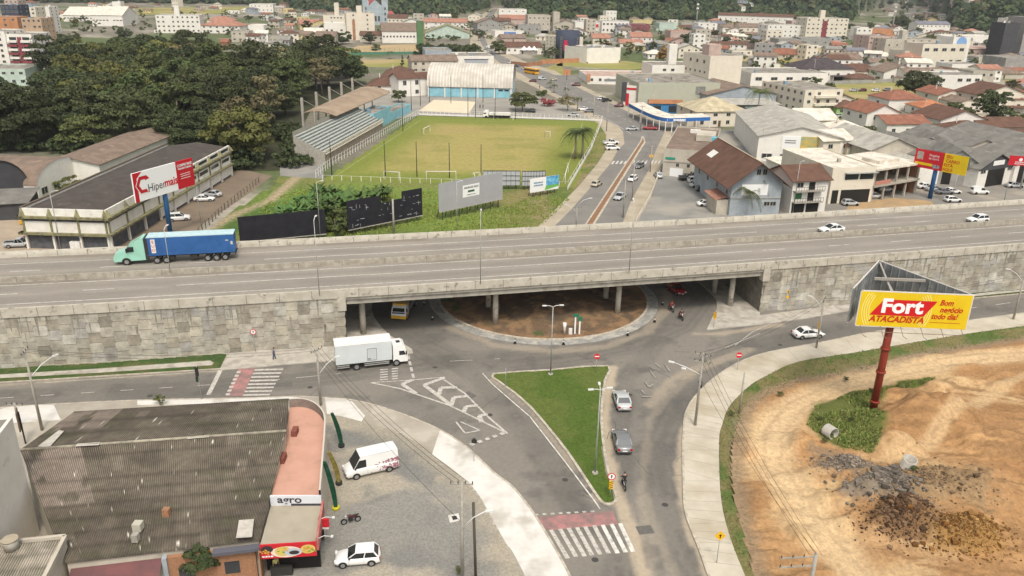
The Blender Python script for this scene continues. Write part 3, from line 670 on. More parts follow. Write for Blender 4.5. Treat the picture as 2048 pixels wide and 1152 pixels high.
def car_template(kind,col,det=2):
    k=(kind,col,det)
    if k in _veh: return _veh[k]
    Ln,Wd,H,st,gh,closed=KD[kind]; h=Ln/2; b=MB(); z0=.22 if Ln<5 else .3
    rings=[]
    for fx,zt,fw in st:
        w_=Wd/2*fw; zb=z0 if abs(fx)<.96 else z0+.08
        rings.append([(fx*h,-w_*.9,zb),(fx*h,-w_,zb+.16),(fx*h,-w_,zt-.22),(fx*h,-w_*.96,zt-.08),(fx*h,-w_*.8,zt),(fx*h,w_*.8,zt),(fx*h,w_*.96,zt-.08),(fx*h,w_,zt-.22),(fx*h,w_,zb+.16),(fx*h,w_*.9,zb)])
    k2=10; V=[p for r_ in rings for p in r_]; n=len(rings)
    b.raw(V,[(i*k2+j,(i+1)*k2+j,(i+1)*k2+(j+1)%k2,i*k2+(j+1)%k2) for i in range(n-1) for j in range(k2)]+[tuple(range(k2)),tuple(range((n-1)*k2,n*k2))[::-1]],0,True)
    wr=.31*(1 if Ln<5 else 1.12); xf,xr_=h*.63,-h*.62
    for x in(xf,xr_):
        for s in(-1,1):
            y=s*(Wd/2+.004); ar=wr+.07
            b.face([(x+ar*math.cos(a),y,wr+ar*math.sin(a)) for a in[math.pi*i/10 for i in range(11)]]+[(x-ar,y,z0),(x+ar,y,z0)][0:2],2)
    xb0,xb1,xr0,xr1,zb,zr=gh; wb=Wd/2*.94; wt=Wd/2*(.78 if not closed else .86)
    A=[(xb0*h,wb,zb),(xb1*h,wb,zb),(xr1*h,wt,zr-.06),(xr0*h,wt,zr-.06)]
    mir=lambda p:(p[0],-p[1],p[2])
    gl=MB()
    tgt=b if closed else gl
    for f_ in(lambda p:p,mir):
        q=[f_(p) for p in A]; tgt.face(q if f_(A[0])[1]<0 else q[::-1],0)
    gl.face([A[1],A[2],mir(A[2]),mir(A[1])][::-1],0)
    tgt.face([A[0],A[3],mir(A[3]),mir(A[0])],0)
    # roof, a little crowned
    r0,r1=xr0*h,xr1*h
    RV=[]
    for x,dz in((r0-.02,-.06),(r0+.12,0),((r0+r1)/2,.02),(r1-.15,0),(r1+.02,-.06)):
        for fy,dy in((-1,-.03),(-.85,0),(0,.02),(.85,0),(1,-.03)): RV.append((x,fy*(wt+.01),zr+dz+dy))
    b.raw(RV,[(i*5+j,(i+1)*5+j,(i+1)*5+j+1,i*5+j+1) for i in range(4) for j in range(4)],0,True)
    if not closed:
        for f_ in(lambda p:p,mir):
            b.beam(f_(A[1]),f_(A[2]),.07,.07); b.beam(f_(A[0]),f_(A[3]),.14 if kind!='pickup' else .08,.06); b.beam(f_(A[2]),f_(A[3]),.07,.05)
            m0=.47; xm=A[0][0]*(1-m0)+A[1][0]*m0; xt=A[3][0]*(1-m0)+A[2][0]*m0
            b.beam(f_((xm,wb,zb)),f_((xt,wt,zr-.06)),.09,.05)
            for xx in(xm,A[1][0]-.12): b.beam(f_((xx,Wd/2+.002,zb-.08)),f_((xx,Wd/2+.002,z0+.15)),.02,.01,2)
    else:
        for s in(1,-1): # front side window of a van
            x1=xb1*h-.08; x2=xr1*h-.06; y1=s*(wb+.006); y2=s*(wb+(wt-wb)*.72+.006); z2=zb+(zr-zb)*.68
            gl.face([(x1,y1,zb+.04),(x1-(x1-x2)*.72,y2,z2),(x2-.5,y2,z2),(x2-.5,y1,zb+.04)][::s],0)
            for xx in(x2-.6,x2-1.9): b.beam((xx,s*(Wd/2+.002),zb),(xx,s*(Wd/2+.002),z0+.15),.02,.01,2)
        gl.face([(xb0*h-.02,-.6,zb+.15),(xb0*h+.0,-.55,zr-.3),(xb0*h+.0,.55,zr-.3),(xb0*h-.02,.6,zb+.15)][::-1])
    if kind=='pickup':
        b.box(-h*.95,-Wd/2*.86,1.004,-h*.27,Wd/2*.86,1.01,2)
        for s in(-1,1): b.box(-h*.97,s*Wd/2*.93-.04,1.0,-h*.25,s*Wd/2*.93+.04,1.12)
        b.box(-h*.99,-Wd/2*.93,1.0,-h*.95,Wd/2*.93,1.12)
    b.box(h*.985,-Wd/2*.5,z0+.12,h*1.012,Wd/2*.5,z0+.3,2); b.box(-h*1.01,-.26,z0+.28,-h*.99,.26,z0+.42,1); b.box(h*1.012,-.22,z0+.12,h*1.018,.22,z0+.24,1)
    root=empty('car',(0,0,0)); 
    b.build('body',[PC[col],WT,BLK],root); gl.build('windows',GL,root)
    if det>0: wheels(root,(xf,xr_),Wd/2+.01,wr,.2,det>1)
    if det>1:
        zt=st[-2][1]
        for s in(-1,1):
            MB().box(h*.9,s*Wd/2*.74-.2,zt-.2,h*1.0,s*Wd/2*.74+.14 if s<0 else s*Wd/2*.74+.12,zt-.07).build('headlight',HL,root)
            MB().box(-h*1.005,s*Wd/2*.76-.14,.62,-h*.96,s*Wd/2*.76+.14,.84).build('tail_light',TL,root)
            MB().box(xb1*h-.25,s*(Wd/2+.02)-.07,zb,xb1*h-.1,s*(Wd/2+.02)+.07,zb+.14).build('mirror',PC[col] if col!='white' else BLK,root)
    tpl=root; _veh[k]=[tpl,False]; return _veh[k]
def car(px,py,hd,kind,col,label,cat='car',name='parked_car',group=None,z=0.,det=2,world=None):
    t=car_template(kind,col,det); o=t[0]
    if t[1]: o=copy_tree(t[0])
    t[1]=True; p=world or G(px,py,z); o.location=(p[0],p[1],z+.045 if z==0 else z+.02); o.rotation_euler=(0,0,R(hd)); o.name=name
    if o is t[0]: KIDS[o.name]=KIDS.get(o.name) or [c for c in o.children] or []
    for k_ in('group',): 
        if k_ in o: del o[k_]
    tag(o,label,cat,group); return o
def _fix(): pass
# ---------------- moving traffic ----------------
def copy_tree(o,parent=None):
    c=o.copy(); COL.objects.link(c)
    if parent: c.parent=parent
    for ch in list(o.children): copy_tree(ch,c)
    return c
car(1662,464,192.5,'sedan','white','white sedan driving left on the viaduct, the nearer to the bridge of two','car','car',z=ZD)
car(1954,444,192.5,'hatch','white','white hatchback with dark rear pillar driving left near the right end of the viaduct','car','car',z=ZD)
car(1243,808,93,'sedan','silver','silver white sedan seen from behind driving up beside the grass island','car','car',world=None)
car(1243,890,92,'sedan','grey','dark grey sedan with pale roof seen from behind following the silver sedan','car','car')
car(1615,674,-172+180+3,'sedan','white','white coupe like sedan on the right access road beside the yellow post sign','car','car')
car(1352,585,-68,'hatch','red','red hatchback coming round the roundabout under the bridge','car','car')
car(716,1125,188,'hatch','white','white hatchback parked on the gravel lot at the bottom edge','car','parked_car').location.z=.14
v=car(742,944,205,'bigvan','white','white high roof van with purple floral print on its rear side','van','parked_van'); v.location.z=.14
# floral print
fl=MB(); rf=random.Random(5); Ln=5.5
for s in(-1,1):
    for i in range(150):
        x=-2.7+abs(rf.gauss(0,1))*1.1; z_=.45+rf.random()*1.25*(1-.25*(x+2.7)/2)
        if x>.3: continue
        r_=rf.uniform(.04,.13); y=s*(1.004+ (.0 if z_<1.0 else 0)+rf.random()*.003) if z_<1.02 else s*(1.0*.94+.012-(z_-1.2)*.06)
        fl.face([(x+r_*math.cos(a)*rf.uniform(.5,1.2),y,z_+r_*math.sin(a)*rf.uniform(.5,1.2)) for a in[j*math.pi/3 for j in range(6)]][::(1 if s<0 else -1)])
fl.build('floral_print',pm('print_purple',(.22,.05,.09),(.45,.25,.28),scale=5),v)
AV='cars on the avenue beyond the viaduct'
car(1193,372,62,'hatch','beige','pale beige hatchback on the avenue left of the brown median','car','car',det=1)
car(1239,398,-118,'sedan','silver','silver white sedan with dark windows nearest the viaduct, right of the brown median','car','car',det=1)
car(1265,362,-118,'hatch','white','white car beside the utility pole right of the brown median','car','car',det=1)
car(1278,336,-118,'hatch','grey','dark grey car stopped by the zebra crossing right of the median','car','car',det=1)
car(1225,300,10,'suv','white','white car parked at the avenue kerb, lower of two','car','parked_car',det=1)
car(1222,289,15,'pickup','white','white and black pickup parked at the avenue kerb, upper of two','car','parked_car',det=1)
car(1263,261,190,'sedan','silver','silver sedan turning on the avenue above the median tip','car','car',det=1)
car(1300,260,170,'pickup','red','small red brown pickup carrying a load beside the median tip','pickup','pickup_truck',det=1)
car(1165,221,185,'sedan','white','white car parked at the roadside under the soccer field corner trees','car','parked_car',det=1)
car(1177,225,190,'hatch','grey','grey car parked right of the white one by the soccer field corner','car','parked_car',det=1)
car(1061,225,170,'hatch','black','black car parked behind the round green tree','car','parked_car',det=1)
car(1146,233,170,'sedan','silver','silver blue car parked behind the white fence by the crimson tree','car','parked_car',det=1)
car(1238,214,178,'hatch','maroon','dark maroon car at the left end of the blue canopy','car','parked_car',det=1)
car(1152,172,180,'suv','maroon','dark red car parked by the orange and black shop','car','parked_car',det=1)
car(1203,200,20,'hatch','white','white car under the green awning beside the avenue','car','parked_car',det=1)
car(1213,204,20,'suv','black','black car under the green awning beside the avenue','car','parked_car',det=1)
car(1084,160,10,'van','silver','silver minivan at the avenue crossroads','van','van',det=1)
car(1107,161,5,'hatch','beige','cream car right of the silver minivan at the crossroads','car','car',det=1)
car(1066,164,170,'hatch','maroon','small maroon car left of the silver minivan','car','car',det=1)
for i,(x,y,c,l) in enumerate([(1021,128,'white','white van leading the queue behind the yellow bus'),(1034,134,'grey','grey car in the queue behind the yellow bus'),(1048,139,'white','white car right behind the yellow bus'),(975,96,'white','white box van on the far avenue'),(972,100,'silver','silver car following the white box van on the far avenue'),(980,106,'white','white car on the far avenue bend'),(985,112,'grey','grey car on the far avenue bend'),(957,72,'red','small dark red car on the distant avenue')]):
    car(x,y,130,'hatch' if i not in(0,3) else 'van',c,l,'car','car',det=1)
PKG='cars parked in the walled parking lot'
for x,y,h,k,c,l in[(1316,355,95,'hatch','silver','silver hatchback parked alone at the left end of the walled lot'),(1385,357,5,'pickup','grey','grey pickup at the top of the row beside the brown roofed house'),(1376,361,0,'pickup','black','black car behind the row of the walled lot'),(1392,366,5,'suv','white','white car third in the row beside the brown roofed house'),(1397,375,5,'sedan','silver','silver white car fourth in the row beside the brown roofed house'),(1407,383,5,'hatch','black','black hatchback at the bottom of the row beside the brown roofed house'),(1413,412,5,'sedan','white','white van like car parked near the palm beside the blue grey wall')]:
    car(x,y,h,k,c,l,'car','parked_car',PKG,det=1)
for x,y,h,k,c,l in[(1851,377,5,'sedan','white','white sedan parked left of the blue billboard mast'),(1868,382,5,'sedan','silver','silver sedan half hidden by the blue billboard mast'),(1888,388,5,'sedan','grey','grey sedan parked right of the blue billboard mast'),(1903,387,5,'sedan','white','white sedan parked behind the one nearest the viaduct'),(1905,404,5,'hatch','white','white hatchback parked nearest the viaduct under the yellow billboard'),(1958,388,5,'van','white','white delivery van before the white workshop'),(2028,375,5,'sedan','silver','silver sedan at the far right workshop'),(1748,396,5,'hatch','white','white car nosing out of the cream building'),(1770,383,5,'hatch','white','white car inside the cream building'),(1700,411,5,'hatch','silver','silver car by the ramp of the cream building')]:
    car(x,y,h,k,c,l,'car' if k!='van' else 'van','parked_car',None,det=1)
for x,y,c,l in[(1706,183,'silver','silver car first from left on the grassy far track'),(1724,183,'maroon','maroon car second from left on the grassy far track'),(1750,183,'white','white car third from left on the grassy far track'),(1773,182,'grey','dark car rightmost on the grassy far track'),(1672,184,'black','dark car left of the grassy far track'),(1655,184,'white','white car left of the dark one at the grassy far track'),(1640,183,'silver','pale car by the white railings near the grassy track'),(1753,209,'white','white car behind the bright green house'),(1672,235,'silver','silver car beside the bright green house')]:
    car(x,y,185,'hatch',c,l,'car','parked_car',None,det=1)
for x,y,h,k,c,l in[(359,441,20,'suv','white','white suv parked beside the blue billboard mast and grey office block'),(409,402,10,'sedan','white','white car parked beside the fence of posts'),(425,393,170,'sedan','silver','grey blue car parked deepest beside the fence of posts'),(40,494,10,'pickup','silver','silver pickup parked on the dirt yard at the left'),(68,483,80,'hatch','red','red car partly hidden at the left corner of the office block')]:
    car(x,y,h,k,c,l,'car','parked_car',None,det=2)
# ---- generic lorry parts
def cab(root,x0,col,col2=None,h=2.7,w=2.3,sleeper=0,hz=.55):
    b=MB(); x1=x0+1.9
    prof=[(x0,hz),(x1,hz),(x1+.04,1.3),(x1-.02,1.55),(x1-.32,h-.25),(x1-.7,h),(x0,h+sleeper)]
    n=len(prof); V=[(a,s*w/2*(1 if z<1.6 else .93),z) for s in(-1,1) for a,z in prof]
    b.raw(V,[tuple(range(n)),tuple(range(n,2*n))[::-1]]+[(i,n+i,n+(i+1)%n,(i+1)%n) for i in range(n)],0)
    b.box(x1-.02,-w*.4,hz+.05,x1+.06,w*.4,hz+.4,1)
    b.build('cab',[PC[col],BLK],root)
    g=MB(); g.face([(x1-.005+.02,-w*.42,1.58),(x1-.005+.02,w*.42,1.58),(x1-.29,w*.39,h-.28),(x1-.29,-w*.39,h-.28)])
    for s in(-1,1): g.face([(x1-.2,s*(w/2*.97+.01),1.5),(x1-.45,s*(w/2*.93+.01),h-.45),(x1-1.1,s*(w/2*.93+.01),h-.45),(x1-1.1,s*(w/2*.97+.01),1.5)][::s])
    g.build('windows',GL,root)
    for s in(-1,1):
        MB().box(x1+.02,s*w*.36-.18,hz+.15,x1+.07,s*w*.36+.18,hz+.36).build('headlight',HL,root); MB().box(x1-.25,s*(w/2+.12)-.08,1.6,x1-.1,s*(w/2+.12)+.08,2.05).build('mirror',BLK,root)
# white box lorry
p=G(716,741); q=G(790,733); hd=math.atan2(q.y-p.y,q.x-p.x)
r_=empty('box_truck',(p.x-.45,p.y+1.1,.045),hd,'white box lorry standing in front of the bridge opening','truck')
bx=MB(); bx.box(-2.6,-1.25,1.05,4.6,1.25,3.7); 
for s in(-1,1): bx.box(1.4,s*1.253-.004,1.25,2.65,s*1.253+.004,2.95,1)
bx.box(-2.62,-1.27,3.64,4.62,1.27,3.72,2)
bx.build('cargo_box',[pm('box_panel',(.56,.6,.6),(.52,.56,.56),scale=.6,rough=.5),pm('box_seam',(.48,.52,.52)),WT],r_)
dm=MB()
for s in(-1,1):
    for a,b in(((1.43,1.27),(1.43,2.93)),((2.62,1.27),(2.62,2.93)),((1.43,2.93),(2.62,2.93)),((1.43,1.27),(2.62,1.27))): dm.beam((a[0],s*1.262,a[1]),(b[0],s*1.262,b[1]),.035)
    dm.beam((1.5,s*1.27,1.5),(1.85,s*1.27,1.5),.08)
dm.build('side_door',CHS,r_)
ch=MB(); ch.box(-2.6,-.45,.6,6.6,.45,1.02)
for z_ in(.55,.8):
    for s in(-1,1): ch.beam((1.0,s*1.15,z_),(4.2,s*1.15,z_),.07,.12,1); ch.beam((-2.5,s*1.15,z_),(-.9,s*1.15,z_),.07,.12,1)
ch.build('chassis',[CHS,STEEL],r_); wheels(r_,(0,5.15),1.22,.46,.3); cab(r_,4.75,'white',h=2.95)
MB().box(5.3,-.3,2.955,5.8,.3,3.03).build('roof_hatch',BLK,r_)
# container lorry on the viaduct
p=D(-16.6,18.6,ZD); r_=empty('container_truck',(p.x,p.y,ZD+.02),R(192.5),'articulated lorry with blue shipping container and mint green cab on the viaduct','truck')
r_.location=D(-16.0,18.4,ZD+.02)
b=MB(); b.box(.1,-1.22,1.35,12.3,1.22,4.1); b.box(.08,-1.24,4.02,12.32,1.24,4.12,1)
for s in(-1,1):
    for i in range(58): x=.35+i*.205; b.box(x,s*1.22-.03,1.5,x+.1,s*1.22+.03,4.0,0)
    b.box(.06,s*1.24-.04,1.3,12.34,s*1.24+.04,1.45,0)
b.build('container',[pm('container_blue',(.035,.12,.33),(.028,.1,.27),scale=1,rough=.5),pm('container_roof',(.45,.58,.6),(.36,.5,.53),scale=1.5)],r_)
b=MB(); b.box(11.15,1.26,1.7,11.75,1.265,3.8); b.build('logo_panel',WT,r_); text('E\nU\nO',.62,pm('print_red',(.5,.04,.05)),r_,(11.45,1.268,2.75),90,180,'lettering',off=.01)
b=MB(); b.box(.3,1.26,2.5,.6,1.265,3.0); b.box(.9,1.26,3.1,1.3,1.265,3.25);b.build('placard',pm('placard_pale',(.5,.5,.4)),r_)
b=MB(); b.box(0,-.5,.95,16,.5,1.3); b.box(5.5,-1.1,.55,6.6,1.1,1.2); b.box(8.8,-1,.5,9.6,1,1.2)
for s in(-1,1): b.box(0,s*1.1-.1,.9,.1,s*1.1+.1,1.25)
b.build('chassis',CHS,r_); wheels(r_,(1.6,2.85,4.1,9.9,11.2,15.4),1.22,.5,.32)
b=MB()
prof=[(12.7,.7),(16.9,.5),(17.15,.6),(17.15,1.2),(16.85,1.75),(15.55,2.1),(14.95,2.95),(14.4,3.25),(13.1,4.0),(12.75,4.0)]
n=len(prof)
def wcab(a,z): return 1.2 if a<15.5 else 1.0
V=[(a,s*wcab(a,z),z) for s in(-1,1) for a,z in prof]
b.raw(V,[tuple(range(n)),tuple(range(n,2*n))[::-1]]+[(i,n+i,n+(i+1)%n,(i+1)%n) for i in range(n)],0)
for s in(-1,1):
    b.face([(15.4+.65*math.cos(a),s*1.205,.5+.65*math.sin(a)) for a in[math.pi*i/10 for i in range(11)]],1); b.box(12.2,s*1.15-.1,.8,12.7,s*1.15+.1,3.9,1)
b.box(17.14,-.7,.65,17.2,.7,1.15,1)
b.build('cab',[PC['mint'],CHS],r_)
g=MB(); g.face([(15.56,-.95,2.12),(15.56,.95,2.12),(14.97,.9,2.93),(14.97,-.9,2.93)])
for s in(-1,1): g.face([(15.35,s*1.21,2.05),(14.95,s*1.21,2.8),(14.2,s*1.21,2.8),(14.2,s*1.21,2.05)][::s])
g.build('windows',GL,r_)
for s in(-1,1): MB().box(17.0,s*.8-.15,.8,17.18,s*.8+.15,1.1).build('headlight',HL,r_); MB().box(15.1,s*1.4-.1,2.0,15.25,s*1.4+.1,2.6).build('mirror',BLK,r_)
# yellow and white lorry under the bridge
p=G(809,633); r_=empty('flatbed_truck',(p.x-.2,p.y+.9,.045),R(-97),'yellow and white old lorry coming out from under the bridge','truck')
b=MB(); b.box(-4.8,-1.15,1.1,1.0,1.15,1.9); b.box(-4.7,-1.05,1.9,.9,1.05,2.1,1); b.box(.9,-1.15,1.1,1.0,1.15,2.6); b.build('cargo_bed',[pm('bed_grey',(.18,.18,.17)),pm('cargo_dark',(.06,.055,.05),(.1,.09,.08),scale=2)],r_)
cab(r_,1.1,'white',h=2.35,w=2.2); b=MB(); b.box(1.3,-1.12,.5,3.1,1.12,.95); b.box(1.5,-1.0,2.36,2.4,1.0,2.62); b.build('bumper',PC['yellow'],r_); b=MB(); b.box(2.98,-.95,1.3,3.09,.95,1.5); b.build('grille',PC['navy'],r_)
MB().box(-4.7,-.4,.6,2.8,.4,1.0).build('chassis',CHS,r_); wheels(r_,(-3.2,2.0),1.12,.46,.3)
# yellow bus far off
def bus(px,py,rz,label):
    r_=empty('bus',(*G(px,py)[:2],.04),R(rz),label,'bus'); b=MB(); b.box(-5,-1.25,.4,5,1.25,1.6); b.box(-5,-1.25,2.45,5,1.25,3.0); b.build('body',pm('bus_yellow',(.62,.3,.02)),r_)
    b=MB(); b.box(-4.98,-1.22,1.6,4.98,1.22,2.45); b.build('windows',GL,r_); MB().box(-4.9,-1.15,3.0,4.9,1.15,3.12).build('roof',pm('bus_roof',(.6,.45,.25)),r_); wheels(r_,(-3.2,3.2),1.27,.48,.3,False)
bus(1063,148,125,'yellow bus with cream roof waiting on the far avenue')
# white tanker at the field
r_=empty('tank_truck',(*G(993,236)[:2],.04),R(178),'white lorry with low white load parked behind the far goal','truck'); MB().box(-5,-1.2,1.1,2.6,1.2,1.9).build('tank',WT,r_); cab(r_,2.9,'white'); MB().box(-5,-.5,.5,4,.5,1.1).build('chassis',CHS,r_); wheels(r_,(-3,-1.8,3.7),1.2,.46,.3,False)
# ---- motorbikes
def bike(loc,rz,col,label,lean=0):
    r_=empty('motorcycle',loc,rz,label,'motorcycle'); b=MB(); b.beam((-.45,0,.62),(.25,0,.78),.22,.2); b.tube([(-.6,0,.72),(-.05,0,.74),(.1,0,.85),(.4,0,.82)],[.09,.13,.15,.1],0,8); b.box(-.15,-.13,.3,.25,.13,.62,1)
    b.build('body',[col,BLK],r_)
    MB().tube([(-.75,0,.82),(-.3,0,.78),(0,0,.8)],[.06,.1,.07],0,8).build('seat',BLK,r_)
    b=MB(); b.tube([(.42,0,.9),(.68,0,.3)],.035); b.tube([(.35,-.36,1.02),(.45,0,.95),(.35,.36,1.02)],.02); b.build('handlebar',STEEL,r_)
    me,me2=wheel_mesh(.3,.11)
    for x in(-.62,.68): wo=inst(me,'wheel',r_,(x,0,.3)); inst(me2,'rim',wo)
    MB().tube([(.45,0,.85),(.56,0,.84)],.09).build('headlight',HL,r_); return r_
bike((*G(703,1048)[:2],.14),R(203),paint('bikered',(.06,.01,.012)),'dark motorcycle parked without rider on the gravel lot')
for x,y,rz,c,sh,tr,hm,l,l2 in[(1248,975,92,'white',cl('black',(.02,.02,.022)),cl('dark',(.03,.03,.035)),PC['black'],'white tailed motorcycle riding up beside the tip of the grass island','person in black riding the motorcycle beside the tip of the grass island'),
  (1342,622,-75,'black',cl('red',(.5,.02,.02)),cl('dark',(.03,.03,.035)),PC['red'],'motorcycle of the rider in red under the bridge','person in red riding a motorcycle out from under the bridge'),
  (1361,638,-78,'red',cl('darkgrey',(.05,.045,.05)),cl('dark',(.03,.03,.035)),PC['black'],'reddish motorcycle right of the rider in red','person in dark clothes riding the reddish motorcycle under the bridge')]:
    p=G(x,y); bike((p.x,p.y,.045),R(rz),PC[c],l); person((p.x,p.y,.045),R(rz),sh,tr,l2,'ride',helmet=hm)
person((*G(549,721)[:2],.14),R(20),cl('blue',(.08,.14,.3)),cl('bluedark',(.05,.08,.16)),'person in blue carrying a bag on the pavement under the stone wall')
person((*G(554,1148)[:2],.14),R(-60),cl('yellow',(.6,.55,.2)),cl('dark',(.03,.03,.035)),'person in a pale yellow shirt standing under the food shop sign','stand')
for x,y,l in[(960,218,'dark clothed person left of two by the pale sand court'),(966,218,'dark clothed person right of two by the pale sand court'),(1163,202,'person walking along the far avenue verge'),(1079,178,'person by the far roundabout trees')]: person((*G(x,y)[:2],.04),R(40),cl('dark',(.03,.03,.035)),cl('dark',(.03,.03,.035)),l)
# ---- cones round the roundabout
def cone_tpl():
    r_=empty('traffic_cone'); MB().box(-.2,-.2,0,.2,.2,.04).build('base',BLK,r_); MB().tube([(0,0,.04),(0,0,.78)],[.16,.04],0,10).build('cone',pm('cone_dark',(.05,.04,.04)),r_); MB().tube([(0,0,.36),(0,0,.55)],[.115,.08],0,10).build('band',WT,r_); return r_
ct=cone_tpl(); first=True
for x,y,l in[(1325,611,'topmost on the right side of the roundabout'),(1309,645,'on the right curve of the roundabout kerb'),(1255,672,'right of the middle of the roundabout front'),(1127,690,'reddish one at the middle of the roundabout front'),(1030,688,'left of middle of the roundabout front'),(865,641,'on the left curve of the roundabout by the lorry'),(848,611,'topmost on the left side of the roundabout')]:
    c=ct if first else copy_tree(ct); first=False; c.location=(*G(x,y)[:2],.11); tag(c,'dark traffic cone, '+l,'traffic cone','cones along the roundabout kerb')
# ---------------- lamps, poles, signs ----------------
PG=pm('pole_concrete',(.36,.34,.3),(.28,.26,.22),scale=2,rough=.9); LW=pm('lamp_white',(.62,.62,.6),rough=.4)
def lamp(px,py,h,arms,label,base=0.,cat='street lamp',name='street_lamp',r=(.09,.05),mat=None,pxworld=None,foot=True):
    p=pxworld or G(px,py,base); r_=empty(name,(p[0],p[1],base),0,label,cat); MB().tube([(0,0,0),(0,0,h)],list(r),0,8).build('pole',mat or STEEL,r_)
    if foot: MB().tube([(0,0,0),(0,0,.25)],.32,0,10).build('foot',PG,r_)
    for dx,dy,up in arms:
        a=MB(); a.tube([(0,0,h-.05),(dx*.5,dy*.5,h+up*.75),(dx,dy,h+up)],.04,0,6); a.build('arm',LW,r_)
        d=Vector((dx,dy,0)).normalized(); a=MB(); a.beam(Vector((dx,dy,h+up)),Vector((dx,dy,h+up))+d*.55,.24,.1); a.build('lamp_head',LW,r_)
    return r_
lamp(1101,750,9.6,[(-.8,-.1,.15),(.8,.1,.15)],'slender two headed street lamp near the top edge of the grass island')
lamp(1190,948,9.9,[(-.7,-.15,.1),(.7,.15,.1),(0,.8,.1)],'slender street lamp near the lower tip of the grass island')
for x,y,top,l in[(341,547,458,'thin lamp post on the viaduct median beside the container lorry'),(639,590,440,'thin lamp post on the near parapet left of the bridge opening'),(961,568,427,'thin lamp post on the near parapet above the left of the bridge opening'),(1258,547,405,'thin lamp post on the near parapet above the middle of the bridge opening')]:
    p=G(x,y,8.2); lamp(0,0,HT(p,top)-8.2,[(.0,.9,.2)],l,8.2,r=(.06,.04),pxworld=p,foot=False)
for x,y,top,l in[(122,500,385,'thin lamp post in front of the grey office block'),(641,478,365,'thin lamp post behind the viaduct by the large black hoarding'),(914,470,365,'thin lamp post behind the viaduct in front of the grey hoarding'),(403,455,360,'thin lamp post between office block and viaduct'),(1585,428,325,'thin lamp post before the small brown roofed house'),(2008,402,336,'lamp post before the workshops at the right edge'),(1905,395,352,'thin lamp post right of the yellow billboard')]:
    p=G(x,y); lamp(0,0,HT(p,top),[(.7,.5,.2)],l,0,r=(.08,.05),pxworld=p,foot=False)
p=G(788,470); lamp(0,0,HT(p,398),[],'thick pale concrete post behind the viaduct in front of the broken black hoarding','0' and 0,'pole','post',(.22,.18),PG,p,False)
def upole(px,py,toppx,label,rot=0,arms=1,lampd=None,lamph=.8,side=0,r=(.17,.1),light=None,w=1.8):
    p=G(px,py); h=HT(p,toppx); r_=empty('utility_pole',(p.x,p.y,0),0,label,'utility pole'); MB().tube([(0,0,0),(0,0,h)],list(r),0,8).build('pole',PG,r_)
    d=Vector((math.cos(R(rot)),math.sin(R(rot)),0))
    for k in range(arms):
        z_=h-.25-k*.9; a=MB(); a.beam(Vector((0,0,z_))-d*w*(.5-side),Vector((0,0,z_))+d*w*(.5+side),.09,.11)
        for q in(-.48,-.16,.16,.48): c=Vector((0,0,z_))+d*w*(q+side); a.tube([c,c+Vector((0,0,.28))],.045,1,6)
        a.build('crossarm',[PG,CHS],r_)
    if lampd:
        dx,dy=lampd; z_=h*lamph; a=MB(); a.tube([(0,0,z_-.5),(dx*.5,dy*.5,z_+.5),(dx,dy,z_+1.0)],.045,0,6); a.build('arm',LW,r_)
        v_=Vector((dx,dy,0)).normalized(); a=MB(); a.beam(Vector((dx,dy,z_+1.)),Vector((dx,dy,z_+1.))+v_*.6,.26,.12); a.build('lamp_head',LW,r_)
    return r_,h
PL={}
PL['a']=upole(85,862,700,'leaning looking concrete utility pole with curved lamp arm at the left edge',100,1,(1.5,2.2),.72)
PL['a2']=upole(40,856,806,'short dark post by the white building at the left edge',0,1,r=(.12,.1))
PL['b']=upole(642,812,697,'concrete utility pole with lamp arm in front of the box lorry',60,1,(1.7,1.6),.62)
PL['c']=upole(925,1175,963,'concrete utility pole with lamp arm rising from the gravel lot at the bottom edge',0,1,(1.9,.3),.62)
MB().tube([(1.1,.6,0),(.9,.5,8.2)],.12,0,8).build('strut',pm('dark_wood',(.08,.07,.055)),PL['c'][0])
PL['d']=upole(1390,852,706,'utility pole with long double lamp arm on the right pavement',150,2,None)
a=MB(); a.tube([(0,0,6.6),(-1.5,.6,7.2),(-2.9,1.0,7.6)],.05); a.build('arm',LW,PL['d'][0]); a=MB(); a.beam((-2.9,1,7.6),(-3.5,1.2,7.65),.26,.12); a.build('lamp_head',LW,PL['d'][0]); a=MB(); a.beam((-1.6,.5,7.1),(-2.1,.6,7.1),.26,.12); a.build('lamp_head',LW,PL['d'][0]); MB().tube([(.1,.1,5.0),(.1,.1,5.35)],.22).build('cable_coil',BLK,PL['d'][0])
PL['e']=upole(1478,828,745,'short concrete post where pavement meets grass strip',0,0,r=(.13,.1))
PL['f']=upole(1632,697,598,'utility pole with lamp arm beside the white coupe on the right pavement',60,1,(-1.3,1.2),.85)
PL['g']=upole(2026,640,548,'utility pole with lamp arm at the right edge near the stone wall',60,1,(-1.6,1.2),.9)
PL['h']=upole(1612,1215,1108,'concrete utility pole top with double lattice crossarm at the bottom edge',186,2,side=.5,r=(.2,.17),w=2.9)
PL['i']=upole(1246,436,360,'dark utility pole right of the brown median nearest the viaduct',10,1,r=(.16,.12))
PL['j']=upole(1264,402,326,'dark utility pole further up right of the brown median',10,1,r=(.16,.12))
PL['k']=upole(1300,345,290,'utility pole with yellow signs by the pinkish building',10,1,r=(.16,.12))
PL['l']=upole(1213,262,202,'utility pole on the left kerb of the avenue',10,1,r=(.16,.12))
PL['m']=upole(1187,235,185,'tall utility pole behind the soccer field corner',10,1,r=(.16,.12))
PL['n']=upole(1152,460,415,'pole with two curved lamp arms at the avenue mouth behind the viaduct',0,1,(-2.2,.4),.9)
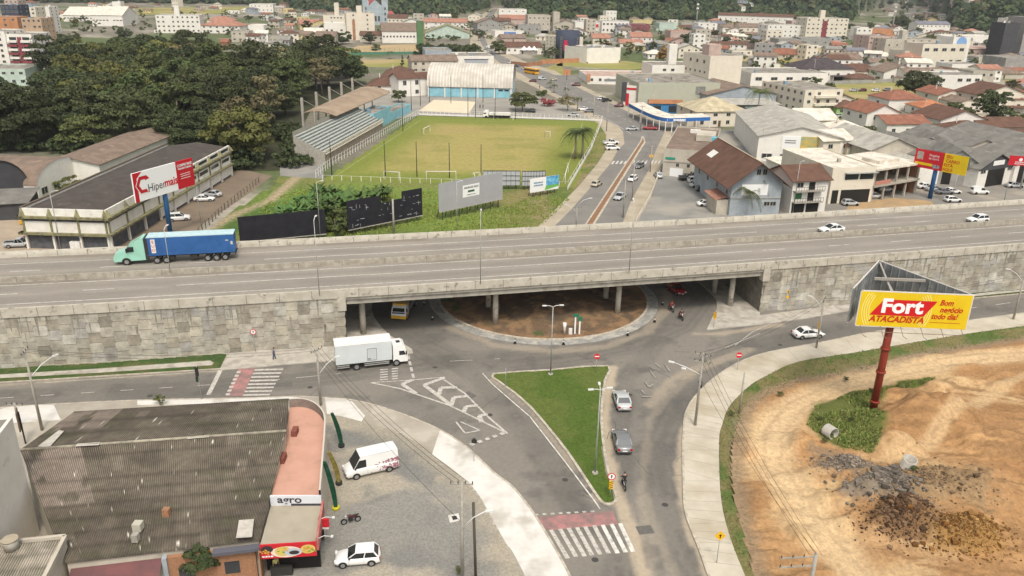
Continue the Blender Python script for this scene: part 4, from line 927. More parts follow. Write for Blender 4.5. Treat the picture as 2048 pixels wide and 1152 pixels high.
a=MB(); a.tube([(0,0,5.),(1.2,.2,6.2),(2.4,.4,6.6)],.05); a.build('arm',LW,PL['n'][0]); a=MB(); a.beam((2.4,.4,6.6),(3,.5,6.6),.26,.12); a.build('lamp_head',LW,PL['n'][0])
PL['o']=upole(1458,430,372,'concrete pole beside the palm by the blue grey wall',0,1,r=(.16,.12)); PL['p']=upole(1520,318,256,'slim pole in front of the big grey roofed warehouse',0,0,r=(.14,.1)); PL['q']=upole(1281,262,212,'utility pole at the bend beside the blue canopy',0,1)
PL['r']=upole(1402,240,195,'pole standing before the yellow hip roofed house',0,1,r=(.12,.09)); PL['s']=upole(1108,178,140,'pole under the orange sign by the far crossroads',0,0,r=(.12,.1)); PL['t']=upole(1132,200,160,'slim pole on the far verge behind the field',0,1,r=(.12,.1))
PL['u']=upole(1845,238,198,'pole left of the orange roofed house',0,1,r=(.12,.1)); PL['v']=upole(1625,162,118,'pole by the grassy lot near the black roofed house',0,1,r=(.12,.1)); PL['w']=upole(1010,140,112,'pole right of the white modern block',0,1,r=(.12,.1))
def wire(a,b,z1=None,z2=None,off=(0,0),label=None):
    A=PL[a][0].location+Vector((off[0],off[1],(z1 or PL[a][1]-.1))); B=PL[b][0].location+Vector((off[0],off[1],(z2 or PL[b][1]-.1)))
    return [A.lerp(B,t/12)-Vector((0,0,4*.9*(t/12)*(1-t/12))) for t in range(13)]
def wires(name,segs,label):
    m=MB()
    for s in segs: m.tube(s,.018,0,3,False)
    tag(m.build(name,pm('wire_black',(.04,.04,.04))),label,'cable')
wires('power_line',[wire('b','c',off=(o,0)) for o in(-.6,0,.6)]+[wire('b','c',6.2,6.6)],'overhead cables slung from the pole by the lorry to the pole on the gravel lot')
wires('power_line',[wire('d','h',off=(o,0)) for o in(-.5,0,.5)]+[wire('d','h',6.,5.5)],'overhead cables slung over the grass strip at the right')
wires('power_line',[wire('f','d',off=(0,o)) for o in(-.4,.4)]+[wire('f','g',off=(0,o)) for o in(-.4,.4)],'overhead cables slung along the right pavement')
wires('power_line',[wire('a','b',off=(0,o)) for o in(-.4,.4)],'overhead cables slung across the left road')
wires('power_line',[wire(a,b) for a,b in(('i','j'),('j','k'),('k','q'))],'overhead cables slung along the avenue')
# round, diamond and marker signs
SRED=pm('sign_red',(.55,.02,.03)); SYE=pm('sign_yellow',(.75,.42,.01)); SBK=pm('sign_black',(.015,.015,.015)); SWH=pm('sign_white',(.75,.75,.74))
def disc(mb,c,r,m,y=0,n=20,inner=None): mb.face([(c[0]+r*math.cos(2*math.pi*i/n),y,c[1]+r*math.sin(2*math.pi*i/n)) for i in range(n)],m)
def sign(px,py,h,kind,label,rz=0,base=.13,s=1.):
    p=G(px,py); r_=empty('road_sign',(p.x,p.y,base),R(rz),label,'road sign'); MB().tube([(0,.03,0),(0,.03,h)],.035,0,6).build('post',STEEL,r_)
    b=MB(); zc=h-.1
    if kind=='noentry': 
        b.tube([(0,-.02,zc),(0,0,zc)],.4*s,0,20); b.box(-.3*s,-.03,zc-.07*s,.3*s,-.021,zc+.07*s,1); b.build('sign_face',[SRED,SWH],r_)
    elif kind=='roundred':
        b.tube([(0,-.02,zc),(0,0,zc)],.4*s,0,20); disc(b,(0,zc),.31*s,1,-.024); b.face([(-.05,-.03,zc-.2),(.05,-.03,zc-.2),(.05,-.03,zc+.05),(.13,-.03,zc+.05),(0,-.03,zc+.22),(-.13,-.03,zc+.05),(-.05,-.03,zc+.05)] ,2); b.build('sign_face',[SRED,SWH,SBK],r_)
    elif kind=='diamond':
        q=.5*s; b.prism([(0,0)]*0 or [(-q,0),(0,-q),(q,0),(0,q)],-.01,.01); b.v=[(x,z_,y+zc) for x,y,z_ in b.v]; b.face([(.06,-.03,zc-.22),(.06,-.03,zc+.02),(.14,-.03,zc+.02),(0,-.03,zc+.2),(-.14,-.03,zc+.02),(-.04,-.03,zc+.02),(-.04,-.03,zc-.22)][::-1],1)
        b.build('sign_face',[SYE,SBK],r_)
    elif kind=='chevron' or kind=='marker':
        w_,hh=.22,.55; b.box(-w_,-.01,zc-hh,w_,0.01,zc+hh)
        for i in range(5): z_=zc-hh+.08+i*.2; b.face([(-w_,-.014,z_),(w_,-.014,z_+.14),(w_,-.014,z_+.22),(-w_,-.014,z_+.08)],1)
        b.build('sign_face',[SYE,SBK],r_)
    return r_
sign(1192,745,2.3,'noentry','red no entry sign at the top right corner of the grass island')
sign(1474,742,2.3,'noentry','red no entry sign on the right pavement kerb')
r_=sign(1220,998,2.6,'roundred','round red rimmed sign over a black and yellow marker board at the island tip')
b=MB(); b.box(-.2,-.01,1.05,.2,.01,2.0)
for i in range(4): z_=1.1+i*.22; b.face([(-.2,-.014,z_),(.2,-.014,z_+.12),(.2,-.014,z_+.2),(-.2,-.014,z_+.08)],1)
b.build('marker_board',[SYE,SBK],r_)
sign(1433,1128,3.0,'diamond','yellow diamond warning sign on the right pavement at the bottom')
r_=sign(1569,648-17,3.3,'diamond','pair of yellow diamond signs before the right stone wall',s=.55); r_.location=tuple(D(66.5,-.6,.14)); b=MB(); q=.28; b.prism([(-q,0),(0,-q),(q,0),(0,q)],-.01,.01); b.v=[(x,z_,y+2.35) for x,y,z_ in b.v]; b.build('lower_sign_face',SYE,r_)
sign(1427,655,1.9,'chevron','yellow and black marker board at the right mouth of the bridge opening')
sign(1632,690,3.0,'chevron','yellow marker board on a post beside the white coupe')
sign(511,706,3.1,'roundred','small round red rimmed sign before the left stone wall')
sign(1300,345,4.4,'diamond','upper yellow diamond sign on the avenue at the zebra crossing',s=1.3)
sign(1011,775,2.6,'','plain thin post without sign at the left corner of the grass island')
# traffic light seen from behind at left
p=G(404,800); r_=empty('traffic_light',(p.x,p.y,.13),0,'thin post with dark green traffic light heads beside the left road','traffic light'); MB().tube([(0,0,0),(-.1,0,4.4)],.05).build('post',STEEL,r_); MB().box(-.3,-.15,3.1,0,.15,4.3).build('signal_head',BLK,r_); MB().box(-.35,-.15,2.6-.2,-.05,.15,3.0).build('signal_head',pm('signal_green_black',(.02,.04,.02)),r_)
p=G(948,925); r_=empty('traffic_light',(p.x,p.y,.13),0,'thin post with small black triangular head on the new white pavement','traffic light'); MB().tube([(0,0,0),(0,0,2.6)],.03).build('post',STEEL,r_); MB().prism([(-.25,-.1),(.3,-.1),(0,.35)],2.3,2.7).build('signal_head',BLK,r_)
# ---------------- billboards ----------------
def frame_from(a,b):  # empty at a, +x towards b
    return math.atan2(b[1]-a[1],b[0]-a[0])
def board(name,a,b,h,z,label,cat='billboard',thick=.25):
    a=Vector(a);b=Vector(b); w_=(b-a).length; r_=empty(name,(a.x,a.y,0),frame_from(a,b),label,cat); return r_,w_
def panel(r_,w_,z,h,m,name='panel',frame=None,x0=0,t=.2,fr=.12):
    o=MB().box(x0,0,z,x0+w_,t,z+h).build(name,m,r_)
    if frame:
        f=MB()
        for a,b in(((x0,z),(x0+w_,z)),((x0,z+h),(x0+w_,z+h)),((x0,z),(x0,z+h)),((x0+w_,z),(x0+w_,z+h))): f.beam((a[0],-.01+t/2,a[1]),(b[0],-.01+t/2,b[1]),fr,t+.08)
        f.build('frame',frame,r_)
    return o
# Fort
YEL=pm('board_yellow',(.72,.52,.012),(.66,.46,.012),scale=.4,rough=.5); WFR=pm('frame_white',(.6,.57,.52)); GRB=pm('board_back_grey',(.2,.22,.23),(.15,.165,.17),scale=1,c3=(.26,.27,.27),s3=.8)
fa,fb,fc=Vector((38.8,82.7)),Vector((50.7,81.9)),Vector((45.1,93.2)); zb=12.;hh=4.1
r_,fw=board('billboard',fa,fb,hh,zb,'tall three sided yellow billboard reading Fort Atacadista on a leaning red mast'); 
panel(r_,fw,zb,hh,YEL,'front_panel',WFR,t=.15)
inv=Matrix.Rotation(-r_.rotation_euler.z,2); lf=lambda v:inv@(Vector(v)-fa)
c_=lf(fc)
for a,b in((Vector((-.7,.75)),c_),(Vector((fw,.2)),c_)):
    d=(b-a).normalized(); n_=Vector((-d.y,d.x))*.08
    m=MB(); m.prism([a+n_,a-n_,b-n_,b+n_],zb,zb+hh); 
    L_=(b-a).length; k=int(L_/1.0)
    for i in range(1,k): q=a+d*(i*L_/k); nn=n_*1.6*(1 if (Vector((fw/2,3))-q).dot(n_)>0 else -1); m.beam((q.x+nn.x,q.y+nn.y,zb),(q.x+nn.x,q.y+nn.y,zb+hh),.1)
    m.build('side_panel',GRB,r_)
    f=MB(); 
    for z_ in(zb,zb+hh): f.beam((*a,z_),(*b,z_),.12,.14)
    f.build('frame',WFR,r_)
pb=lf((43.2,83.7)); m=MB(); m.beam((c_.x*.5+.2,c_.y*.45,zb+hh-.2),(fw-(fw-c_.x)*.5,c_.y*.45,zb+hh-.2),.28); m.beam((c_.x,c_.y-.3,zb+hh-.15),(c_.x-1.6,1.2,zb+hh-1.),.2); m.beam((c_.x,c_.y-.3,zb+hh-.4),(pb.x+.3,pb.y+.2,zb+2.6),.12); m.beam((.6,.6,zb+hh-.4),(fw-.6,.6,zb+hh-.4),.12)
m.beam((.5,.5,zb+.3),(fw-.5,.5,zb+.3),.2); m.beam((fw-.6,.6,zb+2.8),(pb.x,pb.y,zb+2.4),.1); m.beam((.6,.6,zb+2.8),(pb.x,pb.y,zb+2.4),.1); m.build('truss',pm('truss_grey',(.3,.28,.25)),r_)
MST=pm('mast_red',(.26,.04,.022),(.2,.035,.02),scale=2,rough=.5)
m=MB(); m.tube([(pb.x,pb.y,0),(pb.x,pb.y,zb+3.3)],.42,0,16)
for z_ in(1.7,5.6,8.6): m.tube([(pb.x,pb.y,z_),(pb.x,pb.y,z_+.22)],.56,0,16)
m.build('mast',MST,r_)
m=MB(); 
for i in range(6): x=.5+i*2.2; m.tube([(x,0,zb),(x+.1,-.9,zb-.75),(x+.35,-1.3,zb-.85)],.035,0,5)
m.beam((.4,-.5,zb-.5),(fw-.2,-.5,zb-.5),.05); m.build('spotlight_arm',pm('rusty_steel',(.2,.15,.11)),r_)
FR=pm('print_red2',(.55,.012,.015),rough=.5); FO=pm('print_dark_red',(.5,.03,.01),rough=.5); FY=pm('print_pale_yellow',(.8,.68,.2),rough=.5)
m=MB()
def arc(mb,cx,cz,r,a0,a1,w_,y=-.012,m=0,n=40,zmin=zb+.05,zmax=zb+hh-.05,xmax=fw):
    for i in range(n):
        t0,t1=[R(a0+(a1-a0)*(i+j)/n) for j in(0,1)]
        P_=[(cx+(r+s)*math.cos(t),y,cz+(r+s)*math.sin(t)) for t,s in((t0,-w_),(t1,-w_),(t1,w_),(t0,w_))]
        if all(zmin<p[2]<zmax and .1<p[0]<xmax-.1 for p in P_): mb.face(P_,m)
for r1 in(3.0,3.25,3.5,3.75):
    for a0,a1 in((-33,33),(147,213)): m=MB(); arc(m,4.1,zb+2.05,r1,a0,a1,.05,n=60); m.build('printed_ring',FY,r_)
m=MB(); z_=zb+1.35; m.face([(1.25,-.02,z_),(7.1,-.02,z_),(8.3,-.02,z_+1.9),(2.55,-.02,z_+1.9)]); m.build('logo_band',FR,r_)
text('Fort',2.3,pm('print_white',(.8,.8,.8)),r_,(4.6,-.03,zb+2.42),name='lettering',off=.085,sx=1.12); text('ATACADISTA',1.0,FO,r_,(4.25,-.03,zb+.88),shear=.25,off=.032,sx=.98)
for i,(s,x) in enumerate((('Bom',9.25),('negócio',10.05),('todo dia!',9.45))): text(s,.92,FO,r_,(x+(0.15 if i==0 else 0)-.1,-.03,zb+3.1-i*.82),shear=.25,off=.022,sx=.84)
MB().box(7.9,-.02,zb+.7,11.2,-.01,zb+.75).build('printed_line',FO,r_)
# Hipermais
ha,hb=Vector((-67.6,138.7)),Vector((-62.3,152.8)); r_,fw=board('billboard',ha,hb,5.3,9,'red and white billboard reading Hipermais on a blue mast beside the office block'); zb,hh=9.,5.3
panel(r_,fw*.7,zb,hh,pm('board_white',(.82,.82,.81),rough=.5),'white_panel',None,x0=0,t=.3); panel(r_,fw*.3,zb+.0,hh,pm('board_red',(.5,.015,.025),rough=.5),'red_panel',None,x0=fw*.7,t=.3)
m=MB(); m.box(0,-.01,zb,.9,.0,zb+hh); m.face([(.9,-.012,zb+hh),(.9,-.012,zb+4.2),(2.3,-.012,zb+hh)][::-1]); m.build('red_edge',_mc['board_red'],r_)
cx,cz=2.3,zb+2.9; hx=lambda r1,a:(cx+r1*math.cos(R(a)),-.03,cz+r1*math.sin(R(a)))
m=MB()
for a in(60,120,180,240): m.face([hx(1.05,a),hx(1.75,a),hx(1.75,a+60),hx(1.05,a+60)][::-1])
m.face([hx(.75,60),hx(1.75,60),hx(1.75,30)],0); m.build('logo',_mc['board_red'],r_)
m=MB()
for a in(60,120,180,240): m.face([(*hx(1.78,a)[:1],-.025,hx(1.78,a)[2]),(hx(1.95,a)[0],-.025,hx(1.95,a)[2]),(hx(1.95,a+60)[0],-.025,hx(1.95,a+60)[2]),(hx(1.78,a+60)[0],-.025,hx(1.78,a+60)[2])][::-1])
m.build('logo_outline',SWH,r_)
text('Hiper',2.1,pm('print_grey',(.06,.06,.06)),r_,(5.3,-.03,zb+1.9),sx=.9); text('mais',2.1,FR,r_,(8.95,-.03,zb+1.95),off=.05,sx=.9)
for i,(s,z_,sz) in enumerate((('COMPRE MAIS',4.4,.72),('POR MUITO MENOS',3.8,.46))): text(s,sz,SWH,r_,(fw*.85,-.03,zb+z_),off=.015 if sz>.4 else 0,sx=.85)
for z_ in(2.75,2.35,1.9): lines(r_,fw*.85,zb+z_,2.6,-.02,SWH,1,.13)
sz=0
m=MB(); m.tube([(fw/2,.6,0),(fw/2,.6,zb+hh-1)],.45,0,14); m.build('mast',pm('mast_blue',(.02,.09,.22),rough=.5),r_); m=MB(); m.box(.2,.3,zb+.3,fw-.2,.5,zb+.6); m.box(.2,.3,zb+hh-.8,fw-.2,.5,zb+hh-.4); m.build('truss',CHS,r_)
# ground hoardings
def hoarding(a,b,h,z,m,label,legs=6,rail=True,zb2=None,mats=None,holes=None):
    A=Vector(G(*a,z)[:2]);B=Vector(G(*b,z)[:2]); r_,w_=board('hoarding',A,B,h,z,label,'hoarding')
    if not holes: panel(r_,w_,z,h,m,t=.1)
    else:
        for i,(x0,x1,z0,z1) in enumerate(holes): MB().box(w_*x0,0,z+h*z0,w_*x1,.1,z+h*z1).build('panel',m,r_)
    WD=pm('timber_dark',(.07,.05,.035)); 
    for i in range(legs):
        x=w_*(i+.5)/legs; l=MB(); l.beam((x,.2,0),(x,.2,z+h*.7),.16); l.beam((x,.2,z+h*.6),(x,2.2,0),.12); l.build('leg',WD,r_)
    if rail: MB().box(0,-.15,z-.16,w_,.05,z-.02).build('rail',PG,r_)
    return r_,w_
BK=pm('board_black',(.012,.011,.017),(.02,.019,.026),scale=.6,rough=.6)
hoarding((480,484),(653,467),4.8,1.,BK,'large plain black hoarding behind the viaduct, lower left of the banana plants',7)
r_,w_=hoarding((696,460),(845,430),5.8,1.2,BK,'black hoarding with torn middle and white scratches behind the viaduct',7,holes=[(0,.34,0,1),(.34,.44,0,.98),(.44,.6,0,.72),(.6,.72,0,.75),(.72,1.0,0,1)])
m=MB(); rs=random.Random(4)
for i in range(46):
    x=rs.choice([rs.uniform(.03,.3),rs.uniform(.72,.97),rs.uniform(.3,.9)])*w_; z_=1.2+rs.choice([.12,.3,.52,.7,.8])*5.8*.95+rs.uniform(-.1,.1)
    if z_>1.2+5.8*.7 and .33<x/w_<.72: continue
    if rs.random()<.7: m.box(x,-.02,z_,x+rs.uniform(.2,.7),-.005,z_+.07)
    else: m.box(x,-.02,z_-.4,x+.07,-.005,z_+rs.uniform(.1,.6))
m.build('scratch',pm('scratch_white',(.4,.4,.42)),r_)
r_,w_=hoarding((878,424),(1005,397),6.,2.,pm('board_grey',(.36,.36,.37),(.33,.33,.34),scale=.3,rough=.5),'large light grey hoarding with small white notice reading Anuncie aqui',8)
MB().box(w_*.36,-.03,4.0,w_*.62,-.01,6.6).build('notice',SWH,r_); text('ANUNCIE AQUI',.62,SBK,r_,(w_*.49,-.05,6.0),sx=.9,off=.01); MB().box(w_*.44,-.05,4.95,w_*.54,-.04,5.4).build('notice_logo',pm('logo_green',(.03,.09,.05)),r_); lines(r_,w_*.49,4.45,2.4,-.05,SBK,1,.12)
r_,w_=hoarding((1060,386),(1117,377),3.3,1.2,SWH,'small white and blue hoarding before the fence of the field',4,rail=False)
MB().box(w_*.55,-.03,2.2,w_,-.01,4.5).build('blue_print',pm('print_blue',(.03,.2,.45),(.2,.5,.65),scale=1.),r_); MB().face([(w_*.5,-.035,1.3),(w_,-.035,1.9),(w_,-.035,2.4),(w_*.55,-.035,2.4)]).build('green_print',pm('print_green',(.15,.4,.1)),r_); lines(r_,w_*.28,3.4,2.6,-.05,pm('print_blue2',(.1,.25,.4)),2,.3)
FRM=pm('panel_white_grid',(.4,.42,.43))
for a,b,l in(((966,371),(1040,371),'dark framed empty hoarding with pale panels beside the field'),((1044,372),(1090,371),'short dark framed hoarding with pale panels behind the blue one')):
    r_,w_=hoarding(a,b,3.6,1.,FRM,l,5,rail=False); m=MB()
    for i in range(9): m.beam((w_*i/8,-.03,1),(w_*i/8,-.03,4.6),.08)
    for z_ in(1,2.2,3.4,4.6): m.beam((0,-.03,z_),(w_,-.03,z_),.1)
    m.build('frame',CHS,r_)
# red / yellow billboard on blue mast
A=Vector(G(1826,332,7)[:2]);B=Vector(G(1930,352,7)[:2]); r_,w_=board('billboard',A,B,4.4,7,'red and yellow billboard reading Seu carro esta aqui on a blue mast')
MB().box(0,0,7,w_*.56,.2,11.3).build('red_panel',_mc['board_red'],r_); MB().box(w_*.56,0,7,w_,.2,11.3).build('yellow_panel',YEL,r_)
for i,s in enumerate(('SEU','CARRO','ESTÁ','AQUI')): text(s,.98,FO,r_,(w_*(.66+(.07 if i==1 else 0)),-.02,10.6-i*.98),off=.015,sx=.95)
MB().box(.3,-.02,7.7,w_*.36,-.01,8.3).build('yellow_strip',YEL,r_); MB().box(.5,-.02,8.9,2.0,-.01,10.8).build('orange_print',pm('print_orange',(.6,.2,.03),(.2,.4,.5),scale=1.5),r_)
text('Shopping\ndo Carro',.75,SWH,r_,(w_*.37,-.02,9.9),sx=.85); MB().box(w_*.37,-.02,7.4,w_*.5,-.01,8.2).build('car_picture',pm('print_car',(.4,.42,.45),(.1,.1,.12),scale=3),r_)
m=MB(); m.tube([(w_*.42,.7,0),(w_*.42,.7,9)],.5,0,14); m.build('mast',_mc['mast_blue'],r_); m=MB(); m.box(1,1.8,8.0,w_-.3,2.0,11.2); m.box(0.2,.2,10.8,.5,2,11); m.build('back_panel',GRB,r_)
A=Vector(G(2016,330,6)[:2]);B=Vector(G(2062,333,6)[:2]); r_,w_=board('billboard',A,B,2.3,6,'small red sign with white emblem at the right edge'); MB().box(0,0,6,w_,.15,8.4).build('panel',_mc['board_red'],r_); m=MB(); disc(m,(w_*.5,7.5),.42,0,-.02); m.build('emblem',SWH,r_); lines(r_,w_*.5,6.9,2.4,-.02,SWH,2,.22); MB().tube([(w_*.8,.4,0),(w_*.8,.4,6.5)],.18).build('mast',STEEL,r_)
# concrete pipes on the dirt
for x,y,rx,ry,l in((1651,868,90,25,'concrete pipe ring lying on its side in the weeds'),(1812,943,15,0,'concrete pipe ring standing on end on the bare earth')):
    g=G(x,y,.3); n=24; m=MB(); ro_,ri=.72,.6; V=[]
    for z_ in(0,1.15):
        for r1 in(ro_,ri): V+=[(r1*math.cos(2*math.pi*i/n),r1*math.sin(2*math.pi*i/n),z_) for i in range(n)]
    Fq=[]
    for i in range(n):
        j=(i+1)%n; Fq+=[(i,j,2*n+j,2*n+i),(n+j,n+i,3*n+i,3*n+j),(i,n+i,n+j,j)[::-1],(2*n+i,2*n+j,3*n+j,3*n+i)]
    m.raw(V,Fq,0,True); o=m.build('concrete_pipe',pm('pipe_concrete',(.42,.4,.36),(.33,.31,.27),scale=2)); zz=max(zdirt(g.x+a_,g.y+b_) for a_,b_ in((0,0),(.7,0),(-.7,0),(0,.7),(0,-.7))) if rx!=90 else zdirt(g.x,g.y); o.location=(g.x,g.y,zz+(.6 if rx==90 else -.05)); o.rotation_euler=(R(rx),0,R(ry)); tag(o,l,'pipe')
# rubble lumps and rocks on the dirt lot (too many to count)
def rubble(name,cx,cy,n,rad,cols,label,sz=(.06,.26)):
    V=[];Fq=[];C=[];g=G(cx,cy); rr_=random.Random(n)
    for i in range(n):
        a=rr_.uniform(0,6.28); d=min(rad*1.5,abs(rr_.gauss(0,rad*.52))); x=g.x+d*1.5*math.cos(a); y=g.y+d*math.sin(a); s=rr_.uniform(*sz)*rr_.uniform(.5,1)*(2.6 if rr_.random()<.05 else 1); z_=zdirt(x,y)+s*.2; b=len(V); rz=rr_.uniform(0,3.1)
        for sx_,sy_,sz_ in[(-1,-1,-1),(1,-1,-1),(1,1,-1),(-1,1,-1),(-1,-1,1),(1,-1,1),(1,1,1),(-1,1,1)]:
            u=sx_*s*.5*rr_.uniform(.5,1.1); v_=sy_*s*.5*rr_.uniform(.5,1.1); V.append((x+u*math.cos(rz)-v_*math.sin(rz),y+u*math.sin(rz)+v_*math.cos(rz),z_+sz_*s*.35*rr_.uniform(.5,1.2)))
        Fq+=[tuple(b+k for k in q) for q in((0,3,2,1),(4,5,6,7),(0,1,5,4),(1,2,6,5),(2,3,7,6),(3,0,4,7))]; C+=[np.array(rr_.choice(cols))*rr_.uniform(.7,1.2)]*6
    npmesh(name,V,Fq,painted('rubble_surface',fs=5,amt=.3),np.array(C),face=True,smooth=False,kind='stuff',label=label,cat='rubble')
rubble('rubble',1690,945,1500,2.5,[(.19,.16,.13),(.3,.25,.19),(.13,.11,.09)],'low heap of grey rubble and broken stone on the dirt')
rubble('rubble',1765,1003,1100,2.6,[(.17,.145,.12),(.23,.2,.16),(.13,.11,.09)],'dark grey asphalt rubble heap on the dirt',(.1,.45))
rubble('rubble',1850,985,900,5.,[(.22,.15,.085),(.17,.115,.065)],'wide brown heap of loose soil and stones')
rubble('rubble',1800,1060,2200,2.7,[(.11,.06,.032),(.19,.12,.07),(.07,.04,.022)],'dark brown heap of clods near the bottom')
rubble('rubble',1930,1088,2000,2.7,[(.25,.13,.04),(.16,.075,.02),(.32,.19,.07)],'orange brown heap of clods near the bottom right')
# totem on the roundabout
p=G(1155,672); r_=empty('totem_sign',(p.x,p.y,.3),0,'small white and green totem with a white figure like post on the roundabout','sign')
m=MB(); m.box(-.5,0,0,-.3,.2,2.9); m.box(.15,0,0,.35,.2,2.4); m.build('post',SWH,r_); m=MB(); m.box(-.75,-.1,2.7,.1,.1,3.1); m.box(.0,-.1,2.1,.55,.1,2.7); m.build('green_panel',pm('totem_green',(.02,.15,.08)),r_); m=MB(); m.box(-1.3,-.2,0,-.8,.1,.9); m.tube([(-1.9,0,.0),(-1.9,0,1.0),(-1.9,0,1.7)],[.12,.2,.3]); m.build('white_box',WT,r_)
# ---------------- ground sheets behind the viaduct ----------------
ASP=pm('avenue_asphalt',(.2,.19,.17),(.165,.157,.145),scale=.15,bump=.01)
DST=pm('sidewalk_dusty',(.4,.345,.26),(.31,.27,.2),scale=.2); LOT=pm('parking_gravel',(.23,.225,.21),(.18,.178,.165),scale=.12,c3=(.3,.28,.24),s3=.05)
avl=[(1104,458),(1144,418),(1184,372),(1222,326),(1236,300),(1249,288),(1246,264),(1236,252),(1209,240),(1184,226),(1140,204),(1111,188),(1070,165),(1040,146),(1012,136),(985,114),(965,92),(955,70),(957,52),(975,28),(985,18)]
avr=[(995,18),(985,34),(968,54),(967,70),(975,88),(995,108),(1030,124),(1060,134),(1100,146),(1130,162),(1165,180),(1224,208),(1280,236),(1330,246),(1430,256),(1430,262),(1330,262),(1322,280),(1312,300),(1299,338),(1264,398),(1244,450)]
slab('pavement',[(1072,458),(1112,418),(1158,372),(1196,326),(1212,300),(1212,270),(1200,250),(1186,240),(1120,200),(1000,140),(940,90),(942,60),(965,28),(985,16),(1003,16),(985,60),(1000,100),(1060,128),(1110,142),(1165,172),(1224,200),(1290,230),(1345,240),(1345,262),(1335,300),(1318,340),(1296,398),(1272,450)],0,.06,DST)
flat('avenue',avl+avr,.08,ASP)
flat('avenue',[(1040,136),(1100,150),(1180,152),(1180,160),(1110,172),(1075,168)],.085,ASP)
slab('avenue_median',[(1166,456),(1186,456),(1291,286),(1288,274),(1283,274),(1280,284)],.05,.22,KERB); slab('avenue_median_bed',[(1170,456),(1181,456),(1288,284),(1286,277),(1283,284)],.1,.26,pm('bed_brown',(.25,.135,.07),(.19,.11,.06),scale=1.5))
mk2=MB()
for i in range(9): x=1222+i*8.2; mk2.face([G(x,328-i*.2,.1),G(x+4,328,.1),G(x+8,322-i*.2,.1),G(x+4.5,322,.1)])
for i in range(4): x=1301+i*-0+i*7; mk2.face([G(x,327,.1),G(x+4,327,.1),G(x+7,321,.1),G(x+3.5,321,.1)])
line_strip(mk2,W2([(1110,188),(1180,222),(1216,240),(1262,268)]),.2,.1,0,None); line_strip(mk2,W2([(1110,170),(1200,215),(1270,248)]),.15,.1,0,(3,3))
tag(mk2.build('avenue_markings',MK),kind='structure')
# grass between viaduct and field
def gback(X,Y):
    c=lerp(const(X,(.17,.17,.05)),(.10,.14,.03),sstep(.35,.6,fbm(X,Y,9.)))
    for q,w_ in((W2([(600,400),(700,385),(860,400),(900,440)]),16),):
        c=lerp(c,(.14,.2,.035),.9*(1-sstep(w_*.3,w_,dpoly(X,Y,q)+8*(fbm(X,Y,5.)-.5))))
    c=lerp(c,(.25,.19,.1),.8*sstep(.5,.65,fbm(X+50,Y,7.))*sstep(-10,12,X)); c=lerp(c,(.34,.27,.17),1-sstep(.5,2.,dpoly(X,Y,W2([(400,470),(470,430),(540,402),(575,372),(600,350),(650,352)]))))
    c=lerp(c,(.05,.11,.02),.8*(1-sstep(2,9,dpoly(X,Y,W2([(500,455),(560,420),(640,400)])))))
    return c
grid('rough_grass',W2([(395,480),(470,420),(545,372),(560,352),(640,356),(840,362),(1140,372),(1200,250),(1212,250),(1212,300),(1158,372),(1072,462),(1000,500),(600,520),(395,520)]),1.2,None,gback,painted('rough_grass',fs=1.2,amt=.5,bump=.15),z=.03)
fld=W2([(648,360),(838,232),(1204,243),(1150,375)])
pitch=W2([(672,352),(842,240),(1165,247),(1125,364)])
def fieldc(X,Y):
    s=sdist(X,Y,pitch); c=lerp(const(X,(.16,.19,.032)),(.30,.255,.085),sstep(-1,-16,s)*.0+(1-sstep(-13,-1,s))*.95)
    c=lerp(c,(.30,.225,.1),.4*sstep(.5,.68,fbm(X,Y,14.))*(1-sstep(-14,-5,s))); c=lerp(c,(.16,.17,.035),.4*sstep(.55,.7,fbm(X+40,Y,9.)))
    band=(np.sin((X*.15+Y*.99)*1.1)>0)*.5; return c*(1+.05*(band[...,None]-.25))
grid('soccer_field',fld,1.,None,fieldc,painted('field_turf',fs=.8,amt=.2,bump=.05),z=.05)
fm=MB(); P4=[Vector(p) for p in pitch]
def fl(a,b,w=.18,m=0): line_strip(fm,[a,b],w,.07,m)
for i in range(4): fl(P4[i],P4[(i+1)%4])
tag(fm.build('field_lines',pm('line_chalk',(.42,.42,.25),(.26,.27,.1),scale=.5)),kind='structure')
flat('gravel_yard',[(560,330),(610,300),(645,330),(648,358),(560,352)],.04,LOT); flat('club_yard',[(700,215),(760,180),(850,165),(1060,190),(1200,222),(1206,242),(838,231),(780,240),(720,240)],.04,pm('yard_pale',(.3,.28,.24),(.24,.225,.2),scale=.1))
slab('sand_court',[(838,222),(868,200),(952,204),(938,227)],.03,.1,pm('sand_pale',(.62,.54,.4),(.58,.5,.36),scale=.3))
flat('parking_lot',[(1252,448),(1270,412),(1300,352),(1310,345),(1420,343),(1475,440),(1480,452)],.045,LOT)
flat('forecourt',[(1480,450),(1440,380),(1560,380),(1700,380),(1900,360),(2150,345),(2150,415),(1800,425)],.035,pm('forecourt_gravel',(.22,.205,.18),(.17,.16,.145),scale=.1,c3=(.3,.27,.22),s3=.05))
flat('yard',[(1335,262),(1530,258),(1575,345),(1305,352)],.033,LOT)
flat('earth_patch',[(1690,424),(1700,405),(1790,396),(1860,402),(1870,412)],.06,pm('earth_tan',(.4,.27,.14),(.3,.22,.13),scale=.4))
flat('yard',[(-200,520),(-200,440),(60,440),(90,470),(120,490),(240,520)],.04,pm('yard_tan',(.38,.31,.23),(.3,.245,.18),scale=.2)); flat('yard',[(228,512),(232,490),(480,338),(545,352),(520,372),(400,452),(400,500)],.045,pm('yard_brown',(.2,.155,.11),(.16,.125,.09),scale=.2))
FG=pm('far_field',(.26,.25,.07),(.2,.2,.055),scale=.03,c3=(.35,.27,.13),s3=.02)
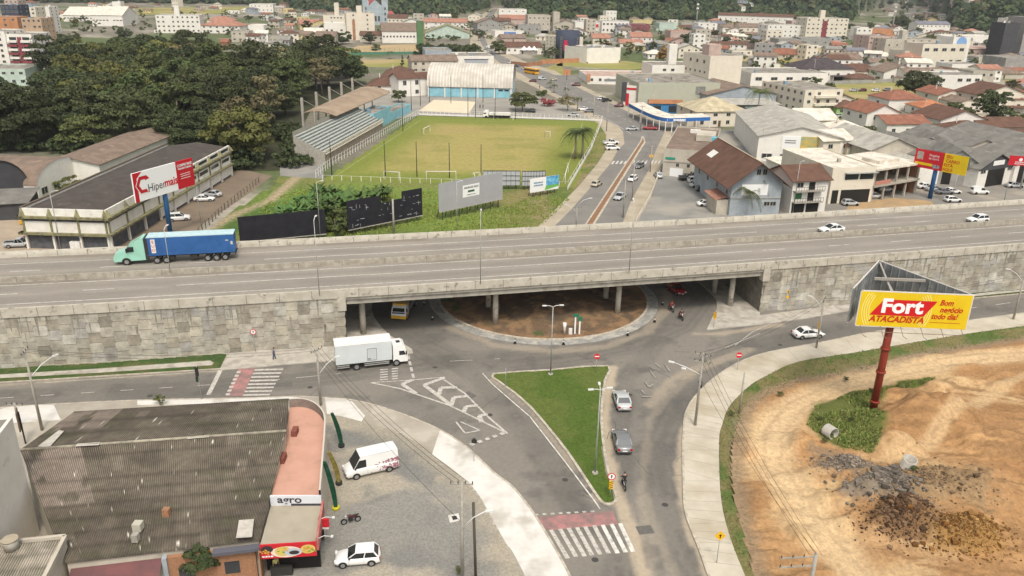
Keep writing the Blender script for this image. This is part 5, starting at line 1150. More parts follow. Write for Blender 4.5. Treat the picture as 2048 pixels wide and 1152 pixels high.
for q in([(700,120),(838,118),(832,136),(700,133)],[(1100,118),(1250,122),(1330,132),(1260,140),(1115,132)],[(1125,125),(1130,170),(1075,140)],[(1660,166),(1830,160),(1830,200),(1700,198)],[(1540,118),(1620,118),(1620,136),(1530,136)],[(2010,160),(2100,160),(2100,172),(2010,174)]): flat('meadow',q,.03,FG)
flat('meadow',[(105,28),(130,28),(130,42),(110,42)],.03,FG); flat('meadow',[(240,16),(510,13),(505,26),(260,30)],.03,FG); flat('meadow',[(405,112),(480,108),(520,118),(520,140),(400,140)],.03,FG)
slab('bare_court',[(715,92),(838,88),(838,104),(690,104)],.02,.05,pm('court_tan',(.42,.3,.16),(.35,.27,.15),scale=.05))
# ---------------- building kit ----------------
WALLC={}
def wm(name,c,d=.8): return pm('wall_'+name,c,tuple(x*d for x in c),scale=.35,c3=tuple(x*.62 for x in c),s3=.9,f3=(.6,.78))
W_={'white':wm('white',(.74,.71,.65),.92),'cream':wm('cream',(.68,.62,.51),.92),'beige':wm('beige',(.5,.455,.375)),'grey':wm('grey',(.33,.32,.3)),'blue':wm('blue',(.36,.4,.43)),'sky':wm('sky',(.25,.5,.58)),'pink':wm('pink',(.5,.38,.33)),'brick':wm('brick',(.36,.18,.1)),'green':wm('green',(.36,.56,.2)),'lgreen':wm('lgreen',(.48,.58,.5)),'yellow':wm('yellow',(.6,.5,.26)),'maroon':wm('maroon',(.25,.06,.07)),'dark':wm('dark',(.07,.07,.075)),'navy':wm('navy',(.05,.06,.09)),'orange':wm('orange',(.5,.24,.12)),'tan':wm('tan',(.5,.35,.24)),'church':wm('church',(.4,.46,.5)),'green2':wm('green2',(.1,.2,.09))}
def rm(name,c,st=.28,am=.25,ax='X',bump=0): return pm('roof_'+name,c,tuple(x*.7 for x in c),scale=.4,stripe=(ax,st,tuple(x*.55 for x in c),am),c3=tuple(x*1.35 for x in c),s3=.5,f3=(.6,.72))
R_={'terra':rm('terra',(.29,.125,.08),.4,.45,'Y'),'terra2':rm('terra2',(.40,.2,.14),.4,.35,'Y'),'brown':rm('brown',(.15,.08,.055),.42,.5,'Y'),'brown2':rm('brown2',(.23,.17,.13)),'dark':rm('dark',(.075,.06,.065)),'grey':rm('grey',(.27,.255,.225)),'grey2':rm('grey2',(.2,.19,.17)),'white':rm('white',(.7,.64,.54),am=.1),'tin':rm('tin',(.42,.40,.35),am=.15),'slab':pm('roof_slab',(.3,.28,.24),(.22,.2,.17),scale=.3,c3=(.14,.125,.1),s3=.25),'olive':rm('olive',(.28,.27,.16)),'red':rm('red',(.42,.1,.09)),'yellow':rm('yellow',(.5,.43,.29)),'pink':rm('pink',(.5,.36,.3)),'orange':rm('orange',(.45,.18,.09)),'slate':rm('slate',(.2,.2,.23))}
GLW=pm('window_glass',(.03,.035,.04),rough=.15,spec=.6); WFM=pm('window_frame',(.4,.38,.34)); DOORM=pm('door_brown',(.12,.075,.045)); OPN=pm('opening_dark',(.018,.016,.014))  # OPN: dark colour painted in for the shade inside openings and shop front
def _win():
    m=MB(); m.box(-.5,-.07,0,.5,.0,.08,0); m.box(-.5,-.07,.93,.5,0,1,0); m.box(-.5,-.07,.08,-.44,0,.93,0); m.box(.44,-.07,.08,.5,0,.93,0); m.box(-.02,-.06,.08,.02,0,.93,0); m.face([(-.44,-.015,.08),(.44,-.015,.08),(.44,-.015,.93),(-.44,-.015,.93)],1)
    o=m.build('window',[WFM,GLW]); me=o.data; bpy.data.objects.remove(o); return me
WIN=_win()
def addwin(root,pts,face,w,d,ww,wh,z):
    """pts along the face 0..1"""
    for u in pts:
        if face=='f': inst(WIN,'window',root,(u*w,-.005,z),0,(ww,1,wh))
        elif face=='l': inst(WIN,'window',root,(-.005,u*d,z),R(-90),(ww,1,wh))
        elif face=='r': inst(WIN,'window',root,(w+.005,u*d,z),R(90),(ww,1,wh))
def roofgeo(root,w,d,h,kind,rh,ov,mat,wall,name='roof',t=.14,gw=None):
    """adds roof; returns gable wall extra"""
    m=MB()
    if kind=='gx':   # ridge parallel to the front
        for s,(y0,y1) in enumerate(((-ov,d/2),(d+ov,d/2))):
            z0=h-rh*ov/(d/2); z1=h+rh
            a=[(-ov,y0,z0),(w+ov,y0,z0),(w+ov,y1,z1),(-ov,y1,z1)]; b=[(x,y,z+t) for x,y,z in a]
            m.raw(a+b,[(4,5,6,7),(0,3,2,1),(0,1,5,4),(1,2,6,5),(3,0,4,7)] if s==0 else [(4,7,6,5),(0,1,2,3),(0,4,5,1),(1,5,6,2),(3,7,4,0)])
        g=[[(0,0,h),(0,d,h),(0,d/2,h+rh)],[(w,0,h),(w,d/2,h+rh),(w,d,h)]]
    elif kind=='gy':
        for s,(x0,x1) in enumerate(((-ov,w/2),(w+ov,w/2))):
            z0=h-rh*ov/(w/2); z1=h+rh
            a=[(x0,-ov,z0),(x1,-ov,z1),(x1,d+ov,z1),(x0,d+ov,z0)]; b=[(x,y,z+t) for x,y,z in a]
            m.raw(a+b,[(4,5,6,7),(0,1,5,4),(2,3,7,6),(3,0,4,7),(0,3,2,1)] if s==0 else [(4,7,6,5),(0,4,5,1),(2,6,7,3),(3,7,4,0),(0,1,2,3)])
        g=[[(0,0,h),(w/2,0,h+rh),(w,0,h)],[(0,d,h),(w,d,h),(w/2,d,h+rh)]]
    elif kind=='hip':
        e=min(w,d)/2; z0=h-rh*ov/e; c=[(-ov,-ov,z0),(w+ov,-ov,z0),(w+ov,d+ov,z0),(-ov,d+ov,z0)]
        r0,r1=((e,d/2,h+rh),(w-e,d/2,h+rh)) if w>=d else ((w/2,e,h+rh),(w/2,d-e,h+rh))
        V=c+[r0,r1]; m.raw(V,[(0,1,5,4),(1,2,5),(2,3,4,5),(3,0,4)] if w>=d else [(0,1,4),(1,2,5,4),(2,3,5),(3,0,4,5)]); m.raw([(x,y,z-t) for x,y,z in c]+c,[(0,3,2,1),(0,1,5,4),(1,2,6,5),(2,3,7,6),(3,0,4,7)]); g=[]
    elif kind=='shed':
        a=[(-ov,-ov,h),(w+ov,-ov,h),(w+ov,d+ov,h+rh),(-ov,d+ov,h+rh)]; b=[(x,y,z+t) for x,y,z in a]; m.raw(a+b,[(4,5,6,7),(0,3,2,1),(0,1,5,4),(1,2,6,5),(3,0,4,7)]); g=[[(0,0,h),(0,d,h),(0,d,h+rh)],[(w,0,h),(w,d,h+rh),(w,d,h)],[(0,d,h),(w,d,h),(w,d,h+rh),(0,d,h+rh)]]
    elif kind in('archx','archy'):
        n=14; g=[]; W2_=(w if kind=='archx' else d); S_=(d if kind=='archx' else w); V=[]
        for i in range(n+1):
            a=math.pi*i/n; y=S_/2-(S_/2+ov)*math.cos(a); z=h+rh*math.sin(a)
            V+= [(-ov,y,z),(w+ov,y,z)] if kind=='archx' else [(y,-ov,z),(y,d+ov,z)]
        m.raw(V,[((2*i,2*i+1,2*i+3,2*i+2) if kind=='archx' else (2*i,2*i+2,2*i+3,2*i+1)) for i in range(n)],0,True)
        for q in(0,1):
            P_=[V[2*i+q] for i in range(n+1)]; g.append([((0 if q==0 else w),p[1],p[2]) if kind=='archx' else (p[0],(0 if q==0 else d),p[2]) for p in P_][::(-1 if (q==0)==(kind=='archx') else 1)])
    else: # flat with parapet
        p=.18; m.face([(p,p,h-rh),(w-p,p,h-rh),(w-p,d-p,h-rh),(p,d-p,h-rh)]); g=[]
    m.build(name,mat,root); return g
def body(root,w,d,h,wall,g=(),para=0,name='wall'):
    m=MB()
    m.raw([(0,0,-.3),(w,0,-.3),(w,d,-.3),(0,d,-.3),(0,0,h),(w,0,h),(w,d,h),(0,d,h)],[(0,1,5,4),(1,2,6,5),(2,3,7,6),(3,0,4,7)])
    for q in g: m.face(q)
    if para:
        p=.18; m.raw([(0,0,h),(w,0,h),(w,d,h),(0,d,h),(p,p,h),(w-p,p,h),(w-p,d-p,h),(p,d-p,h),(p,p,h-para),(w-p,p,h-para),(w-p,d-p,h-para),(p,d-p,h-para)],[(0,1,5,4),(1,2,6,5),(2,3,7,6),(3,0,4,7),(4,5,9,8),(5,6,10,9),(6,7,11,10),(7,4,8,11)])
    return m.build(name,wall,root)
OCC=[]; RW=random.Random(2); TNK=pm('tank_blue_grey',(.2,.3,.38)); BRK0=W_['beige']
def kw_ok(r_): return 190<r_.location.y<900 and 'blue grey house' not in r_['label']
def bld(xl,yl,xr,yr,yt,depth,roof,wall,rmat,label,win=None,ov=.5,rh=None,cat='house',name='house',tank=False,h=None,face=None,group=None,hill=False,A=None,B=None,rot=None,rf=1.):
    A=A or (GT(xl,yl) if hill else G(xl,yl)); B=B or (GT(xr,yr) if hill else G(xr,yr)); z0=min(A.z,B.z) if hill else 0
    w=math.hypot(B.x-A.x,B.y-A.y); rz=math.atan2(B.y-A.y,B.x-A.x)*rf if rot is None else R(rot); h=h or max(2.4,HT(A,yt)-A.z)
    r_=empty(name,(A.x,A.y,z0),rz,label,cat,group)
    if rh is None: rh={'gx':depth*.17,'gy':w*.17,'hip':min(w,depth)*.2,'shed':depth*.1,'flat':.4,'archx':depth*.25,'archy':w*.25}[roof]
    g=roofgeo(r_,w,depth,h,roof,rh,ov,R_.get(rmat,rmat) if isinstance(rmat,str) else rmat,None)
    body(r_,w,depth,h,W_.get(wall) if isinstance(wall,str) else wall,g,rh if roof=='flat' else 0)
    n=Vector((-math.sin(rz),math.cos(rz))); ex=Vector((math.cos(rz),math.sin(rz)))
    side='l' if (Vector((A.x,A.y))).dot(ex)>0 else 'r'
    if win:
        nf,ns,rows=win[:3]; ww=win[3] if len(win)>3 else 1.55; wh=win[4] if len(win)>4 else 1.3
        fh=h/rows
        for k in range(rows):
            z_=fh*k+(fh-wh)*.55
            if nf: addwin(r_,[(i+.5)/nf for i in range(nf) if nf<4 or RW.random()>.14],'f',w,depth,min(ww,w/nf*.8)*RW.uniform(.75,1.15),wh*RW.uniform(.85,1.1),z_)
            if ns: addwin(r_,[(i+.5)/ns for i in range(ns)],side,w,depth,min(ww,depth/ns*.8),wh,z_)
    if name=='house' and kw_ok(r_): 
        q=RW.random(); W0=W_.get(wall) if isinstance(wall,str) else wall
        MB().box(w*.44,-.06,0,w*.44+.95,-.01,2.1).build('door',DOORM,r_)
        if q<.35 and w>7: 
            m=MB(); y0=-2.6; m.raw([(w*.55,y0,2.35),(w*.98,y0,2.35),(w*.98,-.02,2.85),(w*.55,-.02,2.85),(w*.55,y0,2.47),(w*.98,y0,2.47),(w*.98,-.02,2.97),(w*.55,-.02,2.97)],[(4,5,6,7),(0,3,2,1),(0,1,5,4),(1,2,6,5),(3,0,4,7)])
            m.build('porch_roof',R_.get(rmat,R_['grey']) if roof!='flat' else R_['grey'],r_); m=MB(); m.beam((w*.57,y0+.15,0),(w*.57,y0+.15,2.4),.16); m.build('porch_post',W0,r_); m=MB(); m.beam((w*.96,y0+.15,0),(w*.96,y0+.15,2.4),.16); m.build('porch_post',W0,r_); MB().box(w*.62,-.07,.0,w*.92,-.015,2.2).build('garage_opening',OPN,r_)
        if .3<q<.6: MB().tube([(w*.3,depth*.5,h),(w*.3,depth*.5,h+(rh if roof!='flat' else 0)+1.)],.55 if roof=='flat' else .22,0,10).build('water_tank' if roof=='flat' else 'chimney',TNK if roof=='flat' else BRK0,r_)
        if q>.6: 
            x0=-.0 if q<.8 else w; s_=-1 if q<.8 else 1; dd=depth*.55; MB().box(min(x0,x0+s_*2.6)+(.02 if s_>0 else 0),1.2,0,max(x0,x0+s_*2.6)-(.02 if s_<0 else 0),1.2+dd,2.5).build('annexe',W0,r_); m=MB(); e0,e1=x0+s_*.0,x0+s_*2.9; m.raw([(e0,.9,2.95),(e1,.9,2.5),(e1,1.5+dd,2.5),(e0,1.5+dd,2.95),(e0,.9,3.05),(e1,.9,2.6),(e1,1.5+dd,2.6),(e0,1.5+dd,3.05)],[(4,5,6,7),(0,1,2,3),(0,1,5,4),(1,2,6,5),(2,3,7,6)]); m.build('annexe_roof',R_['brown2' if RW.random()<.5 else 'grey'],r_)
    if roof=='flat' and name!='house' and w>8:
        for _ in range(RW.randint(1,3)): x_=RW.uniform(.1,.8)*w; y_=RW.uniform(.15,.8)*depth; s_=RW.uniform(.8,1.8); MB().box(x_,y_,h-rh,x_+s_,y_+s_*.8,h+RW.uniform(.2,1.1)).build('roof_unit',RW.choice([PG,WT,TNK]),r_)
    if tank: MB().box(w*.4,depth*.35,h-.5,w*.4+min(4,w*.25),depth*.35+min(4,depth*.3),h+(tank if tank is not True else 2.6)).build('water_tank_tower',W_.get(wall) if isinstance(wall,str) else wall,r_)
    c=Vector((A.x,A.y))+ex*w/2+n*depth/2; OCC.append((c.x,c.y,max(w,depth)/2+1,))
    return r_,w,depth,h
def pbox(r_,name,x0,y0,z0,x1,y1,z1,m): return MB().box(x0,y0,z0,x1,y1,z1).build(name,m,r_)
# ---------------- bottom left: corrugated shop building ----------------
CRM=painted('corrugated_cement',fs=1.5,amt=.22,bump=.01)
def corr(name,c00,c10,c01,c11,rows,colf,root,pitch=.19,amp=.03):
    """bilinear sheet between near-left,near-right,far-left,far-right; corrugated across"""
    c00,c10,c01,c11=map(Vector,(c00,c10,c01,c11)); L_=max((c10-c00).length,(c11-c01).length); n=int(L_/pitch)*4
    U,V_=np.meshgrid(np.linspace(0,1,n+1),np.linspace(0,1,rows*4+1),indexing='ij')
    def bl(k): return c00[k]*(1-U)*(1-V_)+c10[k]*U*(1-V_)+c01[k]*(1-U)*V_+c11[k]*U*V_
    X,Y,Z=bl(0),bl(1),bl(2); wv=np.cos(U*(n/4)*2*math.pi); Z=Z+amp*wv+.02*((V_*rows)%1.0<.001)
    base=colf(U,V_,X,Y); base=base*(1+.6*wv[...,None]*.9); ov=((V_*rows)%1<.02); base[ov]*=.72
    nx,ny=X.shape; idx=np.arange(nx*ny).reshape(nx,ny); Q=np.stack([idx[:-1,:-1],idx[1:,:-1],idx[1:,1:],idx[:-1,1:]],-1).reshape(-1,4)
    return npmesh(name,np.stack([X,Y,Z],-1).reshape(-1,3),Q,CRM,np.clip(base,0,1).reshape(-1,3),parent=root,smooth=True)
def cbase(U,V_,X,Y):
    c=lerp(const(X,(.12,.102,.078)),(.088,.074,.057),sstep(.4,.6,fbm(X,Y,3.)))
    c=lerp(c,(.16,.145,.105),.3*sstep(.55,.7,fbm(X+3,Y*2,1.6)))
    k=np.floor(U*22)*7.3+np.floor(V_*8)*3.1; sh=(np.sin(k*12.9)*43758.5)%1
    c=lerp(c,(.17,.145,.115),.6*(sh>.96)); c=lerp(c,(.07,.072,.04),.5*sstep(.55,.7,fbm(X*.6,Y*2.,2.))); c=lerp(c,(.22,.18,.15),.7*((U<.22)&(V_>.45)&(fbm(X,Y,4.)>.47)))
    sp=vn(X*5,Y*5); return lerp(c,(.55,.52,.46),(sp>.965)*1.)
sb=empty('shop_building',(0,0,0),0,'large shop building under old grey brown corrugated roof at the bottom left','shop')
q=[G(130,1128,3.9),G(520,1082,3.9),G(40,900,6.3),G(573,862,6.3),G(150,823,5.2),G(578,797,5.2)]
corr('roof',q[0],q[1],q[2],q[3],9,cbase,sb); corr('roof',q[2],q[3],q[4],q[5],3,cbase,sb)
m=MB(); m.tube([q[2]+Vector((0,0,.03)),q[3]+Vector((0,0,.03))],.14,0,8); m.build('ridge_cap',pm('ridge_grey',(.2,.18,.15),(.36,.33,.25),scale=1),sb)
wq=[Vector(v[:2]) for v in(q[0],q[1],q[3],q[5],q[4],q[2])]; c_=sum(wq,Vector((0,0)))/6; wq=[c_+(v-c_)*.985 for v in wq]
hh_=[3.8,3.8,6.2,5.1,5.1,6.2]; m=MB()
for i in range(6): j=(i+1)%6; m.face([(*wq[i],0),(*wq[j],0),(*wq[j],hh_[j]),(*wq[i],hh_[i])])
m.build('wall',W_['beige'],sb)
# brick front, maroon awning
a_,b_=q[0],q[1]; fd=(b_-a_); fd.z=0; fd.normalize(); nn=Vector((-fd.y,fd.x,0))
def fq(u,y,z): v=a_+fd*u+nn*y; return (v.x,v.y,z)
FL=(b_-a_).length
def fbox(name,u0,u1,y0,y1,z0,z1,m,root=sb):
    mb=MB(); V=[fq(u,y,z) for z in(z0,z1) for y in(y0,y1) for u in(u0,u1)]; mb.raw(V,[(0,2,3,1),(4,5,7,6),(0,1,5,4),(2,6,7,3),(0,4,6,2),(1,3,7,5)]); return mb.build(name,m,root)
BRK=pm('brick_orange',(.4,.2,.1),(.27,.13,.07),scale=6,stripe=('Z',.09,(.2,.13,.09),.5))
fbox('brick_wall',FL*.51,FL*.97,-.25,.1,0,3.5,BRK); fbox('window',FL*.56,FL*.64,-.3,-.2,1.2,2.4,GLW); fbox('window',FL*.8,FL*.88,-.3,-.2,1.2,2.4,GLW); fbox('gutter',FL*.75,FL*1.0,-.75,-.1,3.45,3.75,pm('gutter_grey',(.1,.1,.12))); fbox('pillar',FL*.485,FL*.51,-.5,.1,0,3.6,W_['blue'])
m=MB(); m.face([fq(.3,-2.2,2.6),fq(FL*.48,-2.2,2.6),fq(FL*.48,.1,3.3),fq(.3,.1,3.3)]); m.build('awning',pm('awning_maroon',(.17,.07,.07),(.12,.06,.06),scale=.5),sb)
for a4 in([(75,893),(118,860),(128,862),(100,893)],[(472,1076),(478,1040),(508,1038),(504,1074)],[(155,887),(200,884),(198,890),(150,893)],[(376,873),(420,869),(418,874),(374,878)]):
    zz_=[6.32-.0*0 if b>884 and b<900 else (5.9 if b<884 and a<130 else 4.45 if b>1000 else 6.25) for a,b in a4]; P_=[G(a,b,z_+.14) for (a,b),z_ in zip(a4,zz_)]; m=MB(); m.face(P_); m.build('pale_roof_sheet',pm('sheet_pale',(.5,.47,.42),(.4,.37,.32),scale=2),sb)
# skylight hatch and vent on the roof
for x,y,sz,m_ in((333,1024,.55,BRK),(270,1070,.5,PG),(276,1052,.7,pm('patch_light',(.42,.4,.33)))):
    p=G(x,y,4.9); z_=5.15 if sz!=.5 else 4.9; MB().box(p.x-sz/2,p.y-sz/2,z_-.6,p.x+sz/2,p.y+sz/2,z_+.1).build('roof_vent',m_,sb)
# side wing with pink flat roof and curved parapet
wg=empty('shop_wing',(0,0,0),0,'curved shop wing with pink flat roof and agro sign beside the corrugated roof','shop')
out=[(578,797),(600,796),(618,799),(634,807),(646,820),(651,836),(650,870),(646,920),(641,980)]
o3=[G(a,b,5.6) for a,b in out]; inn=[]
oc=cat_rom([Vector(v[:2]) for v in o3],4,False); ir=[Vector(G(573,865,4.4)[:2]),Vector(G(556,930,4.4)[:2]),Vector(G(541,1003,4.4)[:2])]
m=MB(); pol=[(v.x,v.y,4.6) for v in oc]+[(v.x,v.y,4.6) for v in ir[::-1]]; m.face(pol); m.build('roof',pm('roof_membrane_pink',(.52,.3,.225),(.47,.265,.195),scale=.5,c3=(.38,.24,.18),s3=.5,f3=(.6,.75)),wg)
m=MB()
for i in range(len(oc)-1):
    a,b=oc[i],oc[i+1]; t=(b-a).normalized(); n_=Vector((-t.y,t.x))*.16; zt=5.6
    P8=[(*a,0),(*b,0),(*b,zt),(*a,zt)]; m.face(P8); a2,b2=a-n_,b-n_; m.face([(*a,zt),(*b,zt),(*b2,zt),(*a2,zt)],1); m.face([(*a2,0),(*b2,0),(*b2,zt),(*a2,zt)][::-1],2)
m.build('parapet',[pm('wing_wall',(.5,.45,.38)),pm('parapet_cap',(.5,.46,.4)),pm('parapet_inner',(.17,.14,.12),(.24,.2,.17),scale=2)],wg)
e1,e2=ir[2],oc[-1]; d_=(e2-e1).normalized(); n_=Vector((-d_.y,d_.x))
def eb(u0,u1,y0,y1,z0,z1,name,m,root=wg):
    L_=(e2-e1).length; mb=MB(); V=[]
    for z in(z0,z1):
        for y in(y0,y1):
            for u in(u0*L_,u1*L_): v=e1+d_*u+n_*y; V.append((v.x,v.y,z))
    mb.raw(V,[(0,2,3,1),(4,5,7,6),(0,1,5,4),(2,6,7,3),(0,4,6,2),(1,3,7,5)]); return mb.build(name,m,root)
eb(0,1,-.06,.12,4.0,5.0,'fascia',pm('fascia_white',(.6,.62,.65),rough=.4))
v=e1+d_*(e2-e1).length*.38-n_*.08; text('agro',1.0,pm('sign_dark',(.05,.05,.06)),wg,(v.x,v.y,4.62),90,math.degrees(math.atan2(d_.y,d_.x)),off=.02,sx=1.2); v=e1+d_*(e2-e1).length*.75-n_*.08; pass
eb(.4,1,-.08,-.06,4.0,4.22,'fascia_stripe',_mc['sign_dark'])
eb(-.14,-.02,5.5,6.7,4.6,5.2,'roof_hatch',pm('hatch_brown',(.2,.07,.05))); eb(-.12,-.0,10.3,11.4,4.6,5.2,'roof_hatch',_mc['hatch_brown'])
f1,f2=G(520,1092,4.0),G(632,1085,4.0); g1,g2=Vector((e1.x,e1.y,4.0)),Vector((e2.x,e2.y,4.0))
m=MB(); m.face([f1,f2,g2,g1]); m.build('lower_roof',pm('roof_membrane_beige',(.36,.32,.25),(.33,.29,.225),scale=.6,c3=(.28,.25,.2),s3=.4),wg)
sd=(f2-f1); sd.z=0; SL=sd.length; sd.normalize(); ang=math.degrees(math.atan2(sd.y,sd.x)); sn_=Vector((-sd.y,sd.x,0))
m=MB(); a,b=Vector(f2[:2]),Vector(e2); t=(b-a).normalized(); nn2=Vector((-t.y,t.x))*.2
m.prism([a,b,b-nn2,a-nn2],3.2,4.45); m.build('red_parapet',pm('parapet_red',(.36,.09,.08),(.42,.2,.17),scale=1),wg)
sg=empty('shop_sign',(f1.x,f1.y,0),R(ang),'red food shop sign with pictures of dishes hanging at the front of the beige roof','sign')
pbox(sg,'panel',0,-.12,2.75,SL,.0,4.15,pm('sign_red_food',(.5,.02,.03),rough=.5)); m=MB()
def ell(mb,cx,cz,rx,rz_,m_,y,n=20,a0=0,a1=360): mb.face([(cx+rx*math.cos(R(a0+(a1-a0)*i/n)),y,cz+rz_*math.sin(R(a0+(a1-a0)*i/n))) for i in range(n if a1-a0==360 else n+1)],m_)
ell(m,SL*.46,3.35,1.25,.55,3,-.125); ell(m,SL*.4,3.42,.65,.48,0,-.13); ell(m,SL*.58,3.3,.75,.38,1,-.135); ell(m,SL*.6,3.25,.42,.2,4,-.14); ell(m,SL*.85,3.5,.6,.45,0,-.13); ell(m,SL*.12,3.7,.5,.35,4,-.13)
rs=random.Random(8)
for i in range(60):
    k=rs.choice([.4,.85,.85,.12]); ell(m,SL*k+rs.gauss(0,.24),3.45+rs.gauss(0,.14),.09,.07,rs.choice([0,2,5,5]),-.145-i*.0004,6)
m.build('food_picture',[pm('food_yellow',(.6,.45,.12)),pm('food_plate',(.45,.47,.5)),pm('food_green',(.15,.3,.05)),pm('food_ring',(.7,.6,.5)),pm('food_dark',(.04,.03,.03)),pm('food_orange',(.6,.3,.06))],sg)
lines(sg,SL*.12,3.0,.9,-.14,SWH,1,.16)
MB().box(0,0,.12,SL,.15,.2).build('threshold',PG,sg)
fbox('shop_interior',FL*.995,FL*1.0,-1.2,.5,0,3.6,BRK)
pi_=MB(); v0=Vector(f1)+sn_*1.2; pi_.box(0,1.6,.13,SL,1.7,3.2); pi_.box(.4,.8,.13,2.2,1.2,1.0,1); pi_.build('back_wall',[OPN,CHS],sg)
rb=G(644,1060,0); r_=empty('box_sign',(0,0,0),0,'small red square box sign projecting from the shop side','sign'); p=G(636,1045,3.6); MB().box(p.x,p.y-.1,3.2,p.x+.95,p.y+.1,4.0).build('panel',_mc['sign_red_food'],r_); MB().box(p.x,p.y-.05,2.95,p.x+.9,p.y+.05,3.15).build('lower_panel',WT,r_)
for x,y,l in((637,1040,'upper thin floodlight arm on the shop side'),(633,1078,'lower thin floodlight arm on the shop side')):
    p=G(x,y,4.3); m=MB(); m.tube([p,p+Vector((.6,.1,.25)),p+Vector((1.2,.2,.15))],.03); m.box(p.x+1.15,p.y+.1,p.z+.08,p.x+1.35,p.y+.3,p.z+.2); tag(m.build('wall_lamp',LW),l,'lamp')
# flags in front of shop
for x,y,c,h,l in((683,893,(.01,.07,.035),4.,'tall dark green feather banner at the back of the shop side'),(678,968,(.25,.2,.05),3.6,'olive yellow feather banner in the middle of the shop side'),(672,1018,(.01,.08,.04),5.2,'tall green feather banner with yellow foot at the front of the shop side')):
    p=G(x,y,.13); r_=empty('feather_banner',(p.x,p.y,.13),R(10),l,'banner'); k='%.2f'%c[0]+str(h); m=MB(); 
    N_=10
    for i in range(N_):
        z0_,z1_=.2+h*i/N_,.2+h*(i+1)/N_; w0=.13*math.sin(.5+2.3*i/N_)+.1; w1=.13*math.sin(.5+2.3*(i+1)/N_)+.1; a=-.75*(i/N_)**1.7; b=-.75*((i+1)/N_)**1.7
        m.raw([(-w0+a,-.12,z0_),(w0+a,-.12,z0_),(w0+a,.12,z0_),(-w0+a,.12,z0_),(-w1+b,-.12,z1_),(w1+b,-.12,z1_),(w1+b,.12,z1_),(-w1+b,.12,z1_)],[(0,1,5,4),(1,2,6,5),(2,3,7,6),(3,0,4,7),(4,5,6,7)])
    m.build('banner_cloth',pm('banner'+k,c,tuple(v*.5 for v in c),scale=1.5),r_); MB().tube([(0,0,0),(0,0,.3)],.35,0,10).build('foot',pm('foot_yellow',(.5,.45,.03)) if h>5 else BLK,r_)
# white tall building at the far left, low roof in front
A=G(57,970,5.2); u=Vector((math.cos(R(11)),math.sin(R(11)),0)); v=Vector((-u.y,u.x,0)); r_=empty('white_building',(0,0,0),0,'plain white windowless tall building cut by the left edge','building')
hW=5.2+HT(G(57,970,5.2),835)-HT(G(57,970,5.2),970); hW=HT(A,835)
Q4=[A,A-u*16,A-u*16-v*14,A-v*14]; m=MB(); m.prism(Q4,0,hW); m.build('wall',pm('wall_plain_white',(.72,.68,.61),(.64,.6,.53),scale=.3,c3=(.5,.46,.4),s3=.5,f3=(.6,.75)),r_); Q5=[A-u*.3-v*.3,A-u*15.7-v*.3,A-u*15.7-v*13.7,A-u*.3-v*13.7]; m=MB(); m.prism(Q5,hW-.2,hW+.02); m.build('roof',R_['grey'],r_)
A=G(130,1070,5.4); r_=empty('low_house',(0,0,0),0,'low building with pale corrugated roof and parapet at the bottom left corner','building'); Q4=[A,A-u*12,A-u*12-v*5.2,A-v*5.2]
m=MB(); m.prism(Q4,0,5.0); 
for a,b in((Q4[0],Q4[1]),(Q4[0],Q4[3]),(Q4[2],Q4[3])): m.beam((a.x,a.y,5.2),(b.x,b.y,5.2),.3,.42)
m.build('wall',W_['beige'],r_); pA=A-u*.2-v*.2
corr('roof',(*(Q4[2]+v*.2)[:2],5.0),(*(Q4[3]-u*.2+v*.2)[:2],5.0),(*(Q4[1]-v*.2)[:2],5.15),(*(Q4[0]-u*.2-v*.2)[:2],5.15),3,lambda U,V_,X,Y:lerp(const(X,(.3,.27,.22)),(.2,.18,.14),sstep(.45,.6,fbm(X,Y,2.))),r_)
p=A-u*3.7-v*.7; m=MB(); m.tube([(p.x,p.y,5.1),(p.x,p.y,6.0)],.55,0,20); m.tube([(p.x,p.y,6.0),(p.x,p.y,6.08)],.6,1,20); m.build('water_tank',[PG,DST],r_)
# billboard panel behind, dark
p=G(47,890); r_=empty('notice_board',(p.x,p.y,0),R(-60),'dark brown framed board seen edge on beside the white building at left','sign'); pbox(r_,'panel',-.8,0,2.0,.8,.15,4.2,pm('board_brown',(.1,.07,.045))); pbox(r_,'post',-.1,.15,0,.1,.3,4,CHS)
# ---------------- office block at the left ----------------
Bc=Vector((-73.4,138.4)); Ac=Vector((-88.5,140.2)); Cc=Vector((-71.2,197.5))
ob=empty('office_block',(Bc.x,Bc.y,0),math.atan2(Cc.y-Bc.y,Cc.x-Bc.x)-math.pi/2,'white and olive two storey office block with dark brown roof beside the viaduct','office block')
rt=Matrix.Rotation(-ob.rotation_euler.z,2); lc=rt@(Cc-Bc); Wd_=(Ac-Bc).length; Dp=lc.length
OL=pm('canopy_olive',(.27,.25,.13),(.2,.185,.1),scale=.8,c3=(.14,.13,.09),s3=1); PW=pm('panel_white_weathered',(.78,.76,.7),(.68,.65,.58),scale=.5,c3=(.5,.46,.39),s3=.6,f3=(.62,.78)); OBR=rm('office',(.085,.072,.062),.5,.35,'Y')
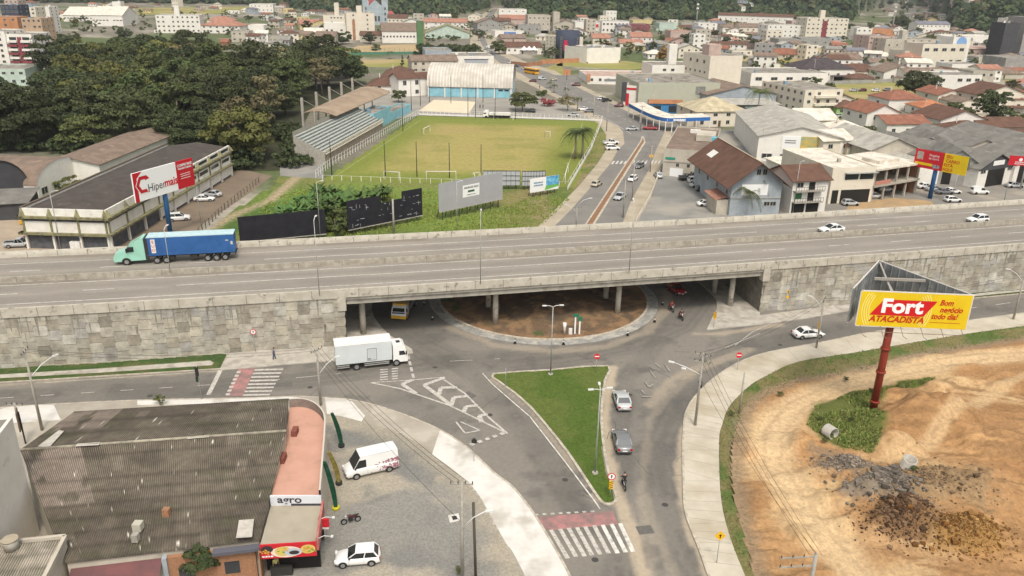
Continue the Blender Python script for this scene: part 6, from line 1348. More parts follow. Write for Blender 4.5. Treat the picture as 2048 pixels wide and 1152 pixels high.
# local: front along -x..0 at y=0, right side along y from 0..Dp at x=0 (slightly skewed ignored)
def ring_box(z0,z1,o,m,name,parent=ob):
    mb=MB(); mb.box(-Wd_-o,-o,z0,o,o*0+.0,z1); mb.box(0,0,z0,o,Dp,z1); mb.box(-Wd_-o,-o,z0,-Wd_,Dp,z1) ; return mb.build(name,m,parent)
core=MB(); core.box(-Wd_,0,0,0,Dp,6.3); core.build('core_wall',pm('office_core',(.07,.075,.09),(.12,.12,.12),scale=1),ob)
ring_box(2.9,3.3,1.0,OL,'canopy'); ring_box(5.9,6.35,.85,OL,'canopy')
ring_box(3.3,5.3,.3,PW,'wall_panel'); ring_box(6.35,7.7,.3,PW,'parapet')
m=MB(); m.box(-Wd_+.3,.3,0,-.3,Dp-.2,2.9); m.build('ground_floor',GL,ob)
m=MB(); m.face([(-Wd_,-.25,7.2),(0.25,-.25,7.2),(.25,Dp,7.2),(-Wd_*.5,Dp,8.3),(-Wd_*.5,6,8.3)],0); m.face([(-Wd_,-.25,7.2),(-Wd_*.5,6,8.3),(-Wd_*.5,Dp,8.3),(-Wd_,Dp,7.2)]); m.build('roof',OBR,ob)
m=MB(); m.beam((-Wd_-.1,-.3,7.75),(-Wd_-.1,Dp,7.75),.35,.3); m.build('roof_edge',pm('edge_brown',(.15,.12,.09)),ob)
def fin(x,y,dx,dy,z0,z1,s=.95):
    mb=MB(); t=.35; px_,py_=-dy*t,dx*t; V=[]
    for k in(-1,1): V+=[(x+px_*k/2*3,y+py_*k/2*3,z0),(x+dx*s+px_*k*.3,y+dy*s+py_*k*.3,z0),(x+px_*k*.3,y+py_*k*.3,z1)]
    mb.raw(V,[(0,1,2),(3,5,4),(0,3,4,1),(1,4,5,2),(2,5,3,0)]); return mb
for i in range(4):
    x=-Wd_*i/3
    for z0_,z1_ in((6.35,7.75),): fin(x,-.3,0,-1,z0_,z1_).build('buttress',OL,ob)
    for z0_,z1_ in((0,2.9),(3.3,5.9)): MB().box(x-.17,-.5,z0_,x+.17,-.05,z1_).build('column',PW if z0_==0 else OL,ob)
nb=9
for i in range(nb+1):
    y=Dp*i/nb; fin(.3,y,1,0,6.35,7.75).build('buttress',OL,ob)
    for z0_,z1_ in((0,2.9),(3.3,5.9)): MB().box(.05,y-.17,z0_,.5,y+.17,z1_).build('column',OL if z0_ else PW,ob)
for i in range(3,nb): pbox(ob,'wall_panel',.05,Dp*i/nb+.3,.5,.2,Dp*(i+1)/nb-.3,2.6,PW)
for i in range(5,nb): pbox(ob,'window',.3,Dp*i/nb+1.,6.7,.36,Dp*(i+1)/nb-1.,7.35,GLW); pbox(ob,'window',.24,Dp*i/nb+1.,4.2,.3,Dp*(i+1)/nb-1.,5.0,GLW)
# banana yard left: arched sheds
bld(-60,420,60,400,385,26,'archy','dark','brown2','open arched shed with yellowish roof and dark interior at the left edge',rh=6,cat='shed',name='shed',ov=.4)  # closed walls, coloured dark in place of the shaded interior
r_,w_,d_2,h_=bld(80,402,172,362,372,40,'archy','white','brown2','white gabled workshop with old barrel roof at the left',rh=4.,cat='warehouse',name='warehouse',win=(4,0,1,2.2,1.6),ov=.1)
bld(-60,445,60,438,412,9,'shed','dark','grey2','low dark carport roof at the left edge above the tractor',cat='shed',name='carport',rh=.8)
bld(150,392,0,0,0,13,'gx','white','brown2','long low white building with greyish roof behind the office block',cat='warehouse',name='warehouse',rh=1.3,A=G(205,372),B=G(205,372)+Vector((2.,40,0)),h=5.2)
# yellow tractor
p=G(52,440); r_=empty('tractor',(p.x,p.y,.05),R(-60),'yellow backhoe tractor with white cab roof in the left yard','tractor'); TYL=pm('tractor_yellow',(.6,.33,.02)); m=MB(); m.box(-.2,-.5,.8,2.0,.5,1.5); m.box(-1.6,-.6,.6,-.1,.6,1.2); m.build('body',TYL,r_); MB().box(-1.3,-.7,2.5,.1,.7,2.62).build('cab_roof',WT,r_); m=MB(); 
for x in(-1.2,0):
    for y in(-.6,.6): m.beam((x,y,1.1),(x,y,2.5),.08)
m.box(-1.1,-.5,1.2,-.1,.5,2.3); m.build('cab',GL,r_); wheels(r_,(-1.,),.95,.75,.45,False); wheels(r_,(1.5,),.85,.45,.3,False); m=MB(); m.beam((2.0,-.5,1.1),(3.1,-.5,.5),.14);m.beam((2.0,.5,1.1),(3.1,.5,.5),.14); m.box(3.0,-1.1,.1,3.6,1.1,.8); m.build('loader_bucket',TYL,r_)
# rubbish sacks behind truck: white stack
p=G(155,500); tag(MB().box(p.x-.9,p.y-.6,0,p.x+.9,p.y+.6,1.7).build('crate_stack',WT),'white wrapped stack standing before the office block entrance','crate')
# ---------------- grandstand ----------------
gs_=empty('grandstand',(0,0,0),0,'concrete football grandstand with pale stepped seats under a rusty cantilever roof','grandstand')
N0=Vector(G(655,330)[:2]); N1=Vector(G(768,262)[:2]); d_=(N1-N0).normalized(); n_=Vector((-d_.y,d_.x))
def gq(u,y,z): v=N0+d_*u+n_*y; return (v.x,v.y,z)
GLn=(N1-N0).length
m=MB(); V=[]
for i in range(9):
    y0,y1=.5+i*.95,.5+(i+1)*.95; z0,z1=3.0+i*.48,3.0+(i+1)*.48
    for k,(a,b,c) in enumerate(((y0,z0,z1),(y0,z1,z1))): pass
    m.face([gq(0,y0,z0),gq(GLn,y0,z0),gq(GLn,y0,z1),gq(0,y0,z1)],1); m.face([gq(0,y0,z1),gq(GLn,y0,z1),gq(GLn,y1,z1),gq(0,y1,z1)],0)
    for u in(0,GLn): m.face([gq(u,y0,0),gq(u,y1,0),gq(u,y1,z1),gq(u,y0,z1)],2)
m.build('seating',[pm('step_pale',(.38,.39,.355),(.31,.325,.3),scale=.5),pm('step_riser',(.15,.19,.18),(.22,.25,.235),scale=.4),PG],gs_)
m=MB(); yb=9.2; m.face([gq(0,yb,0),gq(GLn,yb,0),gq(GLn,yb,8.5),gq(0,yb,8.5)]); m.build('back_wall',PG,gs_)
m=MB(); m.face([gq(0,.4,0),gq(GLn,.4,0),gq(GLn,.4,3.1),gq(0,.4,3.1)]); m.build('front_wall',pm('stand_front',(.3,.26,.2),(.22,.19,.15),scale=.5),gs_)
m=MB()
for i in range(48): u=GLn*i/47; m.beam(gq(u,.2,2.9),gq(u,.2,4.),.14)
m.beam(gq(0,.2,4.),gq(GLn,.2,4.),.18); m.beam(gq(0,.2,2.9),gq(GLn,.2,2.9),.22); m.build('balustrade',W_['cream'],gs_)
rp=[G(605,227,9.6),G(672,232,8.3),G(782,184,8.3),G(722,175,9.6)]
def rl(s,t,dz=0): a=rp[0].lerp(rp[3],s); b=rp[1].lerp(rp[2],s); v=a.lerp(b,t); return (v.x,v.y,v.z+1.1*math.sin(math.pi*min(1,t*.95+.05))*.9+dz)
m=MB(); k1,k2=24,10; V=[rl(i/k1,j/k2,dz) for dz in(0,-.18) for i in range(k1+1) for j in range(k2+1)]; o_2=(k1+1)*(k2+1)
m.raw(V,[(i*(k2+1)+j,i*(k2+1)+j+1,(i+1)*(k2+1)+j+1,(i+1)*(k2+1)+j) for i in range(k1) for j in range(k2)]+[(o_2+i*(k2+1)+j,o_2+(i+1)*(k2+1)+j,o_2+(i+1)*(k2+1)+j+1,o_2+i*(k2+1)+j+1) for i in range(k1) for j in range(k2)],0,True); m.build('roof',pm('roof_rusty_beige',(.36,.28,.2),(.27,.2,.14),scale=.25,stripe=('Y',.9,(.2,.15,.11),.35)),gs_)
for i in range(5):
    x,y,t_=[(620,290,190),(645,277,181),(669,262,171),(690,249,163),(711,232,157)][i]; s=.04+i*.21; a=Vector(rl(s,-.08)); m=MB(); m.beam((a.x,a.y,0),(a.x,a.y,a.z+4.2),.7); b=Vector(rl(s,.5)); m.beam((a.x,a.y,a.z+3.8),tuple(b),.12); m.build('pylon',PG,gs_)
m=MB()
for i in range(7): a=Vector(rl(i/6,.35)); m.beam((a.x,a.y,0),(a.x,a.y,a.z),.35)
m.build('roof_column',PG,gs_)
# blue painted wall beside stand, fence
def fence(name,pts,h,label,n,mat=None,cat='fence',post=.12,rails=2,curl=False,base=0):
    w_pts=[Vector(p) for p in pts]; r_=empty(name,(0,0,0),0,label,cat); pm_=MB().beam((0,0,0),(0,0,h),post); 
    if curl: pm_.beam((0,0,h),(.3,-.2,h+.35),post*.8)
    pme=pm_.build('post',mat or WT); pd=pme.data; bpy.data.objects.remove(pme); tot=sum((b-a).length for a,b in zip(w_pts,w_pts[1:])); m=MB(); m2=MB(); d=0
    for a,b in zip(w_pts,w_pts[1:]):
        l=(b-a).length; k=max(1,round(n*l/tot))
        for i in range(k): p=a.lerp(b,i/k); inst(pd,'post',r_,(p.x,p.y,0))
        for j in range(rails): z=h*(j+1)/rails-.05; m2.beam((a.x,a.y,z),(b.x,b.y,z),.04 if not base else .05)
        if base: m2.beam((a.x,a.y,base/2),(b.x,b.y,base/2),.15,base)
    m2.build('rails',mat or WT,r_); return r_
F1=[Vector(G(a,b)[:2]) for a,b in((632,356),(660,334),(838,230))]; fence('field_fence',F1,2.0,'white concrete post fence along the left touchline beside the grandstand',46,curl=True)
F1=[Vector(G(a,b)[:2]) for a,b in((838,230),(1010,235),(1205,242))]; fence('field_fence',F1,1.9,'white fence behind the far goal line',42,rails=3,base=.5)
F1=[Vector(G(a,b)[:2]) for a,b in((645,360),(840,367),(1140,374))]; fence('field_fence',F1,1.3,'low white post fence behind the near goal line',24,rails=1)
F1=[Vector(G(a,b)[:2]) for a,b in((1204,243),(1182,300),(1135,380))]; fence('field_fence',F1,2.2,'tall pale fence along the right touchline by the palms',18,base=.8)
F1=[Vector(G(a,b)[:2]) for a,b in((398,470),(450,420),(523,362))]; fence('wire_fence',F1,1.5,'dark wooden post fence between brown yard and rough grass',20,mat=pm('dark_wood',(.08,.07,.055)),rails=2)
for pts,l in(([(846,232),(846,200)],'1'),): pass
def netpoles(pts,h,label):
    for i,(x,y) in enumerate(pts): p=G(x,y); tag(MB().tube([(p.x,p.y,0),(p.x,p.y,h)],[.13,.09]).build('net_pole',CHS),'tall thin dark net pole '+label[i],'pole','tall net poles around the field')
netpoles([(771,352),(834,354),(899,356),(962,360),(664,352)],9,['leftmost behind the near goals','second from left behind the near goals','third from left behind the near goals','behind the grey hoarding','at the near left field corner'])
netpoles([(806,263),(823,221),(841,212),(859,205),(902,207),(936,233),(951,236),(990,238),(1031,239),(966,205)],11,['beside the blue stand wall','left of the sand court','at the lower left of the sand court','at the upper left of the sand court','behind the sand court','at the right front of the sand court','left of the far goal','at the left far goal post','right of the far goal','by the two dark figures'])
def goal(ax,ay,bx,by,label,h=2.44,dep=1.6):
    a,b=G(ax,ay),G(bx,by); r_=empty('goal',(0,0,0),0,label,'goal'); d=(b-a).normalized(); n_=Vector((-d.y,d.x,0))*dep; H=Vector((0,0,h)); m=MB(); m.tube([a,a+H,b+H,b],.09,0,6,False); m.build('goal_frame',WT,r_); m=MB(); m.tube([a+H,a+H+n_*.6,a+n_],.05); m.tube([b+H,b+H+n_*.6,b+n_],.05); m.tube([a+n_,b+n_],.05); m.build('net_support',WT,r_)
goal(853,362,912,362,'full size white goal behind the black hoarding',dep=-1.2); goal(770,359,800,361,'smaller white goal left of the full size one',h=2.1,dep=-1.); goal(987,239,1026,241,'far white goal in front of the white lorry',dep=1.2)
goal(848,270,860,264,'small white goal on the left half of the field',h=2.1,dep=1.); goal(1090,276,1100,276,'small white goal on the right half of the field',h=2.1,dep=1.)
goal(946,362,958,360,'narrow white frame half hidden behind the grey hoarding',h=2.,dep=-1.); goal(1130,368,1136,345,'white frame at the right touchline near the palms',h=2.4,dep=1.)
r_,w_,d2,h2=bld(748,262,782,244,228,6,'flat','sky','slab','small light blue painted changing block beside the grandstand end',cat='building',name='changing_block'); r_,w_,d2,h2=bld(782,243,822,224,214,5,'flat','sky','slab','pale blue low wall block between grandstand and sand court',cat='building',name='changing_block',h=3)
# gym
Ag,Bg=G(857,193),G(1022,197); r_,w_,d2,h2=bld(0,0,0,0,0,26,'archx',pm('gym_end',(.4,.42,.43)),pm('gym_roof',(.6,.57,.5),(.45,.42,.36),scale=.25,stripe=('X',1.3,(.33,.3,.26),.55)),'sports hall with white barrel roof and light blue walls behind the field',cat='sports hall',name='sports_hall',A=Ag,B=Bg,h=4.2,rh=8.5,ov=.6)
pbox(r_,'blue_band',.1,-.12,.2,w_,0,3.8,W_['sky']); pbox(r_,'blue_band',w_,.2,.2,w_+.1,d2,4.2,wm('paleblue',(.42,.58,.66)))
for i in range(6): pbox(r_,'column',w_*i/5-.25,-.5,0,w_*i/5+.25,-.13,4.,WT)
for i in range(2): pbox(r_,'window',w_*(.85+i*.07),-.2,2.9,w_*(.85+i*.07)+1.8,-.13,3.6,GLW)
# ---------------- right side, near the viaduct ----------------
r_,w_,d2,h2=bld(1457,432,1556,431,363,26,'gy','blue','brown','large blue grey house with broad brown gable roof beside the walled parking lot',rh=4.2,ov=1.6,h=7.6)
m=MB(); m.beam((w_/2,-1.6,h2+4.2+.2),(w_/2,d2+1.6,h2+4.2+.2),.28,.12); m.build('ridge_cap',pm('ridge_cream',(.45,.36,.26)),r_); m=MB(); zz=lambda x:h2+4.2*x/(w_/2)+.2; m.face([(w_*.12,d2*.72,zz(w_*.12)),(w_*.27,d2*.72,zz(w_*.27)),(w_*.27,d2*.86,zz(w_*.27)),(w_*.12,d2*.86,zz(w_*.12))]); m.build('skylight',WT,r_); addwin(r_,[.5],'f',w_,d2,1.0,1.4,9.0); addwin(r_,[.62],'f',w_,d2,1.0,1.4,9.0); pbox(r_,'sign_panel',w_*.2,-.1,4.6,w_*.72,-.02,7.0,SWH);  addwin(r_,[.74,.86],'f',w_,d2,1.5,1.0,2.2); addwin(r_,[.1,.35,.6,.85],'l',w_,d2,1.4,1.2,4.2); pbox(r_,'ledge',-.05,-.15,3.9,w_+.05,0,4.1,PG)
pbox(r_,'annexe',-2.6,1,0,-.02,8,3.4,W_['beige']); m=MB(); m.face([(-3,.8,3.4),(-.02,.8,4.0),(-.02,9,4.0),(-3,9,3.4)]); m.build('annexe_roof',R_['terra2'],r_)
r_,w_,d2,h2=bld(1578,428,1648,424,362,10,'gx','white','brown','narrow three level house with brown roof and balconies beside the cream building',rh=2.2,ov=.7,h=7.6)
for z_ in(2.6,5.1): pbox(r_,'balcony',.2,-1.2,z_,w_-1.5,-.02,z_+.18,PG); m=MB(); 
for z_ in(2.78,5.28):
    m=MB(); m.beam((.2,-1.15,z_+.9),(w_-1.5,-1.15,z_+.9),.07)
    for i in range(12): m.beam((.2+(w_-1.7)*i/11,-1.15,z_),(.2+(w_-1.7)*i/11,-1.15,z_+.9),.05)
    m.build('railing',CHS,r_)
pbox(r_,'garage_opening',.4,-.06,0,w_*.4,-.01,2.4,OPN); pbox(r_,'garage_opening',w_*.45,-.06,0,w_*.8,-.01,2.4,OPN); pbox(r_,'door',w_*.45,-.06,2.8,w_*.62,-.01,4.7,OPN); pbox(r_,'door',w_*.45,-.06,5.3,w_*.62,-.01,7.,OPN); pbox(r_,'green_sign',w_*.1,-.08,3.4,w_*.28,-.02,4.6,pm('sign_green2',(.04,.15,.06))); addwin(r_,[.2],'f',w_,d2,1.6,1.1,5.9)
r_,w_,d2,h2=bld(1655,408,1742,404,336,22,'flat','cream','white','cream two storey building with roof terrace left of the open concrete frame',cat='building',name='cream_building',rh=.3)
for x0,x1,z0,z1 in((.06,.2,0,3.2),(.26,.92,0,3.2)): pbox(r_,'opening',w_*x0,-.06,z0,w_*x1,-.01,z1,OPN)
for x0,x1 in((.3,.6),(.64,.94)): pbox(r_,'window',w_*x0,-.06,h2*.66,w_*x1,-.01,h2*.82,GLW)
pbox(r_,'sun_shade',w_*.28,-1.,h2*.84,w_,-.01,h2*.86,STEEL)
r_=empty('concrete_frame_building',(*G(1742,404)[:2],0),math.atan2((G(1829,388)-G(1742,404)).y,(G(1829,388)-G(1742,404)).x),'unfinished open two storey concrete frame building with pale roof','building'); w_=(G(1829,388)-G(1742,404)).length; CF=pm('frame_concrete',(.4,.37,.31),(.33,.3,.25),scale=.6)
for z_ in(3.5,7.4): pbox(r_,'floor_slab',-.3,-.4,z_,w_+.3,14,z_+.45,CF if z_<7 else R_['white'])
for i in range(5):
    for y in(0,6.5,13): pbox(r_,'column',w_*i/4-.2,y,0,w_*i/4+.2,y+.4,7.4,CF)
pbox(r_,'back_wall',0,13.4,0,w_,13.6,7.4,BRK); pbox(r_,'side_wall',w_,0,0,w_+.2,13.6,7.4,BRK); pbox(r_,'railing',0.2,-.2,4.0,w_*.35,-.1,4.9,pm('railing_pink',(.45,.2,.15))); pbox(r_,'roof_tank',w_*.3,3,7.85,w_*.75,8,8.6,R_['white'])
bld(1830,372,1873,368,330,16,'flat','white','tin','white walled workshop right of the open concrete frame',cat='workshop',name='workshop',rh=.3)
r_,w_,d2,h2=bld(1873,368,1945,372,322,30,'gy','grey','grey2','grey gabled workshop behind the yellow billboard',cat='workshop',name='workshop',rh=3)
pbox(r_,'opening',w_*.1,-.06,0,w_*.35,-.01,4,OPN)
r_,w_,d2,h2=bld(1950,377,2022,366,338,34,'gy',W_['white'],'grey2','workshop with black gable and wide open doors at the right',cat='workshop',name='workshop',rh=3.2)
pbox(r_,'opening',w_*.25,-.07,0,w_*.72,-.01,5.0,OPN); m=MB(); m.face([(.0,-.08,h2-.6),(w_,-.08,h2-.6),(w_,-.08,h2),(w_/2,-.08,h2+3.2),(0,-.08,h2)]); m.build('gable_panel',W_['dark'],r_); pbox(r_,'sign_panel',w_*.35,-.14,h2+.4,w_*.65,-.09,h2+1.6,SWH); addwin(r_,[.12,.86],'f',w_,d2,2.,1.,3.6)
r_,w_,d2,h2=bld(2022,368,2110,358,330,30,'gy','white','grey2','white framed workshop cut by the right edge',cat='workshop',name='workshop',rh=3)
pbox(r_,'opening',w_*.1,-.07,0,w_*.8,-.01,5.0,OPN)
for x0,y0,x1,y1,yt,l in((1800,330,1905,345,285,'broad low grey shed roof left behind the yellow billboard'),(1905,342,2010,340,282,'broad low grey shed roof right behind the yellow billboard'),(2012,338,2130,330,275,'broad low grey shed roof at the right edge')):
    bld(x0,y0,x1,y1,0,26,'gy','beige','grey2',l,cat='shed',name='shed',rh=3.,h=5.5)
# pinkish low building on the avenue
r_,w_,d2,h2=bld(1324,351,1411,347,297,36,'flat','beige','brown2','long beige low building with patched flat roof at the bend of the avenue',rot=-16,cat='building',name='beige_building',rh=.5)
pbox(r_,'green_sign',w_*.04,-.1,h2*.62,w_*.24,-.02,h2*.7,pm('sign_green3',(.02,.25,.17))); pbox(r_,'ledge',0,-.12,h2*.52,w_,0,h2*.55,PG); pbox(r_,'garage_door',w_*.15,-.1,0,w_*.42,-.01,2.2,SWH); addwin(r_,[.3,.52],'f',w_,d2,.8,1.,h2*.36); pbox(r_,'roof_block',w_*.55,16,h2-.4,w_*.95,24,h2+1.2,W_['beige']); pbox(r_,'water_tank',w_*.9,10,h2-.4,w_*.9+1.8,12,h2+1.8,pm('tank_blue',(.12,.4,.5)))
# big grey warehouse
r_,w_,d2,h2=bld(1512,322,1640,312,283,44,'gy','white','tin','big warehouse with smooth grey roof and advert on its white gable',cat='warehouse',name='warehouse',rh=2.8,ov=.5,h=7.2,rot=-6)
pbox(r_,'advert',w_*.28,-.15,3.6,w_*.5,-.02,h2+.2,SWH); pbox(r_,'advert',w_*.5,-.15,3.6,w_*.74,-.02,h2+.2,pm('advert_orange',(.6,.4,.08),(.3,.35,.2),scale=.8)); lines(r_,w_*.38,6.2,3.,-.17,_mc['sign_dark'],2,.3); addwin(r_,[.12,.34,.6,.85],'f',w_,d2,3.0,1.4,.9)
bld(1560,352,1640,344,330,6,'shed','white','white','low white shed between brown roof and big warehouse',cat='shed',name='shed')
bld(1640,330,1700,327,282,12,'gx','cream','white','pale roofed two level house right of the big warehouse',win=(2,0,2)); bld(1600,262,1672,262,240,16,'gx','cream','white','house with large bright cream roof below the balcony apartment block',win=(2,2,1)); bld(1672,300,1735,297,262,12,'hip','white','white','white walled house with pale roof under the red roofed house',win=(2,2,2))
bld(1690,330,1760,327,292,16,'gy','cream','brown','cream house with brown roof and white verge behind the cream building',win=(2,2,1)); bld(1735,345,1830,342,300,24,'gy','beige','tin','broad light grey gable roof above the open concrete frame',cat='shed',name='shed',rh=3)
bld(1660,322,1690,318,305,7,'hip','beige','dark','small house with very dark roof behind the cream building',h=4)
